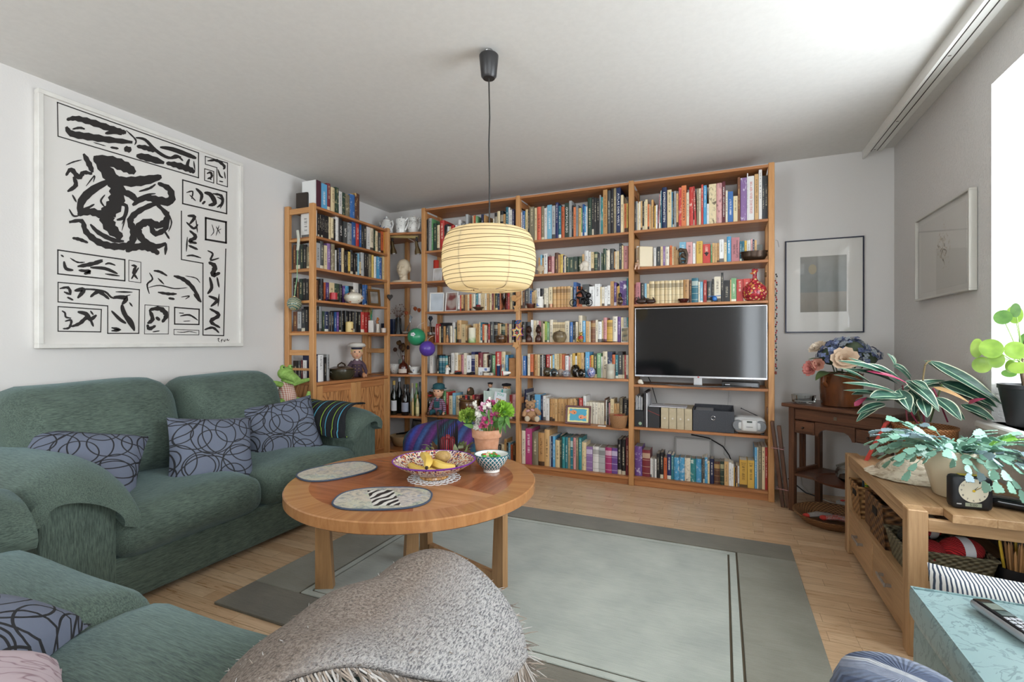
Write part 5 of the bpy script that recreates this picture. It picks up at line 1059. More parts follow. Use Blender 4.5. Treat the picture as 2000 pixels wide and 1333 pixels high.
r = card_file('storage_carton', ux(1265.5), ux(1288.5), .148, plain('2c2c2e', .6), 'black carton with a diagonal red elastic band', hole=False)
m = MB(); m.tube([(-.042, -.002, .125), (.042, -.002, .092)], .0018, 5); new('elastic_band', m, plain('a8403a', .5), r)
KR = speckled('kraft_board', 'b5a688', 'c6b89a', 25, .7, .03)
for i in range(4): card_file('storage_file', ux(1291+15.4*i), ux(1305.6+15.4*i), .150, KR, ['first', 'second', 'third', 'fourth'][i]+' kraft storage file counted from the black carton', group='kraft storage files in a row')
m = MB(); m.box(ux(1267), ux(1340), 3.66, 3.80, 0, .004); mm = one('paper_stack', m.shift((-ux(1303), -3.72, 0)), plain('dadade', .6), 'white papers lying flat on top of the kraft files', 'paper', (ux(1303), 3.72, zz[4]+.1525))
r = thing('fabric_box', 'grey fabric storage box with a metal ring pull', 'storage box', spot(1393, zz[4], 3.635)); x0, x1 = -.133, .133; GF = speckled('grey_felt', '43454a', '52545a', 200, .9, .2)
for nm, a in (('front_panel', (x0, x1, 0, .006, 0, .148)), ('rear_panel', (x0, x1, .254, .26, 0, .162)), ('side_panel', (x0, x0+.006, .006, .254, 0, .155)), ('side_panel', (x1-.006, x1, .006, .254, 0, .155)), ('bottom', (x0+.006, x1-.006, .006, .254, 0, .006))):
    m = MB(); m.box(*a, .002); new(nm, m, GF, r)
m = MB(); m.tube([(.013*math.cos(2*PI*i/20), -.002, .098+.013*math.sin(2*PI*i/20)) for i in range(20)], .0028, 6, 0, True); new('ring_pull', m, SIL, r)
m = MB(); m.box(-.12, .0, .02, .2, .13, .145, .002); one('notebook', m, plain('8f9296', .6), 'grey notebook lying inside the fabric box', 'notebook', spot(1393, zz[4]+.0, 3.635))
rd = thing('cd_radio', 'silver portable radio with two round speakers and raised antenna', 'radio', spot(1462.5, zz[4], 3.70), 0); RS = plain('cfd0cf', .35)
m = MB(); m.rbox(-.104, .104, -.075, .075, .004, .118, .045, 8, (0, .012, 0)); new('body', m, RS, rd, ang=60)
m = MB(); m.rbox(-.05, .05, -.097, -.06, .022, .104, .018, 6); c = new('front_panel', m, plain('d8d8d6', .3), rd, ang=60)
for sg in (-1, 1):
    m = MB(); m.lathe([(0, -.002), (.034, -.002), (.036, .004), (.036, .02)], 22, (0, 0, 0), 0, Matrix.Translation((sg*.068, -.078, .062)) @ Matrix.Rotation(PI/2*1.0, 4, 'X') @ Matrix.Scale(-1, 4, (0, 0, 1))); new('speaker', m, plain('7d8084', .5), rd)
m = MB(); m.box(-.016, .016, -.0995, -.097, .085, .096); new('display', m, plain('3a4640', .2), c); m = MB(); m.box(-.02, .02, -.0992, -.0972, .055, .0575); new('slot', m, plain('4a4a4c', .4), c)
m = MB(); m.tube([(.06, .06, .112), (-.045, .06, .160)], [.0032, .0022], 6); m.ball((-.045, .06, .160), .0042, 8, 6); new('antenna', m, plain('2a2a2c', .3, .6), rd)
for sg in (-1, 1): m = MB(); m.box(sg*.08-.012, sg*.08+.012, -.05, .05, 0, .01, .002); new('foot', m, plain('3a3a3c', .5), rd)
# cable and frame seen behind the lower rows
m = MB(); m.tube([at(*q, Y=3.915) for q in ((1350, 850), (1385, 857), (1412, 873), (1424, 890), (1430, 905), (1432, 930))], .0045, 6); one('power_cable', m, plain('121214', .5), 'thick black cable curving down the wall behind the bottom row', 'cable', (0, 0, 0))
m = MB(); m.tube([at(*q, Y=3.915) for q in ((1266, 737), (1272, 750), (1283, 788))], .003, 6); one('aerial_cable', m, plain('121214', .5), 'thin black cable hanging behind the television foot', 'cable', (0, 0, 0))
m = MB(); m.tube([at(*q, Y=3.915) for q in ((1424, 765), (1421, 800), (1416, 870), (1414, 888), (1425, 900), (1445, 915))], .0022, 6); one('wall_cable', m, plain('b9b7b2', .5), 'thin white cable running down the wall behind the radio', 'cable', (0, 0, 0))
framed('empty_picture', 'empty white frame leaning on the wall behind blue albums', 'picture frame', .26, .265, .012, .012, plain('b4b2ae', .4), M_WALL, (at(1353, 900, Y=3.895).x, 3.895, zz[5]+.0006), (-.03, 0, 0), glassy=False)
# logo on the red book, second row
bk = [b for b in ALLBOOKS if b[5] == 'second row of '+C_ and b[2] == 'red'][0][0]
m = MB(); m.ball((0, 0, .070), (.010, .0004, .012), 10, 8); m.ball((0, 0, .072), (.016, .0004, .006), 10, 6); m.ball((0, 0, .058), (.006, .0004, .006), 8, 6); new('emblem', m.shift((0, -.0008, 0)), plain('231a18', .5), bk)
for b in ALLBOOKS:      # two-line titles on the yellow volumes, bottom row of the television bay
    if b[5] == 'bottom row of '+C_ and b[2] == 'yellow' and b[6] > 22:
        w_ = max(v.co.x for v in b[0].data.vertices)*2; h_ = max(v.co.z for v in b[0].data.vertices)
        if w_ > .03: text_mesh('Wilhelm\nBusch', b[0], plain('3a2a16', .5), w_*.66, h_*.10, Matrix.Translation((0, -.0008, h_*.86)) @ Matrix.Rotation(PI/2, 4, 'X'))
# ------------------------------------------------------------------ shelf unit on the left wall
XS = -2.79
m = MB(); m.rbox(-.055, .055, -.035, .035, 0, .125, .012, 5); o = one('loudspeaker', m, plain('2a2522', .6), 'small dark brown loudspeaker on top of the shelf unit', 'loudspeaker', (-2.925, 2.742, LZ[0]+.0006), rz=.1)
m = MB(); m.box(-.05, .05, -.0365, -.0345, .006, .119, .0); new('grille', m, speckled('speaker_cloth', '332b26', '40362f', 300, .9, .3), o)
o, p, k = turned('candle_plate', 'low black candle plate on the third unit shelf', 'plate', 652, LZ[3], [(9, 0), (12.5, 2), (12.8, 3.6), (11, 3.6), (9, 2), (0, 2)], plain('1b1a1c', .3), X=XS+.012)
turned('candle', 'thick red pillar candle on the black candle plate', 'candle', 651.5, LZ[3]+2.2*k, [(7.3, 0), (7.3, 14.8), (6.4, 15.4), (0, 14.6)], plain('b83038', .4), X=XS+.012)
t = NT('flowered_china'); vo = t.n('TexVoronoi', Vector=t.co(), Scale=32); f = t.math('LESS_THAN', vo.outputs['Distance'], .26); t.set(Base_Color=t.mix(f, 'e3dccb', 'c06a44'), Roughness=.12)
turned('soup_tureen', 'round cream china tureen with orange flowers and knobbed lid', 'tureen', 690.5, LZ[3], [(9, 0), (10, 1), (16, 5), (18.6, 11), (17, 16), (15, 17)], t.mat, X=XS+.02, parts=[('lid', [(15.6, 17), (15.4, 18), (10, 21), (4, 22.4), (2, 23.4), (3.4, 26), (2, 27.6), (0, 28)], t.mat)])
framed('photo_frame', 'brown and gold photo frame leaning at the end of the third unit shelf', 'photo frame', .118, .148, .014, .022, plain('6b4a22', .35, .2), blur_photo('grey_photo', [(.3, '6a6660'), (.6, '9a9690'), (.8, 'b8b4b0')], 15), (XS+.005, 3.385, LZ[3]+.0008), (-.14, 0, PI/2-.35))
o, p, k = turned('candle', 'yellow pillar candle printed with a portrait, fourth unit shelf', 'candle', 682.5, LZ[4], [(7.3, 0), (7.3, 18.5), (5.5, 20), (.5, 19.5), (.4, 22), (0, 22)], plain('d8bd7c', .4), X=XS+.02)
m = MB(); m.ball((0, 0, 5.2*k), (5.4*k, 5.4*k, 4.2*k), 12, 8, rot=(0, 0, 0)); new('printed_portrait', m.shift((2.4*k, 0, 0)), plain('6a4030', .5), o)
m = MB(); m.box(-.021, .021, -.012, .012, 0, .105, .003); o = one('porcelain_vase', m, CERW, 'square white porcelain vase holding green leaves', 'vase', (XS+.0, 3.337, LZ[4]+.0006), rz=.3)
for i in range(5): m = MB(); m.tube([(0, 0, .09), (.006*math.sin(i*2), .006*math.cos(i), .14), (.014*math.sin(i*2), .012*math.cos(i*3), .19+.008*i)], [.003, .005, .001], 5); new('leaf', m, plain('5a8440' if i % 2 else '2f7a6a', .6), o)
r = thing('glass_figurine', 'small amber and glass figurine at the end of the fourth unit shelf', 'figurine', (XS+.02, 3.40, LZ[4]+.0006))
m = MB(); m.lathe([(.018, 0), (.02, .004), (.016, .03), (.02, .075), (.013, .08), (0, .08)], 14); new('glass_base', m, plain('b9aea0', .1), r); m = MB(); m.tube([(.002, 0, .08), (-.008, 0, .1), (.006, 0, .118), (-.002, 0, .132)], [.012, .010, .012, .007], 8); new('amber_top', m, plain('a86838', .25), r)
turned('ceramic_mug', 'dark blue and grey mug near the last upright of the unit', 'mug', 751.5, LZ[4], [(6, 0), (7, .5), (7.2, 19), (6.4, 19), (6.2, 2), (0, 1)], plain('2a3348', .3), X=-2.93)
turned('tealight_glass', 'small frosted tealight glass on the fourth unit shelf end', 'tealight', 749, LZ[4], [(4.4, 0), (5, .5), (5.4, 9), (4.8, 9), (4.4, 1), (0, 1)], plain('cdbcae', .3), X=XS+.03)
m = MB(); m.box(-.042, .042, -.03, .0, 0, .075, .002); one('red_box', m, plain('a83a3c', .5), 'small red box with white dots behind the ladder side', 'box', (-2.85, 2.745, LZ[4]+.0006))
# casserole and sailor doll on the cupboard
o, p, k = turned('casserole', 'dark olive stoneware casserole with arched handle on the cupboard', 'casserole', 667, CZ, [(19, 0), (21, 1), (24.5, 9), (24, 19), (22, 20)], plain('3a3626', .2), X=-2.83, n=28, parts=[('lid', [(23.5, 20), (23.5, 21.6), (14, 25), (0, 26)], plain('4c3a28', .22))])
m = MB(); m.tube([(0, -10*k, 25*k), (0, -8.5*k, 29*k), (0, 0, 32.5*k), (0, 8.5*k, 29*k), (0, 10*k, 25*k)], 1.5*k, 8); new('handle', m, plain('3a2c20', .3), o)
for sg in (-1, 1): m = MB(); m.tube([(0, sg*22*k, 15*k), (0, sg*27*k, 15*k), (0, sg*27*k, 12*k), (0, sg*23*k, 11*k)], 1.8*k, 8); new('side_grip', m, plain('3a3626', .2), o)
PUR = speckled('plum_coat', '45333f', '5a4552', 200, .85, .15)
def sailor_hat(r, h, s):
    m = MB(); m.lathe([(.13*s, 0), (.14*s, .05*s)], 22, (0, .0, h+.085*s)); b = new('hat_band', m, plain('23233a', .7), r)
    m = MB(); m.lathe([(.12*s, .04*s), (.21*s, .07*s), (.225*s, .10*s), (.19*s, .15*s), (.08*s, .18*s), (0, .18*s)], 22, (0, .01*s, h+.085*s), wob=lambda a, z: 1+.03*math.sin(7*a)); new('hat_crown', m, plain('e4e0d6', .8), r, ang=60)
def coat(r, s):
    m = MB(); m.lathe([(.13*s, .50*s), (.19*s, .43*s), (.20*s, .42*s), (.11*s, .55*s), (.06*s, .58*s)], 18, sy=.75); new('collar', m, plain('6a5462', .8), r)
    for i in range(3):
        for sg in (-1, 1): m = MB(); m.ball((sg*.055*s, -.128*s, (.18+.1*i)*s), (.012*s, .006*s, .012*s), 8, 6); new('button', m, plain('c8a860', .3, .7), r)
    m = MB(); m.ball((0, -.06*s, .55*s), (.05*s, .05*s, .04*s), 10, 8); new('shirt', m, plain('e6e2da', .7), r)
doll('sailor_doll', 'seated blond doll in white sailor cap and plum coat', (-2.87, 3.25, CZ+.0006), .80, .27, PUR, PUR, plain('d8c08a', .8), sailor_hat, shoe='b9805a', extra=coat)
# hanging things
def hang_line(name, pts, r, mat, parent): m = MB(); m.tube(pts, r, 5); return new(name, m, mat, parent)
p = at(575, 594, Y=2.628); r = thing('glass_bauble', 'green and white swirled glass bauble hanging by a ribbon from the ladder side', 'ornament', p)
t = NT('swirl_bauble'); wv = t.n('TexWave', {'bands_direction': 'Z'}, Vector=t.co(rot=(.4, .2, 0)), Scale=22, Distortion=5, Detail=2, Detail_Scale=1.2); t.set(Base_Color=t.ramp(wv.outputs[1], [(.15, '3c5a4c'), (.4, '7a9a88'), (.55, 'd8d8cc'), (.75, '4a6a6a'), (.9, 'a89a6a')]), Roughness=.08)
m = MB(); m.ball((0, 0, 0), .0515, 24, 16); new('ball', m, t.mat, r, ang=80); m = MB(); m.lathe([(.012, .048), (.012, .055), (.004, .058)], 12); new('cap', m, plain('a8946a', .3, .8), r)
m = MB(); m.tube([(0, 0, .056), (.006, .02, .2), (.004, .026, .40), (.006, .028, .545)], .0028, 6); new('ribbon', m, plain('8fc090', .6), r)
m = MB(); m.rbox(-.012, .012, -.004, .004, .40, .55, .003, 4, fn=lambda q, u: (q[0]+.006*math.sin(30*q[2])+.012, q[1]+.022, q[2])); new('bow', m, plain('c8cabc', .7), r)
p = at(761.5, 581, X=-2.742); r = thing('heart_ornament', 'dark carved heart hanging on the upright by the corner shelf', 'ornament', p)
m = MB(); pts = []
for i in range(28): a = 2*PI*i/28; pts.append((.0027*16*math.sin(a)**3*.62, .0027*(13*math.cos(a)-5*math.cos(2*a)-2*math.cos(3*a)-math.cos(4*a))*.72))
m.prism(pts[::-1], -.006, .006); ho = new('heart', m, plain('2c2622', .5), r); ho.rotation_euler = (0, 0, PI/2-.4); m = MB(); m.tube([(0, 0, .02), (-.004, 0, .09)], .0012, 4); new('string', m, plain('b8b0a0', .7), r)
# balloons at the end of the long bookcase
for px, py, rr_, hx, lab in ((813.5, 659, 17.5, '2f8f64', 'green balloon with a white handwritten sticker by the bookcase'), (834.5, 682, 15.5, '5a3fa0', 'purple balloon hanging just below the green one')):
    p = at(px, py, Y=3.53); k = kpx(px, 3.53); r = thing('balloon', lab, 'balloon', p, group='balloons tied to the bookcase')
    m = MB(); m.ball((0, 0, 0), (rr_*k, rr_*k, rr_*k*.98), 24, 16); m.lathe([(.004, -.006), (.001, 0), (.003, .003)], 8, (.0, 0, rr_*k+.002)); new('skin', m, plain(hx, .28), r, ang=80)
    m = MB(); m.tube([(0, 0, rr_*k), (.01, .03, rr_*k+.03), (.02, .085, rr_*k+.05)], .0012, 4); new('string', m, plain('d8d4cc', .7), r)
    if rr_ > 16:
        m = MB(); q = [(.020*(1+.13*math.cos(5*a))*math.cos(a), .016*(1+.13*math.cos(5*a))*math.sin(a)) for a in [2*PI*i/30 for i in range(30)]]
        R_ = rr_*k+.0008; c0 = Vector((-.018, 0, .022)); vs = []
        for x, z in [(0, 0)]+q: v = Vector((x+c0.x, 0, z+c0.z)); v.y = -math.sqrt(max(1e-6, R_*R_-v.x**2-v.z**2)); vs.append(v)
        m.add(vs, [(0, 1+(i+1) % 30, 1+i) for i in range(30)]); st = new('sticker', m, plain('e6e8ea', .5), r, rz=.42)
        text_mesh('Tim', st, plain('25282c', .5), .026, .013, Matrix.Translation((-.018, -R_*.975, .0225)) @ Matrix.Rotation(-.24, 4, 'Z') @ Matrix.Rotation(PI/2+.28, 4, 'X'))
# ------------------------------------------------------------------ corner shelf
YC = 3.70
def cspot(px, i, Y=YC): return spot(px, CORZ[i], Y)
t = NT('blue_print_china'); n = t.noise(t.co(), 28, 3, .6, 1.5); gx, gy, gz = t.xyz(t.co('Generated')); f = t.math('MULTIPLY', t.math('GREATER_THAN', n, .58), t.math('LESS_THAN', t.math('ABSOLUTE', t.math('SUBTRACT', gz, .42)), .2)); t.set(Base_Color=t.mix(f, 'e4e4e0', '2f468a'), Roughness=.08); M_BLUECH = t.mat
t = NT('sprig_china'); vo = t.n('TexVoronoi', Vector=t.co(), Scale=45); f = t.math('LESS_THAN', vo.outputs['Distance'], .2); t.set(Base_Color=t.mix(f, 'e2e1dc', '7c7a78'), Roughness=.08); M_SPRIG = t.mat
def teapot(px, prof, lid, lab, mat, Yq, spout, hd, knob='e2e1dc'):
    o, p, k = turned('coffee_pot', lab, 'coffee pot', px, CORZ[0], prof, mat, Y=Yq, n=28, group='white china pots on the corner shelf')
    m = MB(); m.lathe([(r*k, z*k) for r, z in lid], 20); l = new('lid', m, mat, o, ang=50)
    m = MB(); m.tube([(x*k, 0, z*k) for x, z in hd], 1.5*k, 8); new('handle', m, mat, o)
    if spout: m = MB(); m.tube([(x*k, 0, z*k) for x, z, q in spout], [q*k for x, z, q in spout], 10); new('spout', m, mat, o)
    return o, k
teapot(755, [(9, 0), (12, 1), (13.5, 8), (11, 20), (8, 27), (7.5, 29)], [(8, 29), (8.4, 30), (5, 34), (1.5, 35.5), (2, 37.5), (0, 39)], 'white coffee pot with a blue flower, nearest the wall', M_BLUECH, 3.66, [(-11, 14, 3), (-14, 22, 2.2), (-16.5, 28, 1.8)], [(8, 26), (14, 28), (16, 22), (14, 16), (11.5, 11), (13, 7)])
o, k = teapot(784, [(9.2, 0), (9.6, 1), (11, 28), (10.6, 30.5)], [(10.4, 30), (6, 31.4), (1.2, 32), (1.1, 34), (2.4, 35.6), (0, 36)], 'tapering white jug with tiny flowers and brass knob, middle one', M_SPRIG, 3.685, None, [(10.5, 27), (15, 33), (19, 33), (18, 24), (12, 13), (9.8, 9)])
teapot(808.5, [(8, 0), (9.5, 1), (12, 12), (12, 19), (8.5, 24), (7.6, 25), (8, 30)], [(8.2, 30), (8, 32), (4, 34), (1.6, 35), (1.8, 37), (0, 38)], 'bulbous white coffee pot with faint pattern, next to the long bookcase', M_SPRIG, 3.70, None, [(7, 29), (12, 32), (15, 27), (12.5, 14), (10.5, 9)])
m = MB(); m.lathe([(.02, 0), (.05, .003), (.065, .011), (.064, .013), (.05, .006), (0, .004)], 24, (0, 0, 0), 0, Matrix.Rotation(PI/2-.15, 4, 'X')); one('china_plate', m, M_BLUECH, 'patterned china plate standing upright behind the first pot', 'plate', spot(745, CORZ[0]+.066, 3.80))
# strip light with two spots under the top board
r = thing('spotlight_bar', 'brass bar with two swivelling spotlights under the corner shelf top', 'lamp', (-2.62, 3.63, CORZ[0]-.018))
M_BRS = plain('8a7a5c', .25, .9)
a, b = at(763, 462.5, Y=3.61), at(817, 464, Y=3.64); dv = b-a
m = MB(); m.tube([a+Vector((0, 0, .0)), b], .014, 8); new('bar', m, plain('d8c48a', .25, .6), r, w=True)
for px in (766.5, 814):
    q = at(px, 470, Y=3.63); m = MB(); m.tube([q+Vector((0, 0, .03)), q+Vector((0, 0, -.012))], .010, 10); m.ball(q+Vector((0, 0, -.014)), .013, 10, 8); j = new('swivel', m, plain('1c1a1a', .3), r, w=True)
    m = MB(); m.lathe([(.010, .0), (.014, -.02), (.017, -.055), (.028, -.09), (.030, -.115), (.026, -.115), (.012, -.06), (0, -.05)], 18); o2 = new('spot_head', m, M_BRS, r); o2.location = q-Vector(r.location)+Vector((.0, -.01, -.012)); o2.rotation_euler = (.1, -.12, 0)
    m = MB(); m.ball((0, 0, -.10), (.022, .022, .02), 12, 8); new('bulb', m, plain('dcdce0', .2), o2)
m = MB(); q = [at(*u, Y=3.66) for u in ((794, 465), (808, 472), (818, 482), (822, 490))]; m.tube(q, .0022, 5); new('cable', m, plain('d8d4cc', .5), r, w=True)
# plaster head
p = cspot(788.5, 1, 3.70); k = kpx(788.5, 3.70); PLS = plain('d0c0a6', .6)
r = thing('plaster_head', 'life-like cream plaster head of a bald man on the corner shelf', 'bust', p, .12)
m = MB(); m.rbox(-22*k, 22*k, -10*k, 10*k, 0, 5.5*k, 2*k, 5, fn=lambda q, u: (q[0], q[1], q[2]*(1 if abs(u[0]) > .85 else 1.0+.25*(1-abs(u[0]))))); new('shoulder_base', m, PLS, r, ang=60)
m = MB(); m.tube([(0, 1*k, 3*k), (0, 0, 9*k), (0, -1*k, 16*k)], [10*k, 7.8*k, 8.5*k], 18)
m.ball((0, 1.5*k, 33*k), (13.4*k, 14.5*k, 15*k), 24, 18); m.ball((0, -3.5*k, 22.5*k), (10*k, 9.5*k, 11.5*k), 20, 14)
m.tube([(0, -12.6*k, 33*k), (0, -14.6*k, 27.5*k), (0, -16*k, 23.5*k), (0, -13*k, 22.2*k)], [1.5*k, 2*k, 2.8*k, 2*k], 10)
m.ball((0, -12.4*k, 17.6*k), (4.2*k, 1.9*k, 1.2*k), 12, 8); m.ball((0, -12.0*k, 15.6*k), (3.8*k, 2*k, 1.2*k), 12, 8); m.ball((0, -10.6*k, 12.6*k), (4*k, 3*k, 2.6*k), 12, 8)
m.tube([(-8*k, -10.6*k, 33*k), (-4*k, -13.2*k, 34*k), (0, -13.2*k, 33*k), (4*k, -13.2*k, 34*k), (8*k, -10.6*k, 33*k)], [1*k, 1.6*k, 1.2*k, 1.6*k, 1*k], 8)
for sg in (-1, 1): m.ball((sg*4.8*k, -11.6*k, 30*k), (3*k, 2*k, 1.6*k), 10, 8); m.ball((sg*13.4*k, 1*k, 27*k), (1.6*k, 3.2*k, 5*k), 10, 8)
new('head', m, PLS, r, ang=75)
# dried things and bottles
TW = plain('6a4a36', .8)
r = thing('twig_vase', 'dark slim vase with a bunch of dry twigs and seed heads', 'vase', spot(778, CORZ[2], 3.78)); k = kpx(778, 3.78)
m = MB(); m.lathe([(6*k, 0), (6.6*k, 2*k), (6*k, 30*k), (5.4*k, 32*k), (4.6*k, 31*k), (0, 28*k)], 16); new('vessel', m, plain('26241f', .3), r)
tw = MB()
for i in range(34):
    a = R.uniform(0, 6.28); q = R.uniform(.05, 1)**.6*15*k; h = R.uniform(42, 60)*k; tw.tube([(0, 0, 28*k), (q*.5*math.cos(a), q*.5*math.sin(a), 38*k), (q*math.cos(a)*1.1, q*math.sin(a)*1.1, h)], [.0012, .001, .0006], 4); tw.ball((q*math.cos(a)*1.05, q*math.sin(a)*1.05, h-R.uniform(0, 8)*k), R.uniform(.7, 1.3)*k, 6, 4)
new('twigs', tw, speckled('dry_seed', '4a3026', '8a6a5c', 60, .9, 0), r)['kind'] = 'stuff'
r = thing('lantern_flowers', 'thin stem with orange lantern seed pods leaning across the corner shelf', 'dried flower', spot(802, CORZ[2], 3.80)); k = kpx(802, 3.75)
m = MB(); m.tube([(-2*k, 0, 0), (-4*k, 0, 38*k), (6*k, -.02, 57*k), (14*k, -.03, 55*k), (24*k, -.03, 48*k)], .0012, 5); new('stem', m, TW, r)
for x, z in ((-7, 42), (14, 50), (23, 47)): m = MB(); m.lathe([(0, -4.6*k), (3*k, -1.8*k), (4*k, 1.2*k), (2.4*k, 3.6*k), (0, 4.4*k)], 10, (x*k, -.02, z*k), wob=lambda a, z: 1+.08*math.cos(5*a)); new('pod', m, plain('a8542c', .6), r)
o, p, k = turned('glass_decanter', 'conical clear glass decanter with curved stopper', 'decanter', 801, CORZ[2], [(8, 0), (9, 1), (7, 10), (2.4, 20), (2.4, 25), (1.8, 25), (1.8, 20), (6, 10), (8, 2), (0, 1.5)], GLASS, Y=3.665)
m = MB(); m.tube([(0, 0, 24*k), (0, 0, 29*k), (2.4*k, 0, 33*k), (-1*k, 0, 38*k)], [1.6*k, 2.4*k, 3*k, .8*k], 8); new('stopper', m, plain('8a9296', .1), o)
turned('pewter_bell', 'dark pewter bell standing on the middle corner shelf', 'bell', 778, CORZ[2], [(8, 0), (7.4, 4), (5.4, 14), (4, 22), (2.4, 28), (2.2, 33), (0, 34)], plain('3a3c3e', .25, .7), Y=3.63)
turned('grey_saucer', 'low grey stone saucer under the pewter bell shelf edge', 'saucer', 793, CORZ[2], [(4, 0), (7, 2.4), (7.2, 5), (6, 5), (4, 2), (0, 2)], plain('8a8278', .5), Y=3.635)
turned('blue_jug', 'pale jug with a dark blue base behind the pewter bell', 'jug', 769, CORZ[2], [(8, 0), (8.4, 14), (8.6, 15), (9.4, 30), (8.6, 30), (7.6, 15), (0, 2)], plain('2c3f66', .3), Y=3.84)
o, p, k = turned('brandy_bottle', 'round-shouldered amber brandy bottle with arched label', 'bottle', 788, CORZ[3], [(9, 0), (9.6, 1), (9.6, 14), (8, 19), (3.4, 22), (2.2, 26), (2.2, 33), (2.8, 33), (2.8, 36), (0, 36.4)], plain('4a1c10', .08), Y=3.665)
m = MB(); m.lathe([(9.75*k, 2*k), (9.75*k, 10*k)], 24); m.f = [f for i, f in enumerate(m.f) if len(f) == 4 and 13 <= (i % 24) <= 22]; m.m = [0]*len(m.f); new('label', m, plain('c8bcb0', .5), o)
r = thing('dried_bouquet', 'bouquet of brown dried roses in a narrow vase', 'dried flowers', spot(784, CORZ[3], 3.80)); k = kpx(784, 3.8)
m = MB(); m.lathe([(6*k, 0), (6*k, 24*k), (5*k, 26*k), (0, 24*k)], 14); new('vessel', m, plain('8a9a94', .2), r)
for i in range(11):
    a = i*2.4; q = (3+i % 4*3.4)*k; h = (44+(i*7) % 16)*k; m = MB(); m.tube([(0, 0, 22*k), (q*math.cos(a), q*math.sin(a), h)], .0012, 4); m.ball((q*math.cos(a), q*math.sin(a), h), ((3+i % 3)*k, (3+i % 3)*k, 4.4*k), 9, 7); new('dried_rose', m, plain(['3a2620', '4e3428', '6a5030'][i % 3], .9), r)
o, p, k = turned('sauce_boat', 'white blue-rimmed sauce boat on its saucer, corner shelf', 'sauce boat', 810.5, CORZ[3], [(12, 0), (13.5, 1.6), (13, 2), (5, 2.4), (5, 3.4), (9, 8), (11, 14), (10.4, 14), (8, 8), (0, 5)], M_BLUECH, Y=3.685)
m = MB(); m.tube([(-9*k, 0, 13*k), (-13*k, 0, 17*k), (-11*k, 0, 9*k), (-7*k, 0, 6*k)], 1.1*k, 6); new('handle', m, M_BLUECH, o)
turned('china_bowl', 'white patterned china bowl on the corner shelf near the unit', 'bowl', 771, CORZ[3], [(5, 0), (7, 2), (11, 12), (12, 18), (11, 18), (8, 8), (0, 3)], M_SPRIG, Y=3.69)
def bottle(px, Yq, h, r_, hx, cap, lab, rough=.06, label=None, neck=.34):
    k = kpx(px, Yq); H = h*k; r1 = r_*k
    o, p, k = turned('wine_bottle', lab, 'bottle', px, CORZ[4], [(r_*.9, 0), (r_, 1), (r_, h*(1-neck)-4), (r_*.42, h*(1-neck)+5), (r_*.36, h-7)], plain(hx, rough), Y=Yq, group='bottles on the lower corner shelf', parts=[('cap', [(r_*.44, h-8), (r_*.44, h), (0, h)], plain(cap, .4))])
    if label: m = MB(); m.lathe([((r_+.12)*k, h*.12*k), ((r_+.12)*k, h*.42*k)], 24); m.f = [f for i, f in enumerate(m.f) if len(f) == 4 and 12 <= (i % 24) <= 23]; m.m = [0]*len(m.f); new('label', m, plain(label, .5), o)
bottle(769.5, 3.63, 66, 6.2, '14160f', 'b8974a', 'dark wine bottle with gold capsule and pale label', label='c8c8cc')
bottle(780, 3.72, 70, 6, '101210', 'c4cad6', 'dark wine bottle with silver blue capsule behind the first')
bottle(791.5, 3.64, 60, 7.4, '100e10', '1c1c1e', 'broad black wine bottle with black capsule', label='8a90a0')
bottle(797, 3.76, 56, 5.6, '141414', '3a3a3c', 'slim black bottle half hidden behind the broad one')
bottle(805.5, 3.72, 60, 4.6, 'b8bcb0', 'c8b890', 'clear bottle with green neck wrap', label='c0a884')
bottle(813.5, 3.69, 62, 4.6, '3f6a2c', '7fae3c', 'bright green bottle with green capsule')
bottle(820, 3.77, 62, 4.6, '2c4a50', '202a30', 'blue-green bottle with dark capsule by the upright')
bottle(815.5, 3.645, 42, 3.8, 'c0b48a', '9a7a4a', 'short pale liqueur bottle with cork and yellow label', label='d8cf9a')
bottle(806.5, 3.645, 34, 2.6, 'c8b078', 'c8a070', 'tiny corked bottle in front of the green bottles')
# bottom corner shelf
o, p, k = turned('wooden_bowl', 'wide shallow beige bowl holding dark scissors, lowest corner shelf', 'bowl', 786, CORZ[5], [(14, 0), (17, 2), (23, 15), (24, 20), (22.4, 20), (15, 5), (0, 4)], plain('a88a64', .5), Y=3.76, n=28)
m = MB(); m.tube([(-14*k, 0, 21*k), (2*k, 0, 23*k), (18*k, 0, 30*k)], 1.4*k, 6); m.tube([(-10*k, 4*k, 22*k), (16*k, -4*k, 27*k)], 1.2*k, 6); one('tongs', m, plain('1e1814', .4), 'dark wooden tongs lying across the beige bowl', 'tongs', p)
framed('ship_picture', 'framed grey picture of a sailing ship leaning in the corner', 'picture', .20, .245, .014, .012, plain('161618', .4), blur_photo('ship_print', [(.35, '4a4c48'), (.55, '7a7c76'), (.8, '9a9c96')], 16), (-2.62, 3.75, CORZ[5]+.0006), (-.22, 0, -.25))
# ------------------------------------------------------------------ ornaments on the upright between lamp bay and middle bay
WO = plain('c9965e', .55); px_, Yo = 1007.5, 3.612
def starpoly(n, r1, r2, ph=PI/2): return [((r1 if i % 2 == 0 else r2)*math.cos(ph+PI*i/n), (r1 if i % 2 == 0 else r2)*math.sin(ph+PI*i/n)) for i in range(2*n)]
k = kpx(px_, Yo)
p = at(1009, 584, Y=Yo); r = thing('wooden_angel', 'pale wooden angel cut-out hanging on the upright', 'ornament', p)
m = MB(); m.prism([(6*k*math.cos(a), 6*k*math.sin(a)) for a in [2*PI*i/20 for i in range(20)]], -.003, 0); new('disc', m, WO, r).location = (-5*k, 0, 1*k)
for i in range(4): m = MB(); m.ball(((i*3-1.5)*k, -.003, (1.5*i-2)*k), (2.2*k, .003, 5*k), 10, 6, rot=(0, .5+.1*i, 0)); new('feather', m, WO, r)
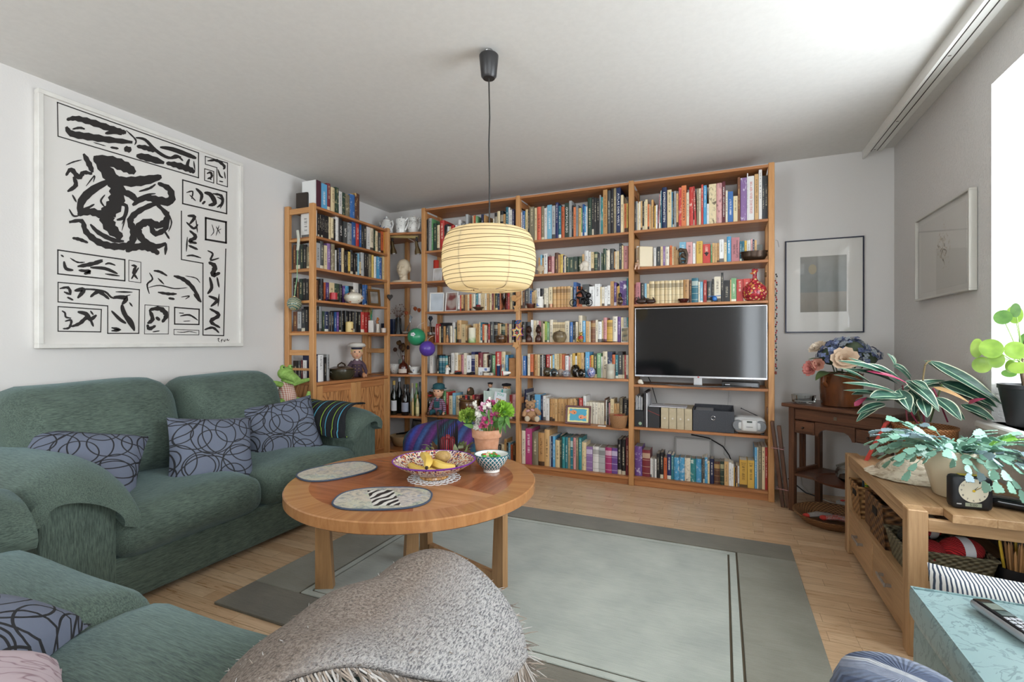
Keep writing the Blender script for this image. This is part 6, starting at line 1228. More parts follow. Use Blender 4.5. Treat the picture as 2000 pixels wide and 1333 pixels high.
p = at(1009, 602, Y=Yo); m = MB(); m.prism([(-4*k, -8*k), (5*k, -7*k), (3.5*k, -1*k), (7.5*k, 3*k), (3*k, 4*k), (0, 8*k), (-2.6*k, 3.4*k), (-7*k, 4*k), (-4*k, -1*k)], -.006, 0); one('wooden_leaf', m, WO, 'pale wooden leaf shape below the wooden angel', 'ornament', p, flat=True)
p = at(1008, 675, Y=Yo); m = MB(); m.prism(starpoly(5, 8.5*k, 5*k, -PI/2), -.006, 0); one('wooden_star', m, WO, 'pale wooden star hanging lowest on the upright', 'ornament', p, flat=True)
p = at(1010.5, 650, Y=Yo-.012); r = thing('paper_star', 'rainbow-edged six-pointed paper star with a picture centre', 'ornament', p, -.1)
for i, (s_, hx) in enumerate(((15.5, '4a52c0'), (14.4, 'c8385a'), (13.2, 'd9b04a'), (9, 'e8e0cc'), (6.4, '2e3a38'))):
    m = MB(); m.prism([(x*(.97), z) for x, z in starpoly(6, s_*k, s_*.58*k, PI/2+.1)], -.002*i-.0015, -.002*i); new('star_layer', m, plain(hx, .5), r, flat=True)
m = MB(); m.prism([(2.6*k*math.cos(a), 2.6*k*math.sin(a)-1*k) for a in [2*PI*i/14 for i in range(14)]], -.0105, -.0095); new('centre_picture', m, plain('b84a4a', .5), r)
p = at(1012, 630, Y=Yo-.004); r = thing('ribbon_bow', 'shiny blue and green curled ribbon above the paper star', 'ribbon', p)
for i, hx in enumerate(('2f4ab0', '3f9a4a', '5a3a8a', '2f6ab8')): m = MB(); m.tube([(4*k*math.cos(a+i)*(1+.2*i), -.004+.003*math.sin(2*a), 3*k*math.sin(a+i*1.3)) for a in [2*PI*j/12 for j in range(12)]], .0028, 6, 0, True); new('loop', m, plain(hx, .2), r)
m = MB(); m.tube([(1*k, 0, 2*k), (1*k, .004, 28*k)], .0008, 4); new('string', m, plain('c8b890', .7), r)
# string of red beads down the end of the bookcase
p = at(1512, 545, Y=3.66); p.x = .329; r = thing('bead_garland', 'red and white bead garland hanging on the bookcase end', 'garland', (p.x, 3.665, 1.52))
for i in range(46):
    m = MB(); z = -.014*i; m.ball((.004+.004*math.sin(i*1.7), .006*math.cos(i*2.1), z), (.0055, .0055, .007), 7, 5); new('bead', m, plain(['a8302c', '8a2622', 'c8c0b0', '3a3a34'][(i*3) % 4 if i % 5 else 3], .4), r)
m = MB(); m.box(-.006, .006, -.018, .018, -.67, -.65, .002); new('end_piece', m, plain('8a3226', .4), r)
m = MB(); m.tube([(.0, 0, .23), (.012, -.004, .225), (.02, -.006, .18)], .001, 4); new('wire', m, plain('2a2622', .5), r)
# ------------------------------------------------------------------ right-hand corner: pictures, writing desk, sideboard
t = NT('etching'); gx, gy, gz = t.xyz(t.co('Generated')); n = t.noise(t.co('Generated'), 3, 4, .6, .5)
c = t.ramp(gz, [(.0, '8f877b'), (.35, 'a39c92'), (.36, '8b908e'), (.7, '979a97'), (1, 'a3a19b')]); su = t.math('LESS_THAN', t.math('ADD', t.math('POWER', t.math('SUBTRACT', gx, .27), 2), t.math('POWER', t.math('SUBTRACT', gz, .77), 2)), .008)
c2 = t.mix(su, c, 'b5a88e'); t.set(Base_Color=t.mix(.4, c2, t.ramp(n, [(.3, '6f6a62'), (.7, 'c8c4bc')]), 'MULTIPLY'), Roughness=.5)
r = thing('etching_picture', 'grey landscape etching in wide white mount and thin navy frame', 'picture', (.648, YB-.002, 1.131), rot=(0, 0, 0))
W, H, D = .468, .655, .018; FR = plain('2a2c3c', .3, .4)
for a in ((-W/2, W/2, H-.008, H), (-W/2, W/2, 0, .008), (-W/2, -W/2+.008, .008, H-.008), (W/2-.008, W/2, .008, H-.008)): m = MB(); m.box(a[0], a[1], -D, 0, a[2], a[3], .001); new('frame_bar', m, FR, r)
m = MB(); m.box(-W/2+.008, W/2-.008, -D*.5, -D*.2, .008, H-.008); new('mount', m, plain('dddad4', .6), r)
m = MB(); m.box(-.14, .135, -D*.55, -D*.48, .145, .535); new('picture', m, t.mat, r)
m = MB(); m.box(-W/2+.008, W/2-.008, -D*.75, -D*.72, .008, H-.008); new('pane', m, M_PANE, r)
t = NT('ink_drawing'); n = t.noise(t.co('Generated', scale=(1, 3, 2.2)), 3.0, 5, .7, 2.2); gx, gy, gz = t.xyz(t.co('Generated')); dd = t.math('ADD', t.math('ABSOLUTE', t.math('SUBTRACT', gy, .45)), t.math('MULTIPLY', t.math('ABSOLUTE', t.math('SUBTRACT', gz, .55)), .6)); f = t.math('SUBTRACT', n, t.math('MULTIPLY', dd, .75)); t.set(Base_Color=t.ramp(f, [(.44, 'cfccc6'), (.49, 'b8a688'), (.52, '8a8884'), (.60, '3a3a3a')]), Roughness=.6)
r = thing('ink_picture', 'abstract ink drawing in a slim aluminium frame on the window wall', 'picture', (XR-.002, 3.14, 1.302), rot=(0, 0, 0))
W, H, D = .665, .462, .03; AL = plain('cfccc4', .3, .5)
for a in ((-W/2, W/2, H-.010, H), (-W/2, W/2, 0, .010), (-W/2, -W/2+.010, .010, H-.010), (W/2-.010, W/2, .010, H-.010)): m = MB(); m.box(-D, 0, a[0], a[1], a[2], a[3], .001); new('frame_bar', m, AL, r)
m = MB(); m.box(-D*.5, -D*.2, -W/2+.01, W/2-.01, .01, H-.01); new('mount', m, plain('d6d3cd', .6), r)
m = MB(); m.box(-D*.55, -D*.49, -W/2+.06, W/2-.06, .04, H-.04); new('picture', m, t.mat, r)
m = MB(); m.box(-D*.78, -D*.75, -W/2+.01, W/2-.01, .01, H-.01); new('pane', m, M_PANE, r)
# writing desk set across the corner
OAK = {a: wood('dark_oak_'+a, '6a4530', '40281c', a, 1.0, .35, .08) for a in 'XYZ'}
dk = thing('writing_desk', 'small dark antique writing desk set across the room corner', 'desk', (.387, 3.503, 0), rot=(0, 0, rad(-38.5)))
DW, DD, DZ = .56, .315, .68
m = MB(); m.box(-.03, DW+.012, -.03, DD+.012, DZ-.022, DZ, .004); new('desk_top', m, OAK['X'], dk)
for x, y in ((0, 0), (DW-.034, 0), (0, DD-.034), (DW-.034, DD-.034)): m = MB(); m.box(x, x+.034, y, y+.034, 0, DZ-.0225, .002); new('leg', m, OAK['Z'], dk)
def desk_front(x0, x1, z0, z1, knob):
    m = MB(); m.box(x0, x1, .006, .03, z0, z1, .002); d = new('drawer', m, OAK['X'], dk); m = MB(); m.box(x0+.006, x1-.006, .002, .007, z0+.006, z1-.006, .002); new('drawer_front', m, OAK['X'], d)
    if knob: m = MB(); m.lathe([(.003, 0), (.005, .008), (.008, .014), (.006, .019), (0, .02)], 12, (0, 0, 0), 0, Matrix.Translation(((x0+x1)/2, .003, (z0+z1)/2)) @ Matrix.Rotation(PI/2, 4, 'X')); new('knob', m, plain('2a1a12', .3), d)
    return d
d = desk_front(.036, DW-.036, DZ-.098, DZ-.026, False); m = MB(); m.box(DW/2-.01, DW/2+.008, -.001, .003, DZ-.072, DZ-.052, .001); new('key_plate', m, plain('8a8070', .3, .7), d)
desk_front(.036, .155, DZ-.182, DZ-.104, True); desk_front(DW-.175, DW-.036, DZ-.182, DZ-.104, True)
m = MB(); q = [(.16, DZ-.184), (.16, DZ-.10), (DW-.18, DZ-.10), (DW-.18, DZ-.184)]
arc = [(.16, DZ-.184), (.175, DZ-.184), (.182, DZ-.165), (.195, DZ-.148), (.215, DZ-.138), (DW-.235, DZ-.138), (DW-.215, DZ-.148), (DW-.202, DZ-.165), (DW-.195, DZ-.184), (DW-.18, DZ-.184), (DW-.18, DZ-.10), (.16, DZ-.10)]
m.prism(arc, .008, .028); new('apron', m, OAK['X'], dk, flat=True)
for a in ((.0, .03, .036, DD-.036), (DW-.03, DW, .036, DD-.036)): m = MB(); m.box(a[0]+.006, a[1]-.006, a[2], a[3], DZ-.184, DZ-.024); new('side_panel', m, OAK['Y'], dk)
m = MB(); m.box(.036, DW-.036, DD-.02, DD-.006, DZ-.184, DZ-.024); new('rear_panel', m, OAK['X'], dk)
for y in (.10, .135): m = MB(); m.box(.008, .022, y, y+.014, .245, DZ-.185); new('side_slat', m, OAK['Z'], dk)
m = MB(); m.box(.01, DW-.01, .01, DD-.01, .225, .24, .002); new('shelf', m, OAK['X'], dk)
m = MB(); m.box(.008, .026, .036, DD-.036, .24, .262, .002); new('side_rail', m, OAK['Y'], dk)
def dpt(x, y, z): return Matrix.Rotation(rad(-38.5), 4, 'Z') @ Vector((x, y, 0))+Vector((.387, 3.503, z))
DG = glass('cut_glass', 'e8ecec', .03)
p = dpt(.045, .085, DZ+.0006); m = MB(); m.lathe([(.052, 0), (.064, .006), (.068, .052), (.058, .052), (.052, .018), (0, .014)], 8); o = one('glass_ashtray', m, DG, 'heavy octagonal cut-glass ashtray on the desk edge', 'ashtray', p, flat=True)
# crock with artificial flowers
p = dpt(.235, .145, DZ+.0006); cr = thing('flower_crock', 'brown glazed crock full of blue hydrangeas and pale peonies', 'flower arrangement', p)
t = NT('brown_crock'); n = t.noise(t.co(scale=(1, 1, .4)), 14, 4); t.set(Base_Color=t.ramp(n, [(.3, '4a2a1a'), (.6, '6e4024'), (.8, '8a5430')]), Roughness=.16)
m = MB(); m.lathe([(.095, 0), (.104, .004), (.112, .10), (.110, .185), (.113, .19), (.113, .2), (.104, .2), (.102, .18), (0, .17)], 32); new('crock', m, t.mat, cr)
for sg in (-1, 1):
    m = MB(); a = Vector((-.75*sg, -.66*sg, 0)).normalized() if sg > 0 else Vector((.75, .66, 0)).normalized(); q = [a*.108+Vector((0, 0, .185)), a*.135+Vector((0, 0, .18)), a*.138+Vector((0, 0, .15)), a*.112+Vector((0, 0, .12))]; m.tube(q, [.016, .014, .013, .011], 8); new('handle', m, t.mat, cr)
HB = [plain('6a779c', .7), plain('8490b0', .7), plain('525c80', .7), plain('97a0a8', .7)]
LG = [plain('44582e', .55), plain('3a4c2a', .55), plain('5a6a3c', .55)]
def floret(m, c, n, s):
    n = n.normalized(); u = n.orthogonal().normalized(); v = n.cross(u)
    for k_ in range(4):
        a = k_*PI/2+R.random()*.2; d = u*math.cos(a)+v*math.sin(a); e = -u*math.sin(a)+v*math.cos(a)
        m.add([c, c+d*s*.6+e*s*.5+n*s*.12, c+d*s*1.1+n*s*.05, c+d*s*.6-e*s*.5+n*s*.12], [(0, 1, 2, 3)])
RR = random.Random(5)
for hi, (dx, dy, dz, s) in enumerate(((-.06, -.04, .30, .075), (.05, -.05, .335, .08), (.13, -.01, .29, .07), (.02, .05, .34, .075), (-.03, .03, .325, .07), (.105, .06, .30, .07))):
    ms = [MB() for _ in range(3)]
    for i in range(70):
        th = math.acos(RR.uniform(-.35, 1)); ph = RR.uniform(0, 6.28); n = Vector((math.sin(th)*math.cos(ph), math.sin(th)*math.sin(ph), math.cos(th)))
        floret(ms[i % 3], Vector((dx, dy, dz))+n*s*RR.uniform(.88, 1.05), n+Vector((RR.uniform(-.3, .3),)*3), .0165)
    h = new('hydrangea', ms[0], HB[hi % 4], cr, flat=True)
    for q in (1, 2): new('floret_cluster', ms[q], HB[(hi+q) % 4], h, flat=True)
    m = MB(); m.tube([(dx*.4, dy*.4, .16), (dx, dy, dz-.02)], .004, 6); m.ball((dx, dy, dz), s*.7, 10, 8); new('stem', m, plain('4a5540', .8), h)
def peony(c, s, n0, hx, nm='peony', par=None):
    m = MB(); n0 = Vector(n0).normalized(); u = n0.orthogonal().normalized(); v = n0.cross(u); c = Vector(c)
    for ring, (cnt, r0, tilt) in enumerate(((7, 1.0, .25), (7, .8, .6), (6, .55, .95), (5, .3, 1.25))):
        for i in range(cnt):
            a = 2*PI*i/cnt+ring*.4; d = (u*math.cos(a)+v*math.sin(a)); e = n0.cross(d); tip = d*math.cos(tilt)+n0*math.sin(tilt); g = []
            for aa in range(4):
                rr = aa/3; wdt = s*r0*.5*math.sin(PI*min(1, .25+.6*rr))
                g.append([c+tip*s*r0*rr+n0*s*.12*rr*rr-e*wdt, c+tip*s*r0*rr+n0*s*(.02-.10*math.sin(PI*rr)), c+tip*s*r0*rr+n0*s*.12*rr*rr+e*wdt])
            m.grid(g)
    return new(nm, m, plain(hx, .7), par)
peony((-.01, -.15, .285), .072, (-.2, -1, .35), 'd9bfa4', par=cr); peony((-.12, -.02, .345), .055, (-.6, -.4, .8), 'd8c8b4', par=cr); peony((-.165, -.07, .225), .05, (-.8, -.7, .2), 'c97c74', par=cr); peony((-.13, -.09, .25), .04, (-.5, -.8, .2), 'c8907c', par=cr)
def leaf(m, base, tip, width, up=(0, 0, 1), curl=.0, n=7, mat=0, fold=.25, shape=.5):
    base, tip, up = Vector(base), Vector(tip), Vector(up); d = tip-base; L = d.length; d.normalize(); s_ = d.cross(up)
    if s_.length < 1e-4: s_ = d.orthogonal()
    s_.normalize(); nn = s_.cross(d).normalized(); g = []
    for i in range(n+1):
        u = i/n; w = width*math.sin(PI*(u**shape if shape < 1 else u))**.8*.5+.0004; c = base+d*L*u+nn*(curl*math.sin(PI*u)*L-curl*.0)
        g.append([c-s_*w+nn*w*fold, c, c+s_*w+nn*w*fold])
    m.grid(g, mat)
for i, (a, b, w_) in enumerate((((-.05, -.09, .2), (-.16, -.18, .16), .10), ((-.01, -.1, .2), (.03, -.2, .19), .10), ((.1, -.05, .22), (.22, -.1, .17), .11), ((.12, .02, .24), (.25, .02, .2), .10), ((.04, -.08, .3), (.09, -.16, .32), .06), ((-.08, -.06, .26), (-.19, -.12, .28), .06))):
    m = MB(); leaf(m, a, b, w_, (0, 0, 1), .12); new('leaf', m, LG[i % 3], cr)
# lower shelf: tray and tureen; floor: basket tray
p = dpt(.30, .13, .2406); m = MB(); m.lathe([(.14, 0), (.165, .004), (.172, .016), (.166, .016), (.158, .008), (0, .006)], 36); one('serving_tray', m, plain('5a3422', .35), 'round reddish wooden tray on the lower desk shelf', 'tray', p+Vector((-.03, -.06, 0)))
p = p+Vector((.0, -.06, .0075)); o = one('glass_tureen', (lambda m: (m.lathe([(.05, 0), (.06, .004), (.088, .03), (.092, .055), (.080, .085), (.074, .085), (.085, .055), (.08, .03), (.05, .01), (0, .01)], 32), m)[1])(MB()), DG, 'round glass tureen with domed silver lid under the desk', 'tureen', p)
m = MB(); m.lathe([(.086, .085), (.088, .09), (.05, .112), (.02, .122), (.012, .13), (.018, .142), (.012, .156), (.004, .162), (0, .163)], 32); new('lid', m, plain('b4b0a6', .15, .7), o)
p = Vector((.60, 3.35, .0006)); m = MB(); m.lathe([(.13, 0), (.155, .004), (.205, .05), (.21, .058), (.20, .058), (.15, .014), (0, .01)], 36, wob=lambda a, z: 1+.004*math.cos(60*a)); one('shallow_basket', m, wicker('dark_wicker', '5a3c24', '9a6e46'), 'shallow round woven basket on the floor under the desk', 'basket', p)
for i, (dx, dy, rz, hx, lab) in enumerate(((-.06, -.02, .4, '8c8682', 'grey knitted sock with red heel lying in the woven basket'), (.03, -.06, .1, 'b04034', 'red and grey folded sock at the front of the woven basket'))):
    m = MB(); m.tube([(-.09, 0, .03), (-.02, .01, .035), (.04, 0, .03), (.07, -.03, .028)], [.018, .026, .026, .018], 10, flat=.6); o = one('sock', m, speckled('knit_%d' % i, hx, '9a948e', 120, .95, .3), lab, 'sock', p+Vector((dx, dy, .012+.005*i)), rz=rz)
    m = MB(); m.ball((-.09, 0, .03), (.022, .02, .014), 10, 8); new('cuff', m, plain('b8382e', .9), o)
# folded board leaning between bookcase and desk
r = thing('folded_easel', 'dark folded wooden easel tied with pink bands beside the bookcase', 'easel', (.375, 3.555, 0), rot=(0, 0, -.15))
for i, (x, a) in enumerate(((-.012, -.115), (.016, -.10))):
    m = MB(); m.box(x-.011, x+.011, -.02, .02, 0, .555-.03*i, .003, 0, Matrix.Rotation(a, 4, 'Y')); new('wooden_leg', m, OAK['Z'], r)
for z in (.12, .38): 
    m = MB(); s_ = .036; x = -.11*z; m.tube([(x-s_, -.024, z), (x+s_, -.024, z-.006), (x+s_, .024, z), (x-s_, .024, z)], .002, 5, 0, True); new('elastic_band', m, plain('c08a8c', .6), r)
# power strip and cables on the floor
m = MB(); m.box(-.14, .14, -.028, .028, 0, .04, .006); o = one('power_strip', m, plain('b9b6b0', .4), 'grey multi-socket power strip on the floor behind the desk', 'power strip', (.80, 3.63, .0006), rz=-.67)
m = MB(); m.box(-.12, -.1, -.012, .012, .0395, .046, .002); new('red_switch', m, plain('d83a34', .4), o)
m = MB(); m.tube([(.42, 3.82, .12), (.46, 3.80, .09), (.52, 3.78, .045), (.6, 3.76, .03)], .004, 6); one('desk_cable', m, plain('161618', .5), 'black cable sagging from the wall to the power strip', 'cable', (0, 0, 0))
m = MB(); m.tube([(.50, 3.88, .16), (.51, 3.86, .08), (.56, 3.80, .03), (.75, 3.60, .012), (.86, 3.45, .012)], .0045, 6); one('lamp_cable', m, plain('b6b2aa', .5), 'light grey cable looping across the floor under the desk', 'cable', (0, 0, 0))
# ------------------------------------------------------------------ sideboard
OAKL = {a: wood('oiled_oak_'+a, 'c4a078', '9f7a52', a, 1.0, .38, .07) for a in 'XYZ'}
bx0, bx1, by0, by1, bz = .58, 1.035, 2.04, 2.955, .50
sb = thing('sideboard', 'low oiled oak sideboard with drawers and open compartments by the window', 'sideboard', ((bx0+bx1)/2, (by0+by1)/2, 0)); L = .056
for x in (bx0, bx1-L):
    for y in (by0, by1-L): m = MB(); m.box(x, x+L, y, y+L, 0, bz, .003); new('leg', m, OAKL['Z'], sb, w=True)
for i in range(4): y0 = bx0+.002+(bx1-bx0-.004)/4*i; y1 = y0+(bx1-bx0-.004)/4; m = MB(); m.box(max(y0, bx0+.002), y1-.0005, by0+(L+.002 if i in (0, 3) else -.012), by1-(L+.002 if i in (0, 3) else 0), bz-.026, bz+.001, .001); new('top_board', m, OAKL['Y'], sb, w=True)
for a in ((bx0+.004, bx0+.026, by0+L, by1-L, bz-.058, bz-.027), (bx1-.026, bx1-.004, by0+L, by1-L, bz-.058, bz-.027), (bx0+L, bx1-L, by0+.002, by0+.024, bz-.068, bz-.0275), (bx0+L, bx1-L, by1-.026, by1-.004, bz-.062, bz-.027)): m = MB(); m.box(*a, .0015); new('rail', m, OAKL['Y' if a[3]-a[2] > .2 else 'X'], sb, w=True)
m = MB(); m.box(bx0+.006, bx1-.006, by0+L*.2, by1-L*.2, .216, .234, .001); new('shelf', m, OAKL['Y'], sb, w=True)
m = MB(); m.box(bx0+.03, bx1-.004, by0+.01, by1-.01, .066, .2155); new('drawer_case', m, plain('8a6238', .6), sb, w=True)
m = MB(); m.box(bx0+.012, bx0+.03, by0+L, by1-L, .03, .064, .001); new('plinth_rail', m, OAKL['Y'], sb, w=True)
ym = (by0+by1)/2
for y0, y1 in ((by0+L+.002, ym-.001), (ym+.001, by1-L-.002)):
    m = MB(); m.box(bx0+.008, bx0+.029, y0, y1, .068, .214, .0015); d = new('drawer', m, OAKL['Y'], sb, w=True)
    yc = (y0+y1)/2; m = MB(); m.box(bx0-.016, bx0-.010, yc-.055, yc+.055, .135, .15, .002); m.box(bx0-.011, bx0+.009, yc-.052, yc-.044, .137, .148); m.box(bx0-.011, bx0+.009, yc+.044, yc+.052, .137, .148); new('handle', m, SIL, d, w=True)
# baskets inside
def weave(name, a, b, sx=70, sz=60):
    t = NT(name); x, y, z = t.xyz(t.co()); w1 = t.math('SINE', t.math('MULTIPLY', t.math('ADD', x, y), sx*2)); w2 = t.math('SINE', t.math('MULTIPLY', z, sz*4)); n = t.noise(t.co(scale=(1, 1, 3)), 40, 3); f = t.math('ADD', t.math('MULTIPLY', t.math('MULTIPLY', w1, w2), .5), n)
    t.set(Base_Color=t.ramp(f, [(.1, a), (.9, b)]), Roughness=.7); t.bump(f, .9, .006); return t.mat
def rect_basket(lab, x0, x1, y0, y1, h, mat, flare=.012, handle=True, z=.2346):
    c = Vector(((x0+x1)/2, (y0+y1)/2, z)); r = thing('storage_basket', lab, 'basket', c, group='woven baskets in the sideboard'); a, b = (x1-x0)/2, (y1-y0)/2; tk = .008
    def wall(nm, pts):
        m = MB(); n = len(pts); m.add(pts, [(0, 1, 2, 3), (7, 6, 5, 4), (0, 4, 5, 1), (1, 5, 6, 2), (2, 6, 7, 3), (3, 7, 4, 0)]); return new(nm, m, mat, r, flat=True)
    A, B = a+flare, b+flare
    rim = []
    for nm, (p0, p1, n) in {'front': ((-1, -1), (-1, 1), (1, 0)), 'rear': ((1, 1), (1, -1), (-1, 0)), 'side': ((1, -1), (-1, -1), (0, 1)), 'side.001': ((-1, 1), (1, 1), (0, -1))}.items():
        q = [(p0[0]*a, p0[1]*b, 0), (p1[0]*a, p1[1]*b, 0), (p1[0]*A, p1[1]*B, h), (p0[0]*A, p0[1]*B, h)]
        q2 = [(x+n[0]*tk, y+n[1]*tk, zz_) for x, y, zz_ in q]; o = wall('woven_side', q+q2)
        if handle and nm == 'front': m = MB(); m.box(-A-.0006+0, -A+.004, -.028, .028, h*.62, h*.80, .001); hx_ = new('handle_hole', m, plain('1a120c', .9), o)
    m = MB(); m.box(-a+tk, a-tk, -b+tk, b-tk, 0, .006); new('bottom', m, mat, r)
    m = MB(); m.tube([(-A, -B, h), (A, -B, h), (A, B, h), (-A, B, h)], .006, 6, 0, True); new('rim', m, mat, r)
    return r
W1 = weave('banana_leaf', '6a4526', 'b98c58'); W2 = weave('banana_leaf_dark', '3e2818', '8a6038', 60, 50); W3 = weave('olive_wicker', '4a4432', '7d745a', 110, 90)
rect_basket('pale woven basket with slot handle at the far end of sideboard', .60, .80, 2.735, 2.885, .148, W1)
rect_basket('brown woven basket with slot handle, middle of the sideboard', .60, .84, 2.365, 2.575, .175, W2)
yb = rect_basket('low olive wicker basket holding balls of yarn', .612, .82, 2.122, 2.325, .105, W3, .02, False)
m = MB(); m.box(-.09, .09, -.055, .055, 0, .15, .003); one('brown_folder_box', m, speckled('brown_card', '5a3c26', '7a563a', 30, .7, 0), 'dark brown card box between the two woven baskets', 'box', (.70, 2.655, .2346))
m = MB(); m.tube([(0, 0, 0), (0, 0, .17)], .008, 10); o = one('felt_pen', m, plain('d8b43a', .35), 'yellow felt pen standing in the pale woven basket', 'pen', (.645, 2.79, .245), rot=(.12, -.1, 0)); m = MB(); m.lathe([(.0085, .14), (.0085, .146)], 10); new('green_band', m, plain('3a8a3a', .4), o)
m = MB(); m.box(-.012, .012, -.002, .002, 0, .165); one('ruler', m, plain('5a666e', .4), 'grey ruler standing in the pale woven basket', 'ruler', (.63, 2.835, .245), rot=(.2, -.05, .3))
def yarn(c, r_, hx, lab, band=None, sc=(1, 1, 1)):
    t = NT('yarn'); wv = t.n('TexWave', {'bands_direction': 'DIAGONAL'}, Vector=t.co(), Scale=60, Distortion=3, Detail=2); h0 = hexc(hx); t.set(Base_Color=t.ramp(wv.outputs[1], [(.2, (h0[0]*.45, h0[1]*.4, h0[2]*.4, 1)), (.6, h0)]), Roughness=.95); t.bump(wv.outputs[1], .8, .006)
    m = MB(); m.ball((0, 0, 0), (r_*sc[0], r_*sc[1], r_*sc[2]), 20, 14); o = one('yarn_ball', m, t.mat, lab, 'yarn', c, group='yarn in the olive basket', rz=.25)
    if band:
        m = MB(); m.lathe([(r_*sc[2]*1.01, -r_*.32), (r_*sc[2]*1.03, 0), (r_*sc[2]*1.01, r_*.32)], 24, (0, 0, 0), 0, Matrix.Rotation(PI/2, 4, 'Y') @ Matrix.Scale(sc[1]/sc[2], 4, (0, 1, 0))); m.f = [f for f in m.f if len(f) == 4]; m.m = [0]*len(m.f); new('paper_band', m, plain(band, .5), o)
yarn((.765, 2.165, .345), .05, 'cc2a30', 'large red yarn skein with white paper band, at the front', 'd8d8dc', (1.35, .9, .85))
yarn((.675, 2.15, .325), .045, 'c8323a', 'red yarn ball pressed against the sideboard leg')
yarn((.655, 2.24, .335), .05, '3a3a30', 'dark olive yarn ball nearest the sideboard front')
yarn((.70, 2.255, .385), .042, 'c02c36', 'red yarn ball on top of the olive one', 'c8c4c0')
p = Vector((.905, 2.15, .2346)); r = thing('pencil_cup', 'black mesh cup full of wooden and coloured pencils', 'pencil cup', p)
m = MB(); m.lathe([(.055, 0), (.06, .085), (.058, .085), (.053, .003), (0, .003)], 20); new('cup', m, plain('26262a', .5, .4), r)
for i in range(17):
    a = i*2.4; q = .012+.034*((i*7) % 10)/10; m = MB(); hgt = .15+.03*((i*5) % 7)/7; b = Vector((q*.7*math.cos(a), q*.7*math.sin(a), .006)); e = Vector((q*1.3*math.cos(a), q*1.3*math.sin(a), hgt)); d = (e-b)
    m.tube([b, b+d*.9], .0042, 6); m.tube([b+d*.9, e], [.0042, .0006], 6); new('pencil', m, plain(['b98a58', 'c29464', 'a87848', 'c8302c', 'd8b43a', '8a6038', 'd8c8a8'][i % 7 if i % 3 else 0], .5), r)
# things on the sideboard
r = thing('photo_frame', 'red photo frame seen from behind, propped on the sideboard corner', 'photo frame', (.655, 2.865, bz+.0016), rot=(0, 0, rad(-112)))
RF = plain('b23428', .4)
for a in ((-.085, .085, .19, .205), (-.085, .085, 0, .015), (-.085, -.07, .015, .19), (.07, .085, .015, .19)): m = MB(); m.box(a[0], a[1], 0, .014, a[2], a[3], .001, 0, Matrix.Rotation(-.38, 4, 'X')); new('frame_bar', m, RF, r)
m = MB(); m.box(-.07, .07, .004, .011, .015, .19, 0, 0, Matrix.Rotation(-.38, 4, 'X')); new('backing', m, plain('b09a7c', .7), r)
m = MB(); m.add([(-.018, .055, .14), (.018, .055, .14), (.014, .13, 0), (-.014, .13, 0), (-.018, .058, .14), (.018, .058, .14), (.014, .133, 0), (-.014, .133, 0)], [(0, 1, 2, 3), (7, 6, 5, 4), (0, 4, 5, 1), (2, 6, 7, 3), (1, 5, 6, 2), (3, 7, 4, 0)]); new('easel_strut', m, plain('b89468', .6), r, flat=True)
p = Vector((.735, 2.52, bz+.0016)); t = NT('shell_white'); n = t.noise(t.co(), 30, 5, .6, 1); t.set(Base_Color=t.ramp(n, [(.35, 'a08c70'), (.55, 'd8cbb4')]), Roughness=.5); t.bump(n, .6, .01)
sh = thing('sea_shell', 'large rugged whitish conch shell lying on the sideboard', 'shell', p, rad(-55))
g = []
for i in range(15):
    u = i/14; row_ = []
    for j in range(17):
        a = -.15+PI*1.12*j/16; rr_ = (.015+.062*math.sin(PI*min(1, u*1.15)**.8)*(1+.06*math.sin(9*u*PI)))*(1+.05*math.sin(5*a+7*u)); row_.append((-.15+.30*u, rr_*math.cos(a)*1.25, max(.0015, rr_*math.sin(a)*1.05)))
    g.append(row_)
m = MB(); m.grid(g); new('whorl', m, t.mat, sh, ang=60)
g = []
for i in range(13):
    u = i/12; y0 = -.07*math.sin(PI*u)**.6; fr_ = .008*math.sin(38*u); g.append([(-.16+.31*u, y0*.9, .03*math.sin(PI*u)+.002), (-.165+.32*u, y0*1.35-.02, .012+.006*math.sin(PI*u)), (-.17+.33*u, y0*1.6-.045+fr_, .003+.004*abs(math.sin(19*u)))])
m = MB(); m.grid(g); new('lip', m, t.mat, sh, ang=60)
p = Vector((.795, 2.285, bz+.0016)); m = MB(); m.lathe([(.062, 0), (.068, .003), (.098, .12), (.102, .172), (.098, .176), (.094, .170), (.090, .12), (.09, .15), (0, .15)], 40, wob=lambda a, z: 1); pot = thing('christmas_cactus', 'flat-stemmed holiday cactus in a cream pot on the sideboard', 'plant', p); new('pot', m, plain('e0d3b6', .25), pot, ang=50)
m = MB(); m.lathe([(.089, .152), (.05, .158), (0, .16)], 24); new('soil', m, plain('2e2218', .95), pot)
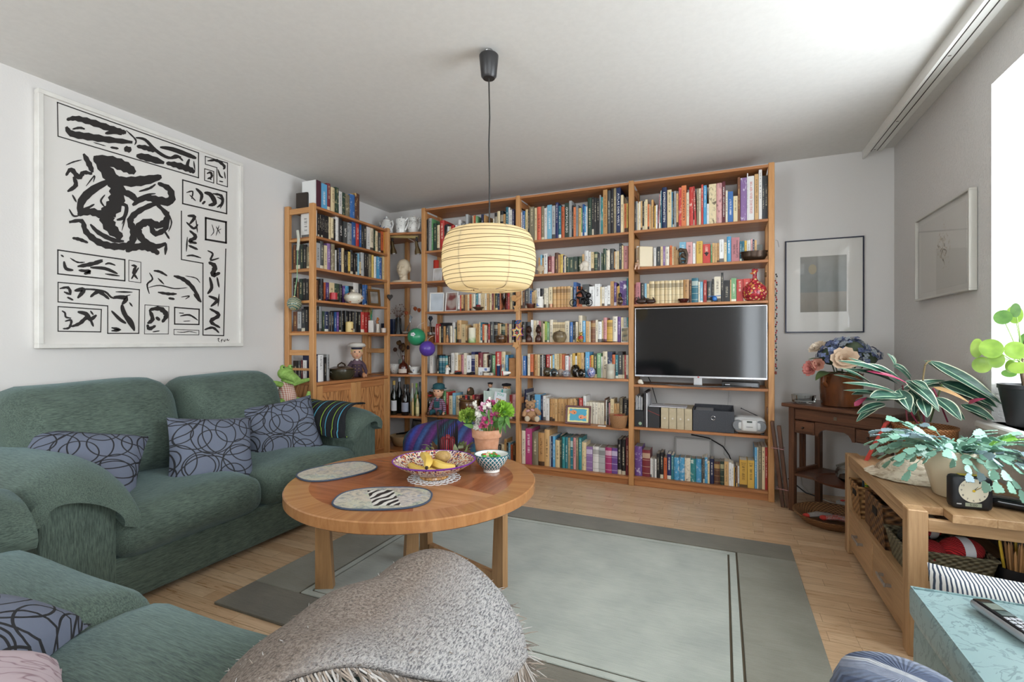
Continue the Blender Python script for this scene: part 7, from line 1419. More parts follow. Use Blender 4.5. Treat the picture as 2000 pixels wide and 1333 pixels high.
# clock
p = Vector((.775, 2.135, bz+.0016)); ck = thing('alarm_clock', 'square black alarm clock with round dial and small display', 'clock', p, rad(4)); BK = plain('1b1d22', .45)
m = MB(); m.rbox(-.056, .056, -.026, .026, 0, .112, .014, 6); new('case', m, BK, ck, ang=50)
def disc(r_, y, cz, mat, nm, par, x=0): m = MB(); m.prism([(x+r_*math.cos(2*PI*i/36), cz+r_*math.sin(2*PI*i/36)) for i in range(36)], y-.001, y); return new(nm, m, mat, par)
dial = disc(.040, -.0265, .066, plain('ddd6c0', .4), 'dial', ck)
for i in range(12): a = PI/2-2*PI*(i+1)/12; text_mesh(str(i+1), dial, plain('2a2a2a', .5), .005 if i < 9 else .008, .0065, Matrix.Translation((.033*math.cos(a), -.0279, .066+.033*math.sin(a))) @ Matrix.Rotation(PI/2, 4, 'X'), 'numeral')
for a, l, w_, hx in ((rad(52), .020, .0028, '1a1a1a'), (rad(32), .030, .0022, '1a1a1a'), (rad(36), .032, .0009, 'd8b42a')):
    m = MB(); m.prism([(-w_/2*math.sin(a), .066+w_/2*math.cos(a)), (w_/2*math.sin(a), .066-w_/2*math.cos(a)), (l*math.cos(a), .066+l*math.sin(a))], -.0292, -.0284); new('hand', m, plain(hx, .4), dial)
disc(.004, -.0295, .066, plain('d8b42a', .4), 'centre_cap', dial)
m = MB(); m.box(-.022, .022, -.0272, -.0262, .012, .024); ds = new('display', m, plain('9aa08c', .2), ck); text_mesh('5:00', ds, plain('2c302a', .5), .020, .008, Matrix.Translation((0, -.0276, .018)) @ Matrix.Rotation(PI/2, 4, 'X'))
m = MB(); m.box(-.045, -.032, -.0272, -.0262, .017, .0205); new('print_mark', m, plain('c8c8c8', .4), ck); m = MB(); m.box(-.030, .030, -.012, .012, .1122, .1145, .001); new('snooze_bar', m, plain('c8b43a', .4), ck)
# telephone base
p = Vector((.90, 2.205, bz+.0016)); r = thing('phone_charger', 'glossy black telephone charging base on the sideboard', 'phone base', p, rad(-28)); GB = plain('0e0f12', .12)
m = MB(); m.rbox(-.09, .09, -.05, .05, 0, .03, .02, 8, fn=lambda q, u: (q[0], q[1], q[2]*(1.1-.35*u[1]*.5-.2*u[0]*0))); new('body', m, GB, r, ang=60)
m = MB(); m.lathe([(0, .001), (.02, .002), (.031, .006), (.034, .004)], 24, (-.05, 0, .025), sx=1.15, sy=.8); new('cradle', m, plain('202226', .1), r)
for i in range(3): m = MB(); m.rbox(.02+.018*i, .032+.018*i, -.012, -.002, .029, .034, .002, 3); new('key', m, plain('3a3c42', .3), r)
# ------------------------------------------------------------------ large framed print on the left wall
AX = -3.035
ar = thing('framed_print', 'huge white framed print of black abstract figures above the sofa', 'picture', (AX, 1.757, 1.037))
y0, y1, z0, z1 = 1.214, 2.30, 1.037, 2.298; OW = speckled('chipped_white', 'd9d6d0', 'e4e2dc', 12, .5, 0)
m = MB(); m.box(XL+.001, AX-.002, y0+.02, y1-.02, z0+.02, z1-.02); new('panel', m, plain('dedbd6', .55), ar, w=True)
for a in ((y0, y1, z1-.022, z1), (y0, y1, z0, z0+.022), (y0, y0+.022, z0+.022, z1-.022), (y1-.022, y1, z0+.022, z1-.022)): m = MB(); m.box(XL+.001, AX+.012, a[0], a[1], a[2], a[3], .002); new('frame_bar', m, OW, ar, w=True)
INK = plain('1f1a18', .6); IX = AX-.0012
def zq(x, y): return at(40+x/2.424, 150+y/2.424, X=IX)
SN = [0]
def stroke(m, pts, w0, taper=True):
    """brush stroke: smoothed polyline in crop pixels turned into a flat ribbon"""
    SN[0] += 1; lift = Vector((.00003*(SN[0] % 40), 0, 0)); P = [Vector(p) for p in pts]; Q = []
    for i in range(len(P)-1):
        a, b, c, d = P[max(0, i-1)], P[i], P[i+1], P[min(len(P)-1, i+2)]
        for j in range(4):
            t_ = j/4; Q.append(.5*((2*b)+(c-a)*t_+(2*a-5*b+4*c-d)*t_*t_+(3*b-a-3*c+d)*t_**3))
    Q.append(P[-1]); n = len(Q); vs = []
    for i, q in enumerate(Q):
        d = (Q[min(n-1, i+1)]-Q[max(0, i-1)]); d = d.normalized() if d.length > 1e-6 else Vector((1, 0)); u = i/(n-1)
        w = w0/2*((math.sin(PI*min(1, max(0, u*.92+.04))))**.55 if taper else 1)*(1+.15*math.sin(3.1*i+w0))
        e = Vector((-d.y, d.x))*max(w, .5); vs += [zq(*(q+e))+lift, zq(*(q-e))+lift]
    m.add(vs, [(2*i, 2*i+1, 2*i+3, 2*i+2) for i in range(n-1)])
def outline(pts, w0, closed=True):
    m = MB(); q = pts+[pts[0]] if closed else pts
    for a, b in zip(q[:-1], q[1:]):
        d = (Vector(b)-Vector(a)).normalized()*w0*.5; stroke2(m, Vector(a)-d, Vector(b)+d, w0)
    new('panel_outline', m, INK, ar, w=True, flat=True)
def stroke2(m, a, b, w):
    d = (b-a).normalized(); e = Vector((-d.y, d.x))*w/2; m.add([zq(*(a+e)), zq(*(a-e)), zq(*(b-e)), zq(*(b+e))], [(0, 1, 2, 3)])
m = MB()
for pts, w0 in (([(352, 380), (400, 440), (455, 520), (450, 600), (410, 660), (430, 720), (480, 765)], 62), ([(400, 480), (500, 498), (590, 492), (668, 474)], 40), ([(345, 385), (430, 402), (500, 430), (543, 457)], 44), ([(650, 505), (706, 535), (712, 590), (650, 585), (590, 575), (530, 610)], 30), ([(430, 490), (345, 535), (290, 590), (280, 655)], 34), ([(270, 655), (330, 640), (390, 655), (440, 640)], 30),
    ([(230, 690), (290, 685), (310, 735), (370, 785), (445, 805), (520, 795), (535, 735), (520, 680), (565, 635), (650, 600), (700, 610)], 28), ([(455, 605), (500, 612), (492, 665), (455, 680)], 16), ([(640, 600), (695, 660), (660, 705), (600, 690), (556, 720), (580, 775), (640, 805), (690, 790)], 30), ([(700, 640), (690, 715), (640, 745), (622, 715), (650, 700)], 22), ([(215, 470), (240, 440), (275, 478), (300, 455), (340, 462)], 20), ([(222, 545), (262, 515), (250, 475)], 18), ([(245, 560), (265, 596)], 8), ([(298, 366), (325, 415), (342, 455)], 22), ([(498, 828), (560, 805), (620, 815), (655, 842)], 30), ([(245, 765), (280, 772), (320, 788)], 14),
    ([(290, 560), (275, 610), (300, 630), (350, 605)], 14), ([(560, 545), (610, 530), (640, 510)], 10), ([(545, 580), (600, 560), (640, 555)], 8), ([(680, 730), (705, 770)], 9), ([(690, 790), (685, 845)], 12), ([(330, 700), (370, 740), (440, 775), (490, 780)], 18), ([(215, 420), (250, 405), (290, 395)], 6), ([(480, 700), (495, 670), (480, 730)], 6), ([(310, 520), (350, 470), (345, 500)], 6), ([(695, 640), (715, 690), (700, 735)], 6), ([(470, 545), (520, 560), (560, 600)], 26), ([(400, 560), (380, 590), (400, 620)], 8), ([(230, 628), (250, 660), (275, 660)], 8)): stroke(m, pts, w0*1.2)
new('ink_figure', m, INK, ar, w=True, flat=True)
def panel(q, w0, strokes, closed=True):
    if w0: outline(q, w0, closed)
    if strokes:
        m = MB()
        for pts, w1 in strokes: stroke(m, pts, w1)
        new('ink_figure', m, INK, ar, w=True, flat=True)
def scrib(q, n, w1, lx=.55, seed=0):
    """wavy strokes inside the quadrilateral q (tl, tr, br, bl)"""
    rr = random.Random(seed); out = []; tl, tr, br_, bl = [Vector(p) for p in q]
    for i in range(n):
        cx, cy = rr.uniform(.12, .88), (i+.5)/n*.8+.1; L = rr.uniform(.12, lx)/2; pts = []; ph = rr.uniform(0, 6); sl = rr.uniform(-.3, .3)
        for j in range(5):
            u = min(.94, max(.06, cx-L+2*L*j/4)); v = min(.92, max(.08, cy+.13*math.sin(ph+j*1.6)+sl*(j-2)*.15)); a = tl.lerp(tr, u); b = bl.lerp(br_, u); pts.append(tuple(a.lerp(b, v)))
        out.append((pts, rr.uniform(.45, 1.2)*w1))
    return out
Q = [(175, 123), (843, 362), (843, 480), (178, 283)]
panel(Q, 5, [([(218, 205), (260, 198), (330, 215), (420, 245), (480, 262), (500, 265)], 30), ([(216, 238), (240, 270), (320, 285), (420, 300), (530, 312)], 34), ([(245, 250), (280, 243), (305, 250)], 12), ([(400, 270), (450, 262), (480, 275)], 22), ([(500, 255), (545, 300), (540, 325)], 8), ([(545, 290), (590, 300), (640, 350), (700, 385), (760, 380)], 16), ([(550, 330), (600, 340), (635, 355)], 24), ([(548, 375), (600, 385), (680, 410)], 34), ([(490, 340), (525, 350)], 30), ([(660, 335), (720, 345), (800, 375), (832, 388)], 22), ([(690, 410), (740, 420), (800, 440), (825, 455)], 30), ([(800, 390), (790, 420), (800, 450)], 16), ([(425, 335), (465, 342)], 12), ([(345, 312), (405, 330)], 5), ([(820, 400), (826, 445)], 7), ([(710, 385), (740, 375), (770, 400)], 12)])
panel([(875, 378), (980, 410), (980, 523), (930, 508), (930, 432), (875, 415)], 4, [([(885, 400), (930, 398), (965, 425), (960, 440)], 14), ([(935, 440), (945, 470), (960, 480)], 9), ([(965, 450), (970, 485)], 6), ([(940, 495), (960, 500)], 6)])
panel([(872, 437), (915, 450), (915, 505), (872, 492)], 4, [([(882, 460), (900, 455), (905, 475), (885, 485)], 12), ([(890, 478), (905, 490)], 7)])
Q = [(768, 490), (976, 548), (976, 650), (768, 602)]; panel(Q, 6, [([(785, 550), (815, 545), (810, 580)], 8), ([(830, 530), (858, 560), (850, 595)], 16), ([(870, 550), (900, 560), (920, 600), (890, 610)], 22), ([(910, 555), (950, 565), (955, 600), (930, 620)], 14), ([(800, 560), (830, 590)], 6), ([(875, 590), (860, 605)], 12), ([(930, 570), (960, 590), (945, 625)], 8)])
panel([(762, 638), (762, 867), (864, 885), (864, 1225), (962, 1228), (972, 818)], 5, [([(790, 660), (825, 665), (800, 700)], 16), ([(785, 690), (820, 720), (840, 700)], 12), ([(800, 730), (830, 760), (800, 780), (835, 790)], 18), ([(795, 800), (840, 820)], 12), ([(785, 850), (815, 848), (855, 860)], 9), ([(790, 760), (785, 830)], 7), ([(830, 675), (838, 740)], 6), ([(885, 825), (910, 840), (900, 870), (940, 860)], 10), ([(890, 880), (920, 900), (910, 940), (945, 930)], 24), ([(895, 950), (905, 1000), (885, 1030)], 16), ([(930, 950), (940, 1000)], 10), ([(890, 1040), (930, 1060), (900, 1090)], 16), ([(895, 1100), (940, 1130), (900, 1160), (945, 1190)], 18), ([(870, 1200), (910, 1190), (940, 1215)], 12), ([(940, 1030), (935, 1090)], 8)], False)
Q = [(877, 670), (973, 690), (973, 788), (877, 772)]; panel(Q, 9, [([(905, 700), (915, 735), (900, 755)], 4), ([(925, 710), (945, 745)], 4), ([(940, 705), (925, 755)], 4), ([(935, 730), (950, 722)], 3)])
Q = [(177, 822), (494, 868), (494, 968), (177, 935)]; panel(Q, 6, [([(205, 875), (215, 910), (250, 918)], 16), ([(190, 845), (205, 855)], 8), ([(235, 860), (270, 880), (305, 880)], 8), ([(270, 900), (330, 890), (390, 875)], 20), ([(275, 918), (330, 925), (300, 935)], 18), ([(330, 905), (400, 910), (460, 935)], 16), ([(400, 890), (420, 885), (450, 895)], 10), ([(400, 935), (470, 945)], 9), ([(345, 880), (390, 868)], 10)])
Q = [(513, 870), (570, 880), (570, 977), (513, 970)]; panel(Q, 3, [([(525, 895), (545, 900), (535, 930), (555, 960)], 14), ([(525, 960), (540, 935), (560, 905)], 10)])
m = None; panel(None, 0, [([(610, 1030), (600, 985), (625, 960), (610, 930)], 9), ([(630, 920), (660, 925), (695, 945)], 12), ([(605, 1000), (660, 990), (730, 1005), (790, 1000)], 6), ([(725, 945), (770, 960), (815, 1000), (855, 1070)], 20), ([(650, 1022), (700, 1030), (740, 1030)], 14), ([(700, 1050), (730, 1055)], 12), ([(650, 955), (680, 985)], 8), ([(780, 945), (830, 955), (850, 978)], 5), ([(760, 1045), (800, 1040), (780, 1055)], 6), ([(820, 1030), (850, 1068)], 12)])
panel([(178, 975), (563, 1010), (560, 1217), (413, 1217), (413, 1087), (178, 1068)], 5, [([(185, 1005), (225, 1000), (235, 1030), (205, 1020)], 14), ([(255, 1015), (300, 1010), (270, 1050)], 22), ([(260, 1010), (330, 1008), (400, 1020), (440, 1050), (520, 1035)], 10), ([(330, 1045), (370, 1020), (420, 1055)], 18), ([(440, 1045), (500, 1050), (480, 1080)], 22), ([(480, 1080), (490, 1120), (540, 1205)], 22), ([(430, 1110), (470, 1150), (500, 1170)], 16), ([(430, 1190), (470, 1200), (430, 1205)], 14), ([(500, 1130), (525, 1160), (540, 1200)], 16), ([(515, 1070), (530, 1090)], 8), ([(450, 1020), (530, 1022)], 8), ([(220, 1045), (250, 1060)], 10)])
Q = [(178, 1090), (383, 1104), (380, 1210), (178, 1207)]; panel(Q, 5, [([(195, 1110), (210, 1120), (215, 1140), (240, 1145)], 10), ([(210, 1160), (240, 1155), (230, 1190), (200, 1195)], 12), ([(270, 1115), (310, 1125), (330, 1150), (360, 1130)], 22), ([(240, 1185), (280, 1170), (320, 1140), (345, 1185)], 18), ([(330, 1110), (345, 1130)], 9)])
Q = [(589, 1082), (703, 1090), (700, 1220), (587, 1220)]; panel(Q, 3, [([(610, 1105), (660, 1100), (690, 1130), (670, 1165)], 24), ([(610, 1105), (625, 1150), (600, 1170)], 20), ([(600, 1175), (610, 1195), (640, 1180)], 18), ([(640, 1140), (660, 1155)], 16), ([(625, 1210), (660, 1205)], 6)])
Q = [(730, 1094), (846, 1103), (845, 1175), (730, 1173)]; panel(Q, 6, [([(750, 1120), (775, 1122)], 5), ([(755, 1135), (800, 1130), (840, 1155)], 9), ([(770, 1160), (805, 1158)], 4)])
panel([(727, 1198), (845, 1203), (845, 1224), (727, 1223)], 3, [([(740, 1210), (770, 1212), (800, 1208), (835, 1215)], 4)])
m = MB()
for pts in ([(930, 1245), (940, 1240), (936, 1252), (945, 1258)], [(948, 1256), (955, 1244), (950, 1262)], [(960, 1245), (966, 1256), (970, 1243)], [(972, 1253), (980, 1244), (982, 1252), (990, 1246)]): stroke(m, pts, 3.2)
new('signature', m, INK, ar, w=True, flat=True)
# ------------------------------------------------------------------ cushions
def ring_print(name, base, ink, sc=5.6):
    t = NT(name); v = t.co(); x, y, z = t.xyz(v); n = t.noise(v, 6, 2); acc = None
    for i, (s_, ox, oz, rr_, rt) in enumerate(((sc, 0, 0, .44, .2), (sc*.8, .37, .21, .46, .7), (sc*.62, .13, .6, .47, 1.2), (sc*1.15, .71, .33, .42, -.4))):
        c, s2_ = math.cos(rt), math.sin(rt)
        a = t.math('ADD', t.math('ADD', t.math('MULTIPLY', x, s_*c), t.math('MULTIPLY', z, s_*s2_)), ox); b = t.math('ADD', t.math('ADD', t.math('MULTIPLY', x, -s_*s2_), t.math('MULTIPLY', z, s_*c*1.15)), oz)
        fa = t.math('SUBTRACT', t.math('FRACT', a), .5); fb = t.math('SUBTRACT', t.math('FRACT', b), .5)
        d = t.math('SQRT', t.math('ADD', t.math('MULTIPLY', fa, fa), t.math('MULTIPLY', fb, fb))); l = t.math('LESS_THAN', t.math('ABSOLUTE', t.math('SUBTRACT', d, t.math('MULTIPLY_ADD', n, .06, rr_-.03))), .0028*s_)
        acc = l if acc is None else t.math('MAXIMUM', acc, l)
    t.set(Base_Color=t.mix(acc, base, ink), Roughness=.75); t.bump(t.noise(v, 14, 3), .25, .01); return t.mat
M_RING = ring_print('ring_print', '636a7b', '1b1c20')
def pillow_mesh(w, h, tk, n=18, wr=.0, seed=0):
    m = MB(); rr = random.Random(seed); ph = [rr.uniform(0, 6) for _ in range(4)]
    for sg in (-1, 1):
        g = []
        for i in range(n+1):
            row_ = []
            for j in range(n+1):
                u, v = -1+2*i/n, -1+2*j/n
                pin = 1-.10*(1-abs(u))**1.0*abs(v)**6*0; ed = (1-u**4)*(1-v**4); th_ = tk/2*max(0, ed)**.55
                th_ += wr*ed*(math.sin(6*u+ph[0]+3*v)+math.sin(7*v+ph[1]-4*u))*.5
                sx = 1-.07*(1-v*v)*abs(u)**3*0-.06*(1-abs(v)**2)*abs(u)**2; sz = 1-.06*(1-abs(u)**2)*abs(v)**2
                row_.append((u*w/2*sx, -sg*th_, v*h/2*sz))
            g.append(row_)
        if sg < 0: g = g[::-1]
        m.grid(g)
    return m
def pillow(name, label, w, h, tk, c, rot, mat, group=None, wr=.006, seed=0, cat='cushion'):
    return one(name, pillow_mesh(w, h, tk, 18, wr, seed), mat, label, cat, c, group=group, ang=70, rot=rot)
GRP = 'ring-patterned blue cushions'
def face(az, tilt, roll=0):      # pillow front (-y) turned to azimuth az (radians from -Y towards +X), leaning back by tilt
    return (Matrix.Rotation(az, 3, 'Z') @ Matrix.Rotation(-tilt, 3, 'X') @ Matrix.Rotation(roll, 3, 'Y')).to_euler()
pillow('patterned_cushion', 'blue ring-patterned cushion slumped by the near sofa arm', .42, .38, .16, (-2.54, 1.165, .515), face(PI/2-.35, .75, .25), M_RING, GRP, seed=1)
pillow('patterned_cushion', 'blue ring-patterned cushion upright in the middle of the sofa', .40, .36, .14, (-2.42, 1.665, .505), face(PI/2-.25, .42, .12), M_RING, GRP, seed=2)
pillow('patterned_cushion', 'blue ring-patterned cushion leaning on the far sofa arm', .42, .39, .14, (-2.49, 2.17, .515), face(PI/2-.5, .40, -.14), M_RING, GRP, seed=3)
pillow('patterned_cushion', 'blue ring-patterned cushion lying on the foreground sofa', .40, .36, .13, (-1.22, .325, .555), face(2.6, 1.2, .3), M_RING, GRP, seed=4)
t = NT('pink_print'); n = t.noise(t.co(), 7, 2, .5, 2); t.set(Base_Color=t.ramp(n, [(.47, 'b9a8ae'), (.5, '8a7078'), (.53, 'b9a8ae')]), Roughness=.8)
pillow('pink_cushion', 'dusty pink cushion at the very corner of the foreground sofa', .40, .36, .14, (-.93, .235, .57), face(2.9, 1.2, .1), t.mat, seed=5)
# ------------------------------------------------------------------ crocodile soft toy
cr2 = thing('crocodile_toy', 'green plush crocodile with a checked tummy sitting on the sofa arm', 'soft toy', (-2.74, 2.41, .635), rot=(0, 0, rad(80)))
PG = speckled('green_plush', '7a9e48', '93b560', 60, .85, .15); t = NT('gingham'); x, y, z = t.xyz(t.co()); a = t.math('LESS_THAN', t.math('FRACT', t.math('MULTIPLY', x, 80)), .5); b = t.math('LESS_THAN', t.math('FRACT', t.math('MULTIPLY', z, 80)), .5); t.set(Base_Color=t.ramp(t.math('MULTIPLY', t.math('ADD', a, b), .5), [(.2, 'd8cfc2'), (.5, 'c9a092'), (.9, 'a86a5c')]), Roughness=.85)
m = MB(); m.lathe([(.045, 0), (.068, .01), (.062, .07), (.045, .13), (.03, .16)], 18); new('tummy', m, t.mat, cr2, ang=60)
m = MB(); m.ball((0, .01, .215), (.052, .055, .045), 18, 12); m.tube([(0, -.02, .205), (0, -.08, .19), (0, -.125, .175)], [.042, .036, .026], 14, flat=.75); m.tube([(0, .02, .17), (0, -.07, .158), (0, -.11, .15)], [.03, .028, .02], 12, flat=.5); new('head', m, PG, cr2, ang=70)
for sg in (-1, 1):
    m = MB(); m.ball((sg*.028, -.0, .257), (.018, .018, .018), 12, 8); e = new('eye_bump', m, PG, cr2); m = MB(); m.ball((sg*.03, -.016, .26), .006, 8, 6); new('eye', m, plain('1a1a16', .2), e)
    m = MB(); m.tube([(sg*.04, 0, .14), (sg*.09, -.02, .155), (sg*.15, -.03, .165)], [.02, .018, .012], 10); new('arm', m, PG, cr2, ang=70)
    m = MB(); m.tube([(sg*.04, -.02, .03), (sg*.085, -.05, .018), (sg*.125, -.06, .03), (sg*.13, -.06, .085)], [.026, .024, .024, .010], 10); new('leg', m, PG, cr2, ang=70)
# ------------------------------------------------------------------ striped throw on the far arm
t = NT('striped_knit'); x, y, z = t.xyz(t.co()); s_ = t.math('FRACT', t.math('MULTIPLY', t.math('ADD', x, t.math('MULTIPLY', z, .12)), 9.5)); t.set(Base_Color=t.ramp(s_, [(0, '15161a'), (.30, '15161a'), (.31, '8fb63a'), (.36, '15161a'), (.52, '2a2f3c'), (.60, '15161a'), (.72, '4a9ab4'), (.79, '15161a')], 'CONSTANT'), Roughness=.95); t.bump(t.noise(t.co(), 260, 2), .5, .003)
g = []; ac, hz, hy = 2.49, .645-.1275, .15
for i in range(19):
    u = i/18; X = -2.68+.50*u; row_ = []
    for j in range(25):
        v = j/24; s2_ = -.06+.42*v-.05*(1-u); off = .016+.004*math.sin(13*u+5*v)
        th = PI/2+s2_/.16
        if th < PI: yy, zz_ = ac+math.cos(th)*(hy+off), hz+math.sin(th)*(.1275+off)
        else: yy, zz_ = ac-(hy+off)-.012*math.sin(9*u), hz-(th-PI)*.16
        row_.append((X+.06*v*v+.008*math.sin(12*v), yy, max(zz_, .475)))
    g.append(row_)
m = MB(); m.grid(g); o = one('striped_throw', m, t.mat, 'black throw with lime and blue stripes over the far sofa arm', 'throw', (-2.6, 2.4, .6), w=True, ang=80)
md = o.modifiers.new('thick', 'SOLIDIFY'); md.thickness = .007; md.offset = -1
# ------------------------------------------------------------------ wool blanket on the near sofa arm
t = NT('wool_tweed'); v = t.co(); x, y, z = t.xyz(v); n = t.noise(v, 210, 4, .75); n2 = t.noise(v, 5, 2); nn = t.noise(t.co(scale=(1, .35, 1), rot=(0, 0, .6)), 380, 2, .7)
wh = t.math('MULTIPLY', t.math('SMOOTH_MIN', 1.0, t.math('MAXIMUM', 0.0, t.math('MULTIPLY_ADD', t.math('ADD', x, t.math('MULTIPLY', n2, .10)), 8.0, -.22)), .1), .85)
cb_ = t.ramp(n, [(.34, '43372e'), (.46, '7d6b5d'), (.60, 'a8988a')]); cw = t.ramp(nn, [(.36, '4c505a'), (.46, 'a8a7a7'), (.58, 'd8d6d4')])
t.set(Base_Color=t.mix(wh, cb_, cw), Roughness=1.0); t.put(t.b.inputs['Sheen Weight'], .2); t.bump(t.math('ADD', n, nn), .9, .012); M_WOOL = t.mat
bl = thing('wool_blanket', 'fringed beige and grey wool blanket draped over the near sofa arm', 'blanket', (-.50, .6, .62))
def bl_pt(Y, s2_, off):
    hw, hh, cz, cx = .145, .123, .485, -.53; q = (hw+hh)/2; th = PI/2-s2_/q; Yc = min(Y, .865); drop = 0
    if Y > .83: drop = ((Y-.83)**1.3)*1.5; Yc = .83+.05*(1-math.exp(-(Y-.83)/.05))
    wr = .009*math.sin(15*Y+11*s2_)+.006*math.sin(27*s2_-13*Y)+.004*math.sin(40*Y)
    if th > 0 and th < PI: p = (cx+math.cos(th)*(hw+off+wr), Yc, cz+math.sin(th)*(hh+off+wr))
    elif th <= 0: p = (cx+hw+off+wr+.004, Yc, cz+th*q)
    else: p = (cx-hw-off-wr, Yc, cz-(th-PI)*q)
    return Vector((p[0], p[1]+.0, p[2]-drop))
def hem(Y): return min(.215, max(.0, .05+.72*(Y-.5)))
def sheet(ya, yb, a0, off, nu=26, nv=40):
    g = []
    for i in range(nu+1):
        Y = ya+(yb-ya)*i/nu; h = hem(Y); g.append([bl_pt(Y, a0+(h-a0)*j/nv, off) for j in range(nv+1)])
    return g
m = MB(); m.grid(sheet(.42, .94, -.20, .022)); o = new('upper_layer', m, M_WOOL, bl, w=True, ang=80); md = o.modifiers.new('thick', 'SOLIDIFY'); md.thickness = .012; md.offset = -1
m = MB(); m.grid(sheet(.40, .80, -.19, .006, 20, 30)); o = new('folded_layer', m, M_WOOL, bl, w=True, ang=80); md = o.modifiers.new('thick', 'SOLIDIFY'); md.thickness = .010; md.offset = -1
RF_ = random.Random(3); FM = [MB(), MB(), MB()]
def strand(m, p, d, L, r_=.0016):
    p = Vector(p); d = Vector(d).normalized(); sw = Vector((RF_.uniform(-.5, .5), RF_.uniform(-.5, .5), RF_.uniform(-.2, .2))); pts = [p+d*L*u+sw*L*.35*u*u+Vector((0, 0, -L*.25*u*u)) for u in (0, .25, .5, .75, 1)]; m.tube(pts, [r_*1.2, r_*1.1, r_, r_*.9, r_*.4], 4)
for i in range(300):
    Y = .42+(.93-.42)*(i+RF_.random())/300; p = bl_pt(Y, hem(Y), .020); strand(FM[i % 3], p, (1.0+RF_.uniform(-.4, .4) if Y < .66 else .35, RF_.uniform(-.7, .5), -.5 if Y < .66 else -1), RF_.uniform(.045, .09), .0013)
for i in range(230):
    s2_ = -.16+(hem(.94)+.16)*(i+RF_.random())/230; p = bl_pt(.94, s2_, .020); strand(FM[i % 3], p, (RF_.uniform(.1, .9), .5, RF_.uniform(-.5, .35)), RF_.uniform(.04, .075), .0013)
for i in range(1500):        # nap standing off the surface
    Y = RF_.uniform(.40, .94); p = bl_pt(Y, RF_.uniform(-.2, hem(Y)), .024); strand(FM[i % 3], p, (RF_.uniform(-1, 1), RF_.uniform(-1, 1), RF_.uniform(.1, .8)), RF_.uniform(.010, .022), .0008)
for i, hx in enumerate(('8f8276', 'a9a49f', '6c6259')): new('fringe', FM[i], plain(hx, .95), bl, w=True)['kind'] = 'stuff'
# ------------------------------------------------------------------ on the coffee table
TZ1 = TZ+.0008
def placemat(label, px, py, w, h, rz, seed):
    p = at(px, py, Z=TZ1); r = thing('placemat', label, 'placemat', p, rz, 'oval animal placemats')
    pts = []
    for i in range(48):
        a = 2*PI*i/48; c, s_ = math.cos(a), math.sin(a); pts.append((w/2*math.copysign(abs(c)**.75, c), h/2*math.copysign(abs(s_)**.75, s_)))
    m = MB(); n = len(pts); m.add([(x, y, 0) for x, y in pts]+[(x, y, .004) for x, y in pts], [tuple(reversed(range(n))), tuple(range(n, 2*n))]+[(i, (i+1) % n, n+(i+1) % n, n+i) for i in range(n)])
    t = NT('safari_print'); v = t.co(loc=(seed, seed*.7, 0)); x, y, z = t.xyz(t.co()); n1 = t.noise(v, 26, 5, .7, 1); vo = t.n('TexVoronoi', Vector=v, Scale=9); base = t.ramp(n1, [(.32, '6a7884'), (.44, 'b0ab9e'), (.54, 'cdc6b4'), (.64, '8f98a4'), (.75, 'b8a07c')])
    tone = t.mix(.12, base, vo.outputs['Color'], 'SOFT_LIGHT'); wv = t.n('TexWave', {'bands_direction': 'X'}, Vector=t.co(rot=(0, 0, .5)), Scale=9, Distortion=4.5, Detail=1, Detail_Scale=1.5)
    zs_ = t.ramp(wv.outputs[1], [(.45, '2a2a2c'), (.5, 'd8d6d0')], 'CONSTANT'); inz = t.math('MULTIPLY', t.math('LESS_THAN', t.math('ABSOLUTE', t.math('ADD', x, t.math('MULTIPLY', y, .35))), .05), t.math('LESS_THAN', t.math('ABSOLUTE', y), .09))
    t.set(Base_Color=t.mix(inz, tone, zs_) if seed == 2 else tone, Roughness=.35); new('printed_mat', m, t.mat, r, flat=True)
    m = MB(); m.tube([(x, y, .003) for x, y in pts], .0038, 6, 0, True); new('binding', m, plain('3a4658', .8), r)
placemat('oval placemat with a zebra print, nearer to the camera', 749, 975, .355, .255, rad(27), 2)
placemat('oval placemat with savanna print, beside the green sofa', 660, 922, .34, .25, rad(70), 5)
p = at(843, 937, Z=TZ1); p.y += .02
m = MB(); nn_ = 22
for i in range(nn_):
    a = 2*PI*i/nn_
    for rr_, s_ in ((.098, .016), (.078, .013), (.058, .012)): m.tube([(rr_*math.cos(a)+s_*math.cos(b_), rr_*math.sin(a)+s_*math.sin(b_), .0012) for b_ in [2*PI*j/9 for j in range(9)]], .0016, 4, 0, True)
m.lathe([(.0, 0), (.05, 0), (.05, .002), (0, .002)], 24); one('doily', m, plain('dedcda', .9), 'white crocheted lace doily under the fruit bowl', 'doily', p)
t = NT('painted_bowl'); v = t.co(); x, y, z = t.xyz(v); rr_ = t.math('SQRT', t.math('ADD', t.math('MULTIPLY', x, x), t.math('MULTIPLY', y, y))); an = t.math('ARCTAN2', y, x); cb = t.n('CombineXYZ'); t.put(cb.inputs[0], t.math('MULTIPLY', an, 20)); t.put(cb.inputs[1], t.math('MULTIPLY', rr_, 110)); vo = t.n('TexVoronoi', Vector=cb.outputs[0], Scale=1.0)
dots = t.ramp(vo.outputs['Color'], [(.2, '9a3a34'), (.38, '2f3a44'), (.5, 'c9773c'), (.62, '6a3a6a'), (.75, 'd8c8b0'), (.9, '3f5a4a')], 'CONSTANT'); c1 = t.mix(t.math('LESS_THAN', vo.outputs['Distance'], .56), 'd9cdb8', dots)
c2 = t.mix(t.math('GREATER_THAN', rr_, .171), c1, '7a3aa0'); swl = t.ramp(t.noise(v, 30, 3, .6, 3), [(.4, '8a5a2c'), (.6, 'd0a468')]); t.set(Base_Color=t.mix(t.math('LESS_THAN', rr_, .075), c2, swl), Roughness=.1)
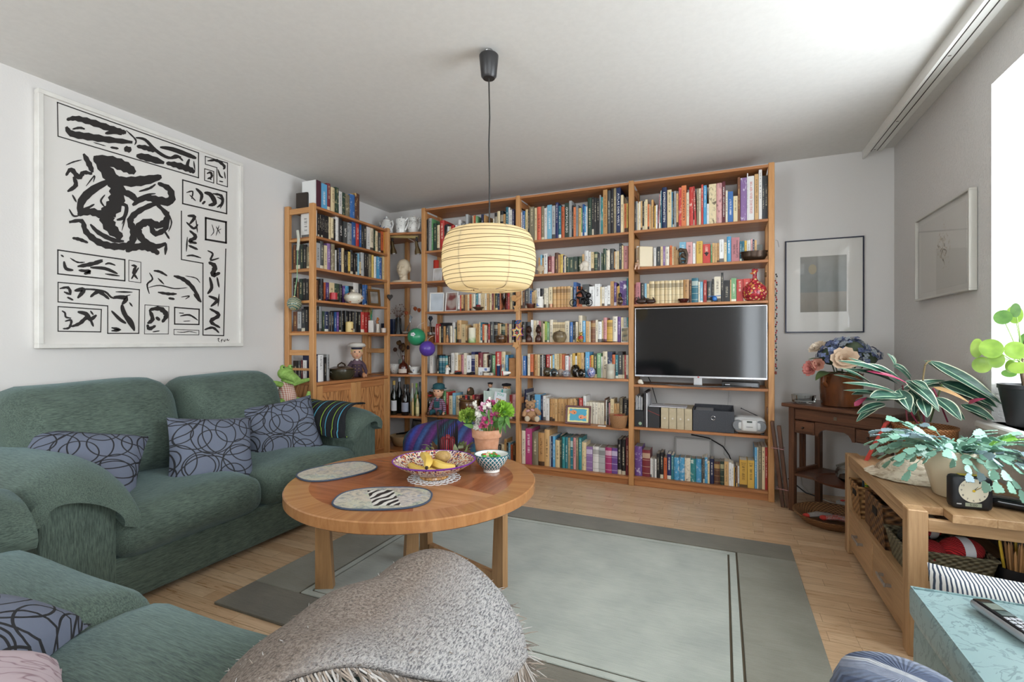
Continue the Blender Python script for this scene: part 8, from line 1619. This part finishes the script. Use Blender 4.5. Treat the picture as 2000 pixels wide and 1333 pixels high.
bo = one('fruit_bowl', (lambda m: (m.lathe([(.058, 0), (.062, .003), (.06, .012), (.10, .028), (.15, .056), (.176, .074), (.178, .078), (.174, .079), (.145, .060), (.095, .034), (.05, .019), (0, .016)], 64), m)[1])(MB()), t.mat, 'wide hand-painted bowl with purple rim on the coffee table', 'bowl', p+Vector((0, 0, .0028)))
BAN = speckled('banana_skin', 'd2ae4c', 'dfc268', 9, .45, .05)
def banana(label, pts, r_):
    m = MB(); n = len(pts); P = [Vector(q) for q in pts]; c = sum(P, Vector())/n; Q = []
    for i in range(n-1):
        a, b, cc, d = P[max(0, i-1)], P[i], P[i+1], P[min(n-1, i+2)]
        for j in range(4): u = j/4; Q.append(.5*((2*b)+(cc-a)*u+(2*a-5*b+4*cc-d)*u*u+(3*b-a-3*cc+d)*u**3))
    Q.append(P[-1]); k_ = len(Q); rs = [r_*(max(.25, math.sin(PI*min(1, .12+.80*i/(k_-1)))**.6)) for i in range(k_)]
    m.tube(Q, rs, 6); o = one('banana', m, BAN, label, 'banana', p+Vector((0, 0, .022)), group='bananas in the painted bowl', ang=50)
    m = MB(); d = (Q[-1]-Q[-2]).normalized(); m.tube([Q[-1]-d*.002, Q[-1]+d*.008], [r_*.42, r_*.3], 6); new('tip', m, plain('3a2e22', .8), o)
banana('upper banana pointing towards the zebra placemat', [(-.085, .035, .062), (-.05, .01, .062), (-.01, -.03, .055), (.012, -.075, .042)], .021)
banana('long banana lying to the middle of the bowl', [(-.045, .03, .038), (.01, -.005, .04), (.06, -.02, .036), (.105, .0, .036)], .021)
banana('banana lowest in the bowl along its rim', [(-.10, -.035, .032), (-.05, -.062, .024), (.01, -.07, .022), (.05, -.058, .024)], .02)
m = MB(); m.ball((0, 0, .028), (.036, .030, .026), 16, 12); one('pear', m, speckled('russet_skin', '9a7a48', 'b8985c', 60, .6, .1), 'brown russet pear at the far side of the bowl', 'pear', p+Vector((-.01, .085, .045)), rz=.6)
p = at(960, 921, Z=TZ1); t = NT('teal_tile'); v = t.co(); x, y, z = t.xyz(v); an = t.math('ARCTAN2', y, x); a = t.math('PINGPONG', t.math('MULTIPLY', an, 3.82), 1.0); b = t.math('PINGPONG', t.math('MULTIPLY', z, 46), 1.0); f = t.math('ABSOLUTE', t.math('SUBTRACT', a, b)); f2 = t.math('ABSOLUTE', t.math('SUBTRACT', t.math('ADD', a, b), 1.0)); l = t.math('MINIMUM', f, f2); n = t.noise(v, 60, 2); t.set(Base_Color=t.mix(t.math('LESS_THAN', l, t.math('MULTIPLY_ADD', n, .2, .02)), '2a6f7c', 'd8ddd8'), Roughness=.1); t2 = t.mat
gb = thing('sweets_bowl', 'small teal and white patterned bowl with green sweets', 'bowl', p)
m = MB(); m.lathe([(.034, 0), (.036, .010), (.040, .014), (.062, .036), (.077, .066), (.079, .078)], 48); m.f = [f for f in m.f if len(f) == 4]; m.m = [0]*len(m.f); new('outside', m, t2, gb)
m = MB(); m.lathe([(.079, .078), (.075, .078), (.06, .040), (.03, .022), (0, .02)], 48); m.f = [f for f in m.f if len(f) == 4 ]+[f for f in m.f if len(f) == 3]; m.m = [0]*len(m.f); new('inside', m, plain('dcdfdc', .12), gb)
m = MB(); m.lathe([(.0785, .0765), (.080, .0795), (.0755, .0795)], 48); m.f = [f for f in m.f if len(f) == 4]; m.m = [0]*len(m.f); new('rim', m, plain('2f7684', .15), gb); m = MB(); m.lathe([(.0355, 0), (.0372, .0), (.037, .011)], 40); m.f = [f for f in m.f if len(f) == 4]; m.m = [0]*len(m.f); new('foot', m, CERW, gb)
for i in range(16):
    a, q = R.uniform(0, 6.28), R.uniform(0, .045); hx, lab = ((('3f9a3a', 'green'), ('2f7a34', 'dark green'), ('d8c09a', 'beige'), ('c83a34', 'red'))[i % 4 if i % 5 else 0])
    m = MB(); m.ball((0, 0, .008), (.011, .009, .008), 8, 6); one('sweet', m, plain(hx, .25), '%s wrapped sweet in the teal bowl' % lab, 'sweet', p+Vector((q*math.cos(a), q*math.sin(a), .050+.014*(1-q/.045)+.30*q)), rz=a, group='%s sweets in the teal bowl' % lab)
# candle tube with black rods on a wreath
p = Vector((-1.262, 2.085, TZ1)); r = thing('rod_candle_holder', 'ring of tall black rods around red candles on a wreath', 'candle holder', p)
for i in range(30): a = 2*PI*i/30; h = .155+.045*R.random(); m = MB(); m.tube([(.048*math.cos(a), .048*math.sin(a), .012), (.049*math.cos(a+.05), .049*math.sin(a+.05), h*.6), (.052*math.cos(a+R.uniform(-.08, .08)), .052*math.sin(a), h)], [.0024, .0024, .0012], 5); new('rod', m, plain('17161a', .5), r)
m = MB(); m.lathe([(0, 0), (.054, 0), (.054, .012), (0, .012)], 24); new('base', m, plain('2a1f1c', .6), r)
for a in range(7): m = MB(); q = 0 if a == 6 else .026; m.lathe([(.0145, 0), (.0145, .085+.012*(a == 6)), (.011, .092+.014*(a == 6)), (0, .096+.014*(a == 6))], 12, (q*math.cos(a), q*math.sin(a), .0125)); new('red_candle', m, plain('b3232e', .35), r)
w = thing('dried_wreath', 'wreath of dried leaves, rose hips and bark around the rods', 'wreath', p)
for i in range(34):
    a = 2*PI*i/34+R.uniform(-.1, .1); q = R.uniform(.068, .115); c = Vector((q*math.cos(a), q*math.sin(a), R.uniform(.012, .05))); d = Vector((math.cos(a+R.uniform(-1, 1)), math.sin(a+R.uniform(-1, 1)), R.uniform(.2, 1.2)))
    m = MB(); leaf(m, c, c+d*R.uniform(.03, .05), R.uniform(.02, .032), (0, 0, 1), R.uniform(-.2, .3), 5); new('dried_leaf', m, plain(['7a6a44', '98a07a', '5a3a22', '6a7a4a', 'a89a6a'][i % 5], .8), w)
for i in range(5): a = i*1.3-2.4; m = MB(); m.ball((.085*math.cos(a), .085*math.sin(a), .022), .009, 8, 6); new('rose_hip', m, plain('a8303a', .3), w)
m = MB(); m.tube([(.1*math.cos(a), .1*math.sin(a), .007) for a in [2*PI*i/28 for i in range(28)]], [.006+.002*math.sin(i*3) for i in range(28)], 6, 0, True); new('twig_ring', m, plain('6a5138', .9), w)
m = MB(); m.lathe([(.012, 0), (.03, .012), (.034, .035), (.026, .05), (.02, .046), (.024, .03), (0, .01)], 12, (.095, .0, .006), wob=lambda a, z: 1+.15*math.sin(4*a+30*z)); new('bark_cup', m, plain('4a2e1a', .8), w)
# terracotta pot with cut flowers
p = Vector((-1.078, 2.155, TZ1)); fp = thing('flower_pot', 'terracotta pot with white, pink and lime cut flowers on the table', 'flower pot', p)
TCt = speckled('terracotta', 'bd8765', 'd09e80', 30, .8, .05)
m = MB(); m.lathe([(.046, 0), (.049, .003), (.064, .112), (.073, .113), (.076, .15), (.070, .152), (.062, .12), (.058, .12), (0, .12)], 40); new('pot', m, TCt, fp)
def carnation(c, s_, ha, hb, cnt=46, nm='carnation'):
    ms = [MB(), MB()]; rr = random.Random(int(c[0]*999+c[2]*77)); c = Vector(c)
    for i in range(cnt):
        th = math.acos(rr.uniform(-.25, 1)); ph = rr.uniform(0, 6.28); n = Vector((math.sin(th)*math.cos(ph), math.sin(th)*math.sin(ph)-.15, math.cos(th))).normalized(); u = n.orthogonal().normalized(); u = Matrix.Rotation(rr.uniform(0, 6.28), 3, n) @ u; v = n.cross(u); L = s_*rr.uniform(.8, 1.05)
        ms[i % 2].add([c+n*L*.2, c+n*L*.85+u*s_*.34, c+n*L*1.08+u*s_*.12+v*s_*.06, c+n*L*.92, c+n*L*1.08-u*s_*.14-v*s_*.06, c+n*L*.85-u*s_*.34], [(0, 1, 2, 3), (0, 3, 4, 5)])
    o = new(nm, ms[0], plain(ha, .7), fp, flat=True); new('petals', ms[1], plain(hb, .7), o, flat=True); m = MB(); m.ball(c-Vector((0, 0, s_*.2)), s_*.5, 8, 6); m.tube([c-Vector((0, 0, s_*.2)), (c.x*.4, c.y*.4, .12)], .003, 5); new('stem', m, plain('4a7a34', .6), o)
kf = 2.45/FOC
def fpos(px, py, dy=0): a = at(px, py, Y=p.y+dy); return Vector((a.x-p.x, dy, a.z-p.z))
carnation(fpos(915, 816, -.03), .052, '7f9c3c', '93b048', 80, 'green_carnation'); carnation(fpos(983, 806, 0), .056, '7fae34', '94c244', 80, 'green_carnation')
for px, py, s_, dy in ((947, 800, .030, -.02), (958, 790, .024, .0), (968, 815, .030, -.03), (957, 811, .026, -.02), (950, 826, .026, -.05), (944, 834, .022, -.06), (963, 794, .022, .02)): carnation(fpos(px, py, dy), s_*1.22, 'c4568e' if px % 3 else 'e0c4d2', 'e8c0d4' if px % 2 else 'cc5a84', 34)
st_ = MB(); rr = random.Random(9)
for (bx, by, tx, ty, cnt) in ((938, 822, 926, 785, 44), (940, 834, 933, 798, 44), (950, 800, 960, 777, 14), (934, 838, 937, 815, 30)):
    for i in range(cnt):
        u = rr.random(); c = fpos(bx+(tx-bx)*u+rr.uniform(-7, 7)*(1-.7*u), by+(ty-by)*u+rr.uniform(-4, 4), -.03+rr.uniform(-.02, .02)); n = Vector((rr.uniform(-1, 1), rr.uniform(-1.4, .2), rr.uniform(-.2, 1)))
        floret(st_, c, n, .0115*(1.1-.5*u))
new('white_stock', st_, plain('dedcd2', .7), fp, flat=True)
for i, (a, b, w_) in enumerate((((982, 812), (977, 850), .03), ((990, 815), (997, 838), .022), ((985, 818), (988, 848), .022), ((940, 805), (950, 815), .014), ((925, 835), (905, 830), .02), ((965, 835), (985, 822), .025), ((955, 800), (958, 830), .012), ((972, 795), (978, 780), .012))): m = MB(); leaf(m, fpos(*a, -.04), fpos(*b, -.06), w_, (0, -1, .3), .1); new('leaf', m, plain(['4c7a34', '5c8a3c', '3f6a2c'][i % 3], .5), fp)
# ------------------------------------------------------------------ striped pouf behind the table
t = NT('woven_stripes'); v = t.co(); x, y, z = t.xyz(v); s_ = t.math('FRACT', t.math('MULTIPLY_ADD', t.math('ADD', t.math('ADD', x, t.math('MULTIPLY', y, .25)), t.math('MULTIPLY', z, -.35)), 3.6, .1)); n = t.noise(v, 60, 3); col = t.ramp(s_, [(0, '26316a'), (.12, '3a5a8a'), (.2, '3a2c5a'), (.36, '6a2f72'), (.46, '2a2448'), (.58, '1f5a66'), (.68, '3a2c5a'), (.8, '2f49a0'), (.92, '5a2f6a')]); t.set(Base_Color=t.mix(.35, col, t.ramp(n, [(.3, '101018'), (.7, 'c0c0d0')]), 'SOFT_LIGHT'), Roughness=.95); t.bump(n, .5, .006)
r = thing('striped_pouf', 'stool under a purple, blue and teal striped woven cover', 'pouf', (-1.80, 2.97, 0)); m = MB(); m.rbox(-.28, .28, -.22, .22, .02, .47, .13, 10, (.02, .02, .03), fn=fold); new('woven_cover', m, t.mat, r, ang=70)
for x in (-.2, .2):
    for y in (-.15, .15): m = MB(); m.box(x-.02, x+.02, y-.02, y+.02, 0, .06); new('foot', m, OAK['Z'], r)
# ------------------------------------------------------------------ damask chest, pillow and stool at the right edge
def damask(name, a, b):
    t = NT(name); v = t.co(); n = t.noise(v, 7, 3, .55, 2.6); n2 = t.noise(v, 19, 3, .5, 2); f = t.math('MAXIMUM', t.math('LESS_THAN', t.math('ABSOLUTE', t.math('SUBTRACT', n, .5)), .018), t.math('MULTIPLY', t.math('GREATER_THAN', n2, .61), .7)); t.set(Base_Color=t.mix(f, a, b), Roughness=.38); t.put(t.b.inputs['Sheen Weight'], .3); return t.mat
M_DAM = damask('teal_damask', '7a9899', '5a787b')
r = thing('damask_chest', 'teal damask upholstered storage chest at the lower right edge', 'chest', (.73, 1.28, 0))
m = MB(); m.rbox(.462, 1.02, .93, 1.60, .0, .335, .012, 4); new('body', m, M_DAM, r, w=True, ang=50); m = MB(); m.rbox(.455, 1.027, .925, 1.607, .337, .42, .014, 6, (0, 0, .004)); new('lid', m, M_DAM, r, w=True, ang=50)
m = MB(); q = .417; m.tube([(.462, .932, q), (.462, 1.60, q), (1.02, 1.60, q), (1.02, .932, q)], .0035, 6, 0, True); new('piping', m, M_DAM, r, w=True)
t = NT('ticking_stripe'); x, y, z = t.xyz(t.co()); s_ = t.math('FRACT', t.math('MULTIPLY', x, 105)); t.set(Base_Color=t.ramp(s_, [(0, '3a4658'), (.42, 'dcdad6')], 'CONSTANT'), Roughness=.8)
pillow('striped_pillow', 'navy and white ticking-striped pillow wedged behind the chest', .50, .40, .17, (.80, 1.80, .203), face(.06, .10, .05), t.mat, seed=8, cat='pillow')
t = NT('quilted_blue'); v = t.co(); x, y, z = t.xyz(v); rr_ = t.math('SQRT', t.math('ADD', t.math('MULTIPLY', x, x), t.math('MULTIPLY', y, y))); an = t.math('ARCTAN2', y, x); n = t.noise(v, 90, 3); band = t.ramp(t.math('FRACT', t.math('MULTIPLY_ADD', t.math('ADD', y, t.math('MULTIPLY', x, .5)), 9, .3)), [(0, '8a92a4'), (.3, 'b9bcc2'), (.45, '525e78'), (.75, '6f7a90')], 'CONSTANT'); t.set(Base_Color=t.mix(.3, band, t.ramp(n, [(.3, '404858'), (.7, 'e0e0e0')]), 'MULTIPLY'), Roughness=.9); t.bump(t.math('SINE', t.math('MULTIPLY', an, 40)), .4, .008)
r = thing('round_stool', 'round stool with gathered blue-grey striped cover at the bottom edge', 'stool', (.315, 1.125, 0)); m = MB(); m.lathe([(.09, .33), (.108, .335), (.118, .36), (.116, .39), (.102, .424), (.06, .44), (0, .443)], 40, wob=lambda a, z: 1+(.02*math.sin(26*a) if z < .40 else 0)); new('padded_cover', m, t.mat, r, ang=70)
for i in range(3): a = 2*PI*i/3; m = MB(); m.tube([(.07*math.cos(a), .07*math.sin(a), .33), (.09*math.cos(a), .09*math.sin(a), RZ if True else 0)], [.014, .011], 8); new('leg', m, OAKL['Z'], r)
# handset on the chest
a, b = Vector((.572, 1.525, .426)), Vector((.612, 1.372, .426)); c = (a+b)/2; r = thing('phone_handset', 'silver and black cordless telephone handset lying on the chest', 'telephone', (c.x, c.y, .4262), math.atan2((b-a).y, (b-a).x))
m = MB(); m.rbox(-.08, .08, -.023, .023, 0, .022, .010, 6); new('body', m, plain('b0b2b6', .3, .5), r, ang=60); m = MB(); m.rbox(-.074, .074, -.019, .019, .016, .0245, .004, 5); f = new('face_plate', m, plain('15161a', .2), r, ang=60)
m = MB(); m.box(-.05, -.022, -.014, .014, .0246, .0252); new('display', m, plain('6a7068', .15), f); m = MB(); m.rbox(-.016, .004, -.013, .013, .0236, .0262, .002, 3); new('navigation_key', m, plain('3a4a4a', .3), f)
for i in range(4):
    for j in range(3): m = MB(); m.rbox(.010+.015*i, .021+.015*i, -.015+.011*j, -.006+.011*j, .0236, .0262, .0015, 3); new('key', m, plain('a8aab0', .3), f)
# ------------------------------------------------------------------ plants by the window
def vleaf(par, base, tip, width, mats, up=(0, 0, 1), curl=.1, sag=0.0, nm='leaf'):
    """variegated leaf: cream edges, green blades, pale midrib"""
    base, tip, up = Vector(base), Vector(tip), Vector(up); d = tip-base; L = d.length; d.normalize(); s_ = d.cross(up); s_.normalize(); nn = s_.cross(d).normalized(); g = []; n = 10
    cols = (-1, -.84, -.42, -.07, .07, .42, .84, 1)
    for i in range(n+1):
        u = i/n; w = width*.5*(math.sin(PI*min(1, u**.75)))**.75+.0006; c = base+d*L*u+nn*curl*math.sin(PI*u)*L-Vector((0, 0, sag*u*u*L))
        g.append([c+s_*w*q+nn*w*(.28*abs(q)+(.05*math.sin(8*u+q*3) if abs(q) > .5 else 0)) for q in cols])
    m = MB(); k_ = len(cols)
    for i in range(n):
        for j in range(k_-1): m.add([g[i][j], g[i+1][j], g[i+1][j+1], g[i][j+1]], [(0, 1, 2, 3)], {0: 1, 6: 1, 3: 2}.get(j, 0))
    me = new(nm, m, mats, par, ang=80); return me
M_LG = speckled('leaf_dark_green', '23443a', '35594a', 14, .3, .05, stretch=(1, 6, 1)); M_LC = plain('c6ccb0', .4); M_LM = plain('8fae8e', .4); M_LP = plain('8a2f4a', .45)
bp = Vector((.86, 2.81, bz+.0016)); stp = thing('stromanthe_plant', 'variegated green and cream leafy plant with magenta stems in a wicker basket', 'plant', bp)
m = MB(); m.lathe([(.085, 0), (.095, .003), (.115, .10), (.118, .165), (.122, .17), (.122, .18), (.112, .18), (.105, .12), (0, .12)], 36); new('basket', m, wicker('basket_rope', '7a4a28', 'b07a4a'), stp)
m = MB(); m.lathe([(.108, .14), (.05, .15), (0, .15)], 20); new('soil', m, plain('2a2018', .95), stp)
def zs3(x, y, Yq): return at(1640+x/3.508, 580+y/3.508, Y=Yq)-bp
LV = [((440, 600), (-12, 440), 70, 2.72, 2.55, .10), ((425, 575), (160, 462), 62, 2.74, 2.64, .12), ((260, 630), (0, 490), 50, 2.66, 2.52, .06), ((385, 655), (20, 592), 44, 2.66, 2.5, .05), ((405, 690), (205, 695), 95, 2.62, 2.55, .08), ((270, 665), (80, 672), 46, 2.68, 2.6, .05), ((310, 735), (118, 805), 52, 2.66, 2.58, .10), ((405, 640), (480, 780), 72, 2.68, 2.60, .10), ((495, 560), (365, 455), 52, 2.84, 2.80, .10), ((380, 470), (325, 388), 26, 2.8, 2.79, .1), ((430, 640), (725, 575), 46, 2.72, 2.78, .10), ((455, 575), (680, 772), 72, 2.70, 2.60, .14), ((615, 440), (1115, 742), 84, 2.80, 2.66, .05), ((690, 585), (1080, 762), 110, 2.78, 2.66, .07), ((830, 740), (1062, 852), 62, 2.70, 2.62, .08), ((655, 690), (835, 852), 72, 2.70, 2.62, .10), ((480, 640), (565, 790), 50, 2.70, 2.62, .1), ((500, 575), (610, 640), 40, 2.66, 2.6, .1), ((560, 700), (600, 830), 60, 2.66, 2.58, .1), ((300, 560), (60, 420), 44, 2.80, 2.72, .1)]
LV += [((b[0]+RR.uniform(-40, 40), b[1]+RR.uniform(-10, 45)), (t_[0]+RR.uniform(-60, 60), t_[1]+RR.uniform(-5, 60)), w_*.8, yb_+.03, yt_+RR.uniform(0, .06), cu) for b, t_, w_, yb_, yt_, cu in LV[:18]]
for i, (b, t_, w_, yb_, yt_, cu) in enumerate(LV): vleaf(stp, zs3(*b, yb_), zs3(*t_, yt_), 1.35*w_/3.508*kpx(1800, 2.7), [M_LG, M_LC, M_LM], (0, -.6, 1), cu*.45)
for i, (b, t_, w_, yb_, yt_) in enumerate((((640, 620), (900, 735), 34, 2.68, 2.6), ((880, 735), (1003, 700), 34, 2.6, 2.56), ((100, 752), (190, 690), 34, 2.6, 2.62), ((185, 512), (480, 605), 26, 2.6, 2.66))): m = MB(); leaf(m, zs3(*b, yb_), zs3(*t_, yt_), w_/3.508*kpx(1800, 2.7), (0, -1, 1), .08); new('rolled_leaf', m, M_LP if i != 0 else plain('a88458', .6), stp)
for (b, t_, hx) in (((570, 575), (585, 470), '6a5a3c'), ((585, 470), (620, 442), '6a5a3c'), ((640, 630), (740, 860), '8a2f4a'), ((430, 610), (470, 900), '7a3a44'), ((480, 620), (560, 880), '5a5a38'), ((405, 680), (540, 880), '8a3048'), ((700, 600), (620, 860), '4a5a34'), ((400, 640), (520, 860), '5a5a38'), ((560, 720), (580, 860), '8a2f4a')): m = MB(); m.tube([zs3(*b, 2.70), zs3((b[0]*.5+t_[0]*.5), (b[1]*.5+t_[1]*.5)-8, 2.73), zs3(*t_, 2.77)], .0035, 6); new('stem', m, plain(hx, .5), stp)
# holiday cactus segments
sp_ = Vector(pot.location); seg = MB(); pr = [(0, 0), (.004, .003), (.0075, .013), (.0105, .016), (.0088, .022), (.0118, .027), (.0095, .032), (.0105, .038), (.005, .041), (.0, .039)]
vs = [(x, .0012*math.cos(x*90), z) for x, z in pr]+[(-x, .0012*math.cos(x*90), z) for x, z in pr[::-1][1:-1]]; n_ = len(vs); seg.add([(x, y, z) for x, y, z in vs]+[(x, -y-.0005, z) for x, y, z in vs], [tuple(range(n_)), tuple(reversed(range(n_, 2*n_)))]+[(i, n_+i, n_+(i+1) % n_, (i+1) % n_) for i in range(n_)])
CM = [plain('6f9a86', .35), plain('86ae9a', .35), plain('8aa0a8', .35), plain('5f9a3c', .35), plain('7fb848', .35), plain('4a6a3c', .4)]
segme = []
for mt in CM: o = new('segment', MB().add(seg.v, seg.f), mt, None, flat=True); segme.append(o.data); bpy.data.objects.remove(o)
RC = random.Random(21)
def chain(p0, d0, n, bend, mi, sc=1.0):
    p_ = Vector(p0); d = Vector(d0).normalized()
    for i in range(n):
        o = bpy.data.objects.new('segment', segme[mi if RC.random() < .75 else RC.randrange(3)]); COL.objects.link(o); o.parent = pot
        q = d.to_track_quat('Z', 'Y'); s_ = sc*RC.uniform(.85, 1.15); o.location = p_; o.rotation_mode = 'QUATERNION'; o.rotation_quaternion = q @ Euler((0, 0, RC.uniform(-.9, .9))).to_quaternion(); o.scale = (s_*1.15, s_, s_)
        p_ = p_+d*.0415*s_; d = (d+Vector((RC.uniform(-.12, .12), RC.uniform(-.12, .12), -bend))).normalized()
for i in range(66):
    a = rad(95+RC.uniform(0, 210)) if i < 44 else rad(RC.uniform(-100, 70)); e = RC.uniform(.15, 1.1); dv = Vector((math.cos(a), math.sin(a), e)); n = 5+i % 2 if i < 44 else 4+i % 3
    if dv.y > .3 and RC.random() < .5: dv.y *= .3
    chain((.04*math.cos(a), .04*math.sin(a), .155), dv, n, RC.uniform(.16, .34), RC.choice((0, 0, 1, 1, 2)), 1.0)
for i in range(7): a = rad(-40+i*14); chain((.05*math.cos(a), .05*math.sin(a)-.01, .158), (math.cos(a)*.8, math.sin(a)*.5-.1, 1.0-.1*i), 2+i % 3, .2, 3 if i % 2 else 4, 1.0)
# pilea on the sill
pp = Vector((1.11, 2.585, .7306)); pil = thing('pilea_plant', 'round-leaved money plant in a black pot on the window sill', 'plant', pp)
m = MB(); m.lathe([(.048, 0), (.052, .003), (.076, .150), (.080, .152), (.080, .168), (.073, .168), (.068, .15), (0, .145)], 32); new('pot', m, plain('1c1b1e', .4), pil)
def zs3X(x, y, Yq): return at(1640+x/3.508, 580+y/3.508, Y=Yq)-pp
trunk = Vector((.0, .0, .15)); m = MB(); m.tube([trunk, Vector((-.012, 0, .24)), Vector((.0, 0, .33)), Vector((.012, .005, .40))], [.007, .006, .005, .004], 8); new('stem', m, plain('4a3826', .8), pil)
M_PL = []
for a, b in (('64862a', '84a43c'), ('7a9a34', '9cb850'), ('446c2c', '648e40')):
    t = NT('pilea_leaf'); n = t.noise(t.co(), 20, 2); df = t.n('BsdfDiffuse'); tl = t.n('BsdfTranslucent'); gl_ = t.n('BsdfGlossy', Roughness=.3); c = t.ramp(n, [(.3, a), (.7, b)]); t.put(df.inputs[0], c); t.put(tl.inputs[0], c); mx = t.n('MixShader', Fac=.22); t.put(mx.inputs[1], df.outputs[0]); t.put(mx.inputs[2], tl.outputs[0]); m2_ = t.n('MixShader', Fac=.06); t.put(m2_.inputs[1], mx.outputs[0]); t.put(m2_.inputs[2], gl_.outputs[0]); t.put(t.out.inputs[0], m2_.outputs[0]); M_PL.append(t.mat)
for i, (x, y, rx, ry, X, mi) in enumerate(((1118, 145, 64, 56, 1.10, 2), (1200, 125, 56, 60, 1.16, 0), (1205, 95, 36, 44, 1.10, 2), (940, 355, 46, 66, 1.07, 1), (1038, 360, 84, 72, 1.03, 0), (975, 470, 70, 50, 1.06, 1), (1072, 435, 60, 50, 1.02, 0), (1205, 372, 78, 66, 1.05, 0), (1225, 492, 70, 40, 1.03, 1), (1170, 480, 36, 40, 1.08, 0), (1160, 528, 52, 24, 1.08, 2), (1270, 430, 50, 50, 1.1, 0), (1290, 300, 60, 50, 1.12, 2))):
    Yq = 2.50+1.2*(X-1.02); c = zs3X(x, y, Yq); k_ = kpx(1640+x/3.508, Yq)/3.508; m = MB(); nrm = Vector((-.35+.1*math.sin(i*2), -.8, .35+.3*math.cos(i*1.7))).normalized(); u = nrm.cross(Vector((0, 0, 1))).normalized(); v_ = u.cross(nrm) ; v_ = -v_ if v_.z < 0 else v_
    rx, ry = rx*.74, ry*1.12; vs = [c]+[c+u*rx*k_*.5*math.cos(2*PI*j/20)+v_*ry*k_*.5*math.sin(2*PI*j/20)+nrm*rx*k_*.12 for j in range(20)]+[c+u*rx*k_*math.cos(2*PI*j/20)+v_*ry*k_*math.sin(2*PI*j/20)+nrm*rx*k_*.10 for j in range(20)]
    m.add(vs, [(0, 1+j, 1+(j+1) % 20) for j in range(20)]+[(1+j, 21+j, 21+(j+1) % 20, 1+(j+1) % 20) for j in range(20)]); lf = new('leaf', m, M_PL[mi], pil, ang=80)
    m = MB(); bs = Vector((0, 0, .2+.012*i)); m.tube([bs, bs.lerp(c, .55)+Vector((0, 0, .02)), c-nrm*.001], [.0022, .0018, .0014], 5); new('stalk', m, plain('7a9a4a', .5), lf)
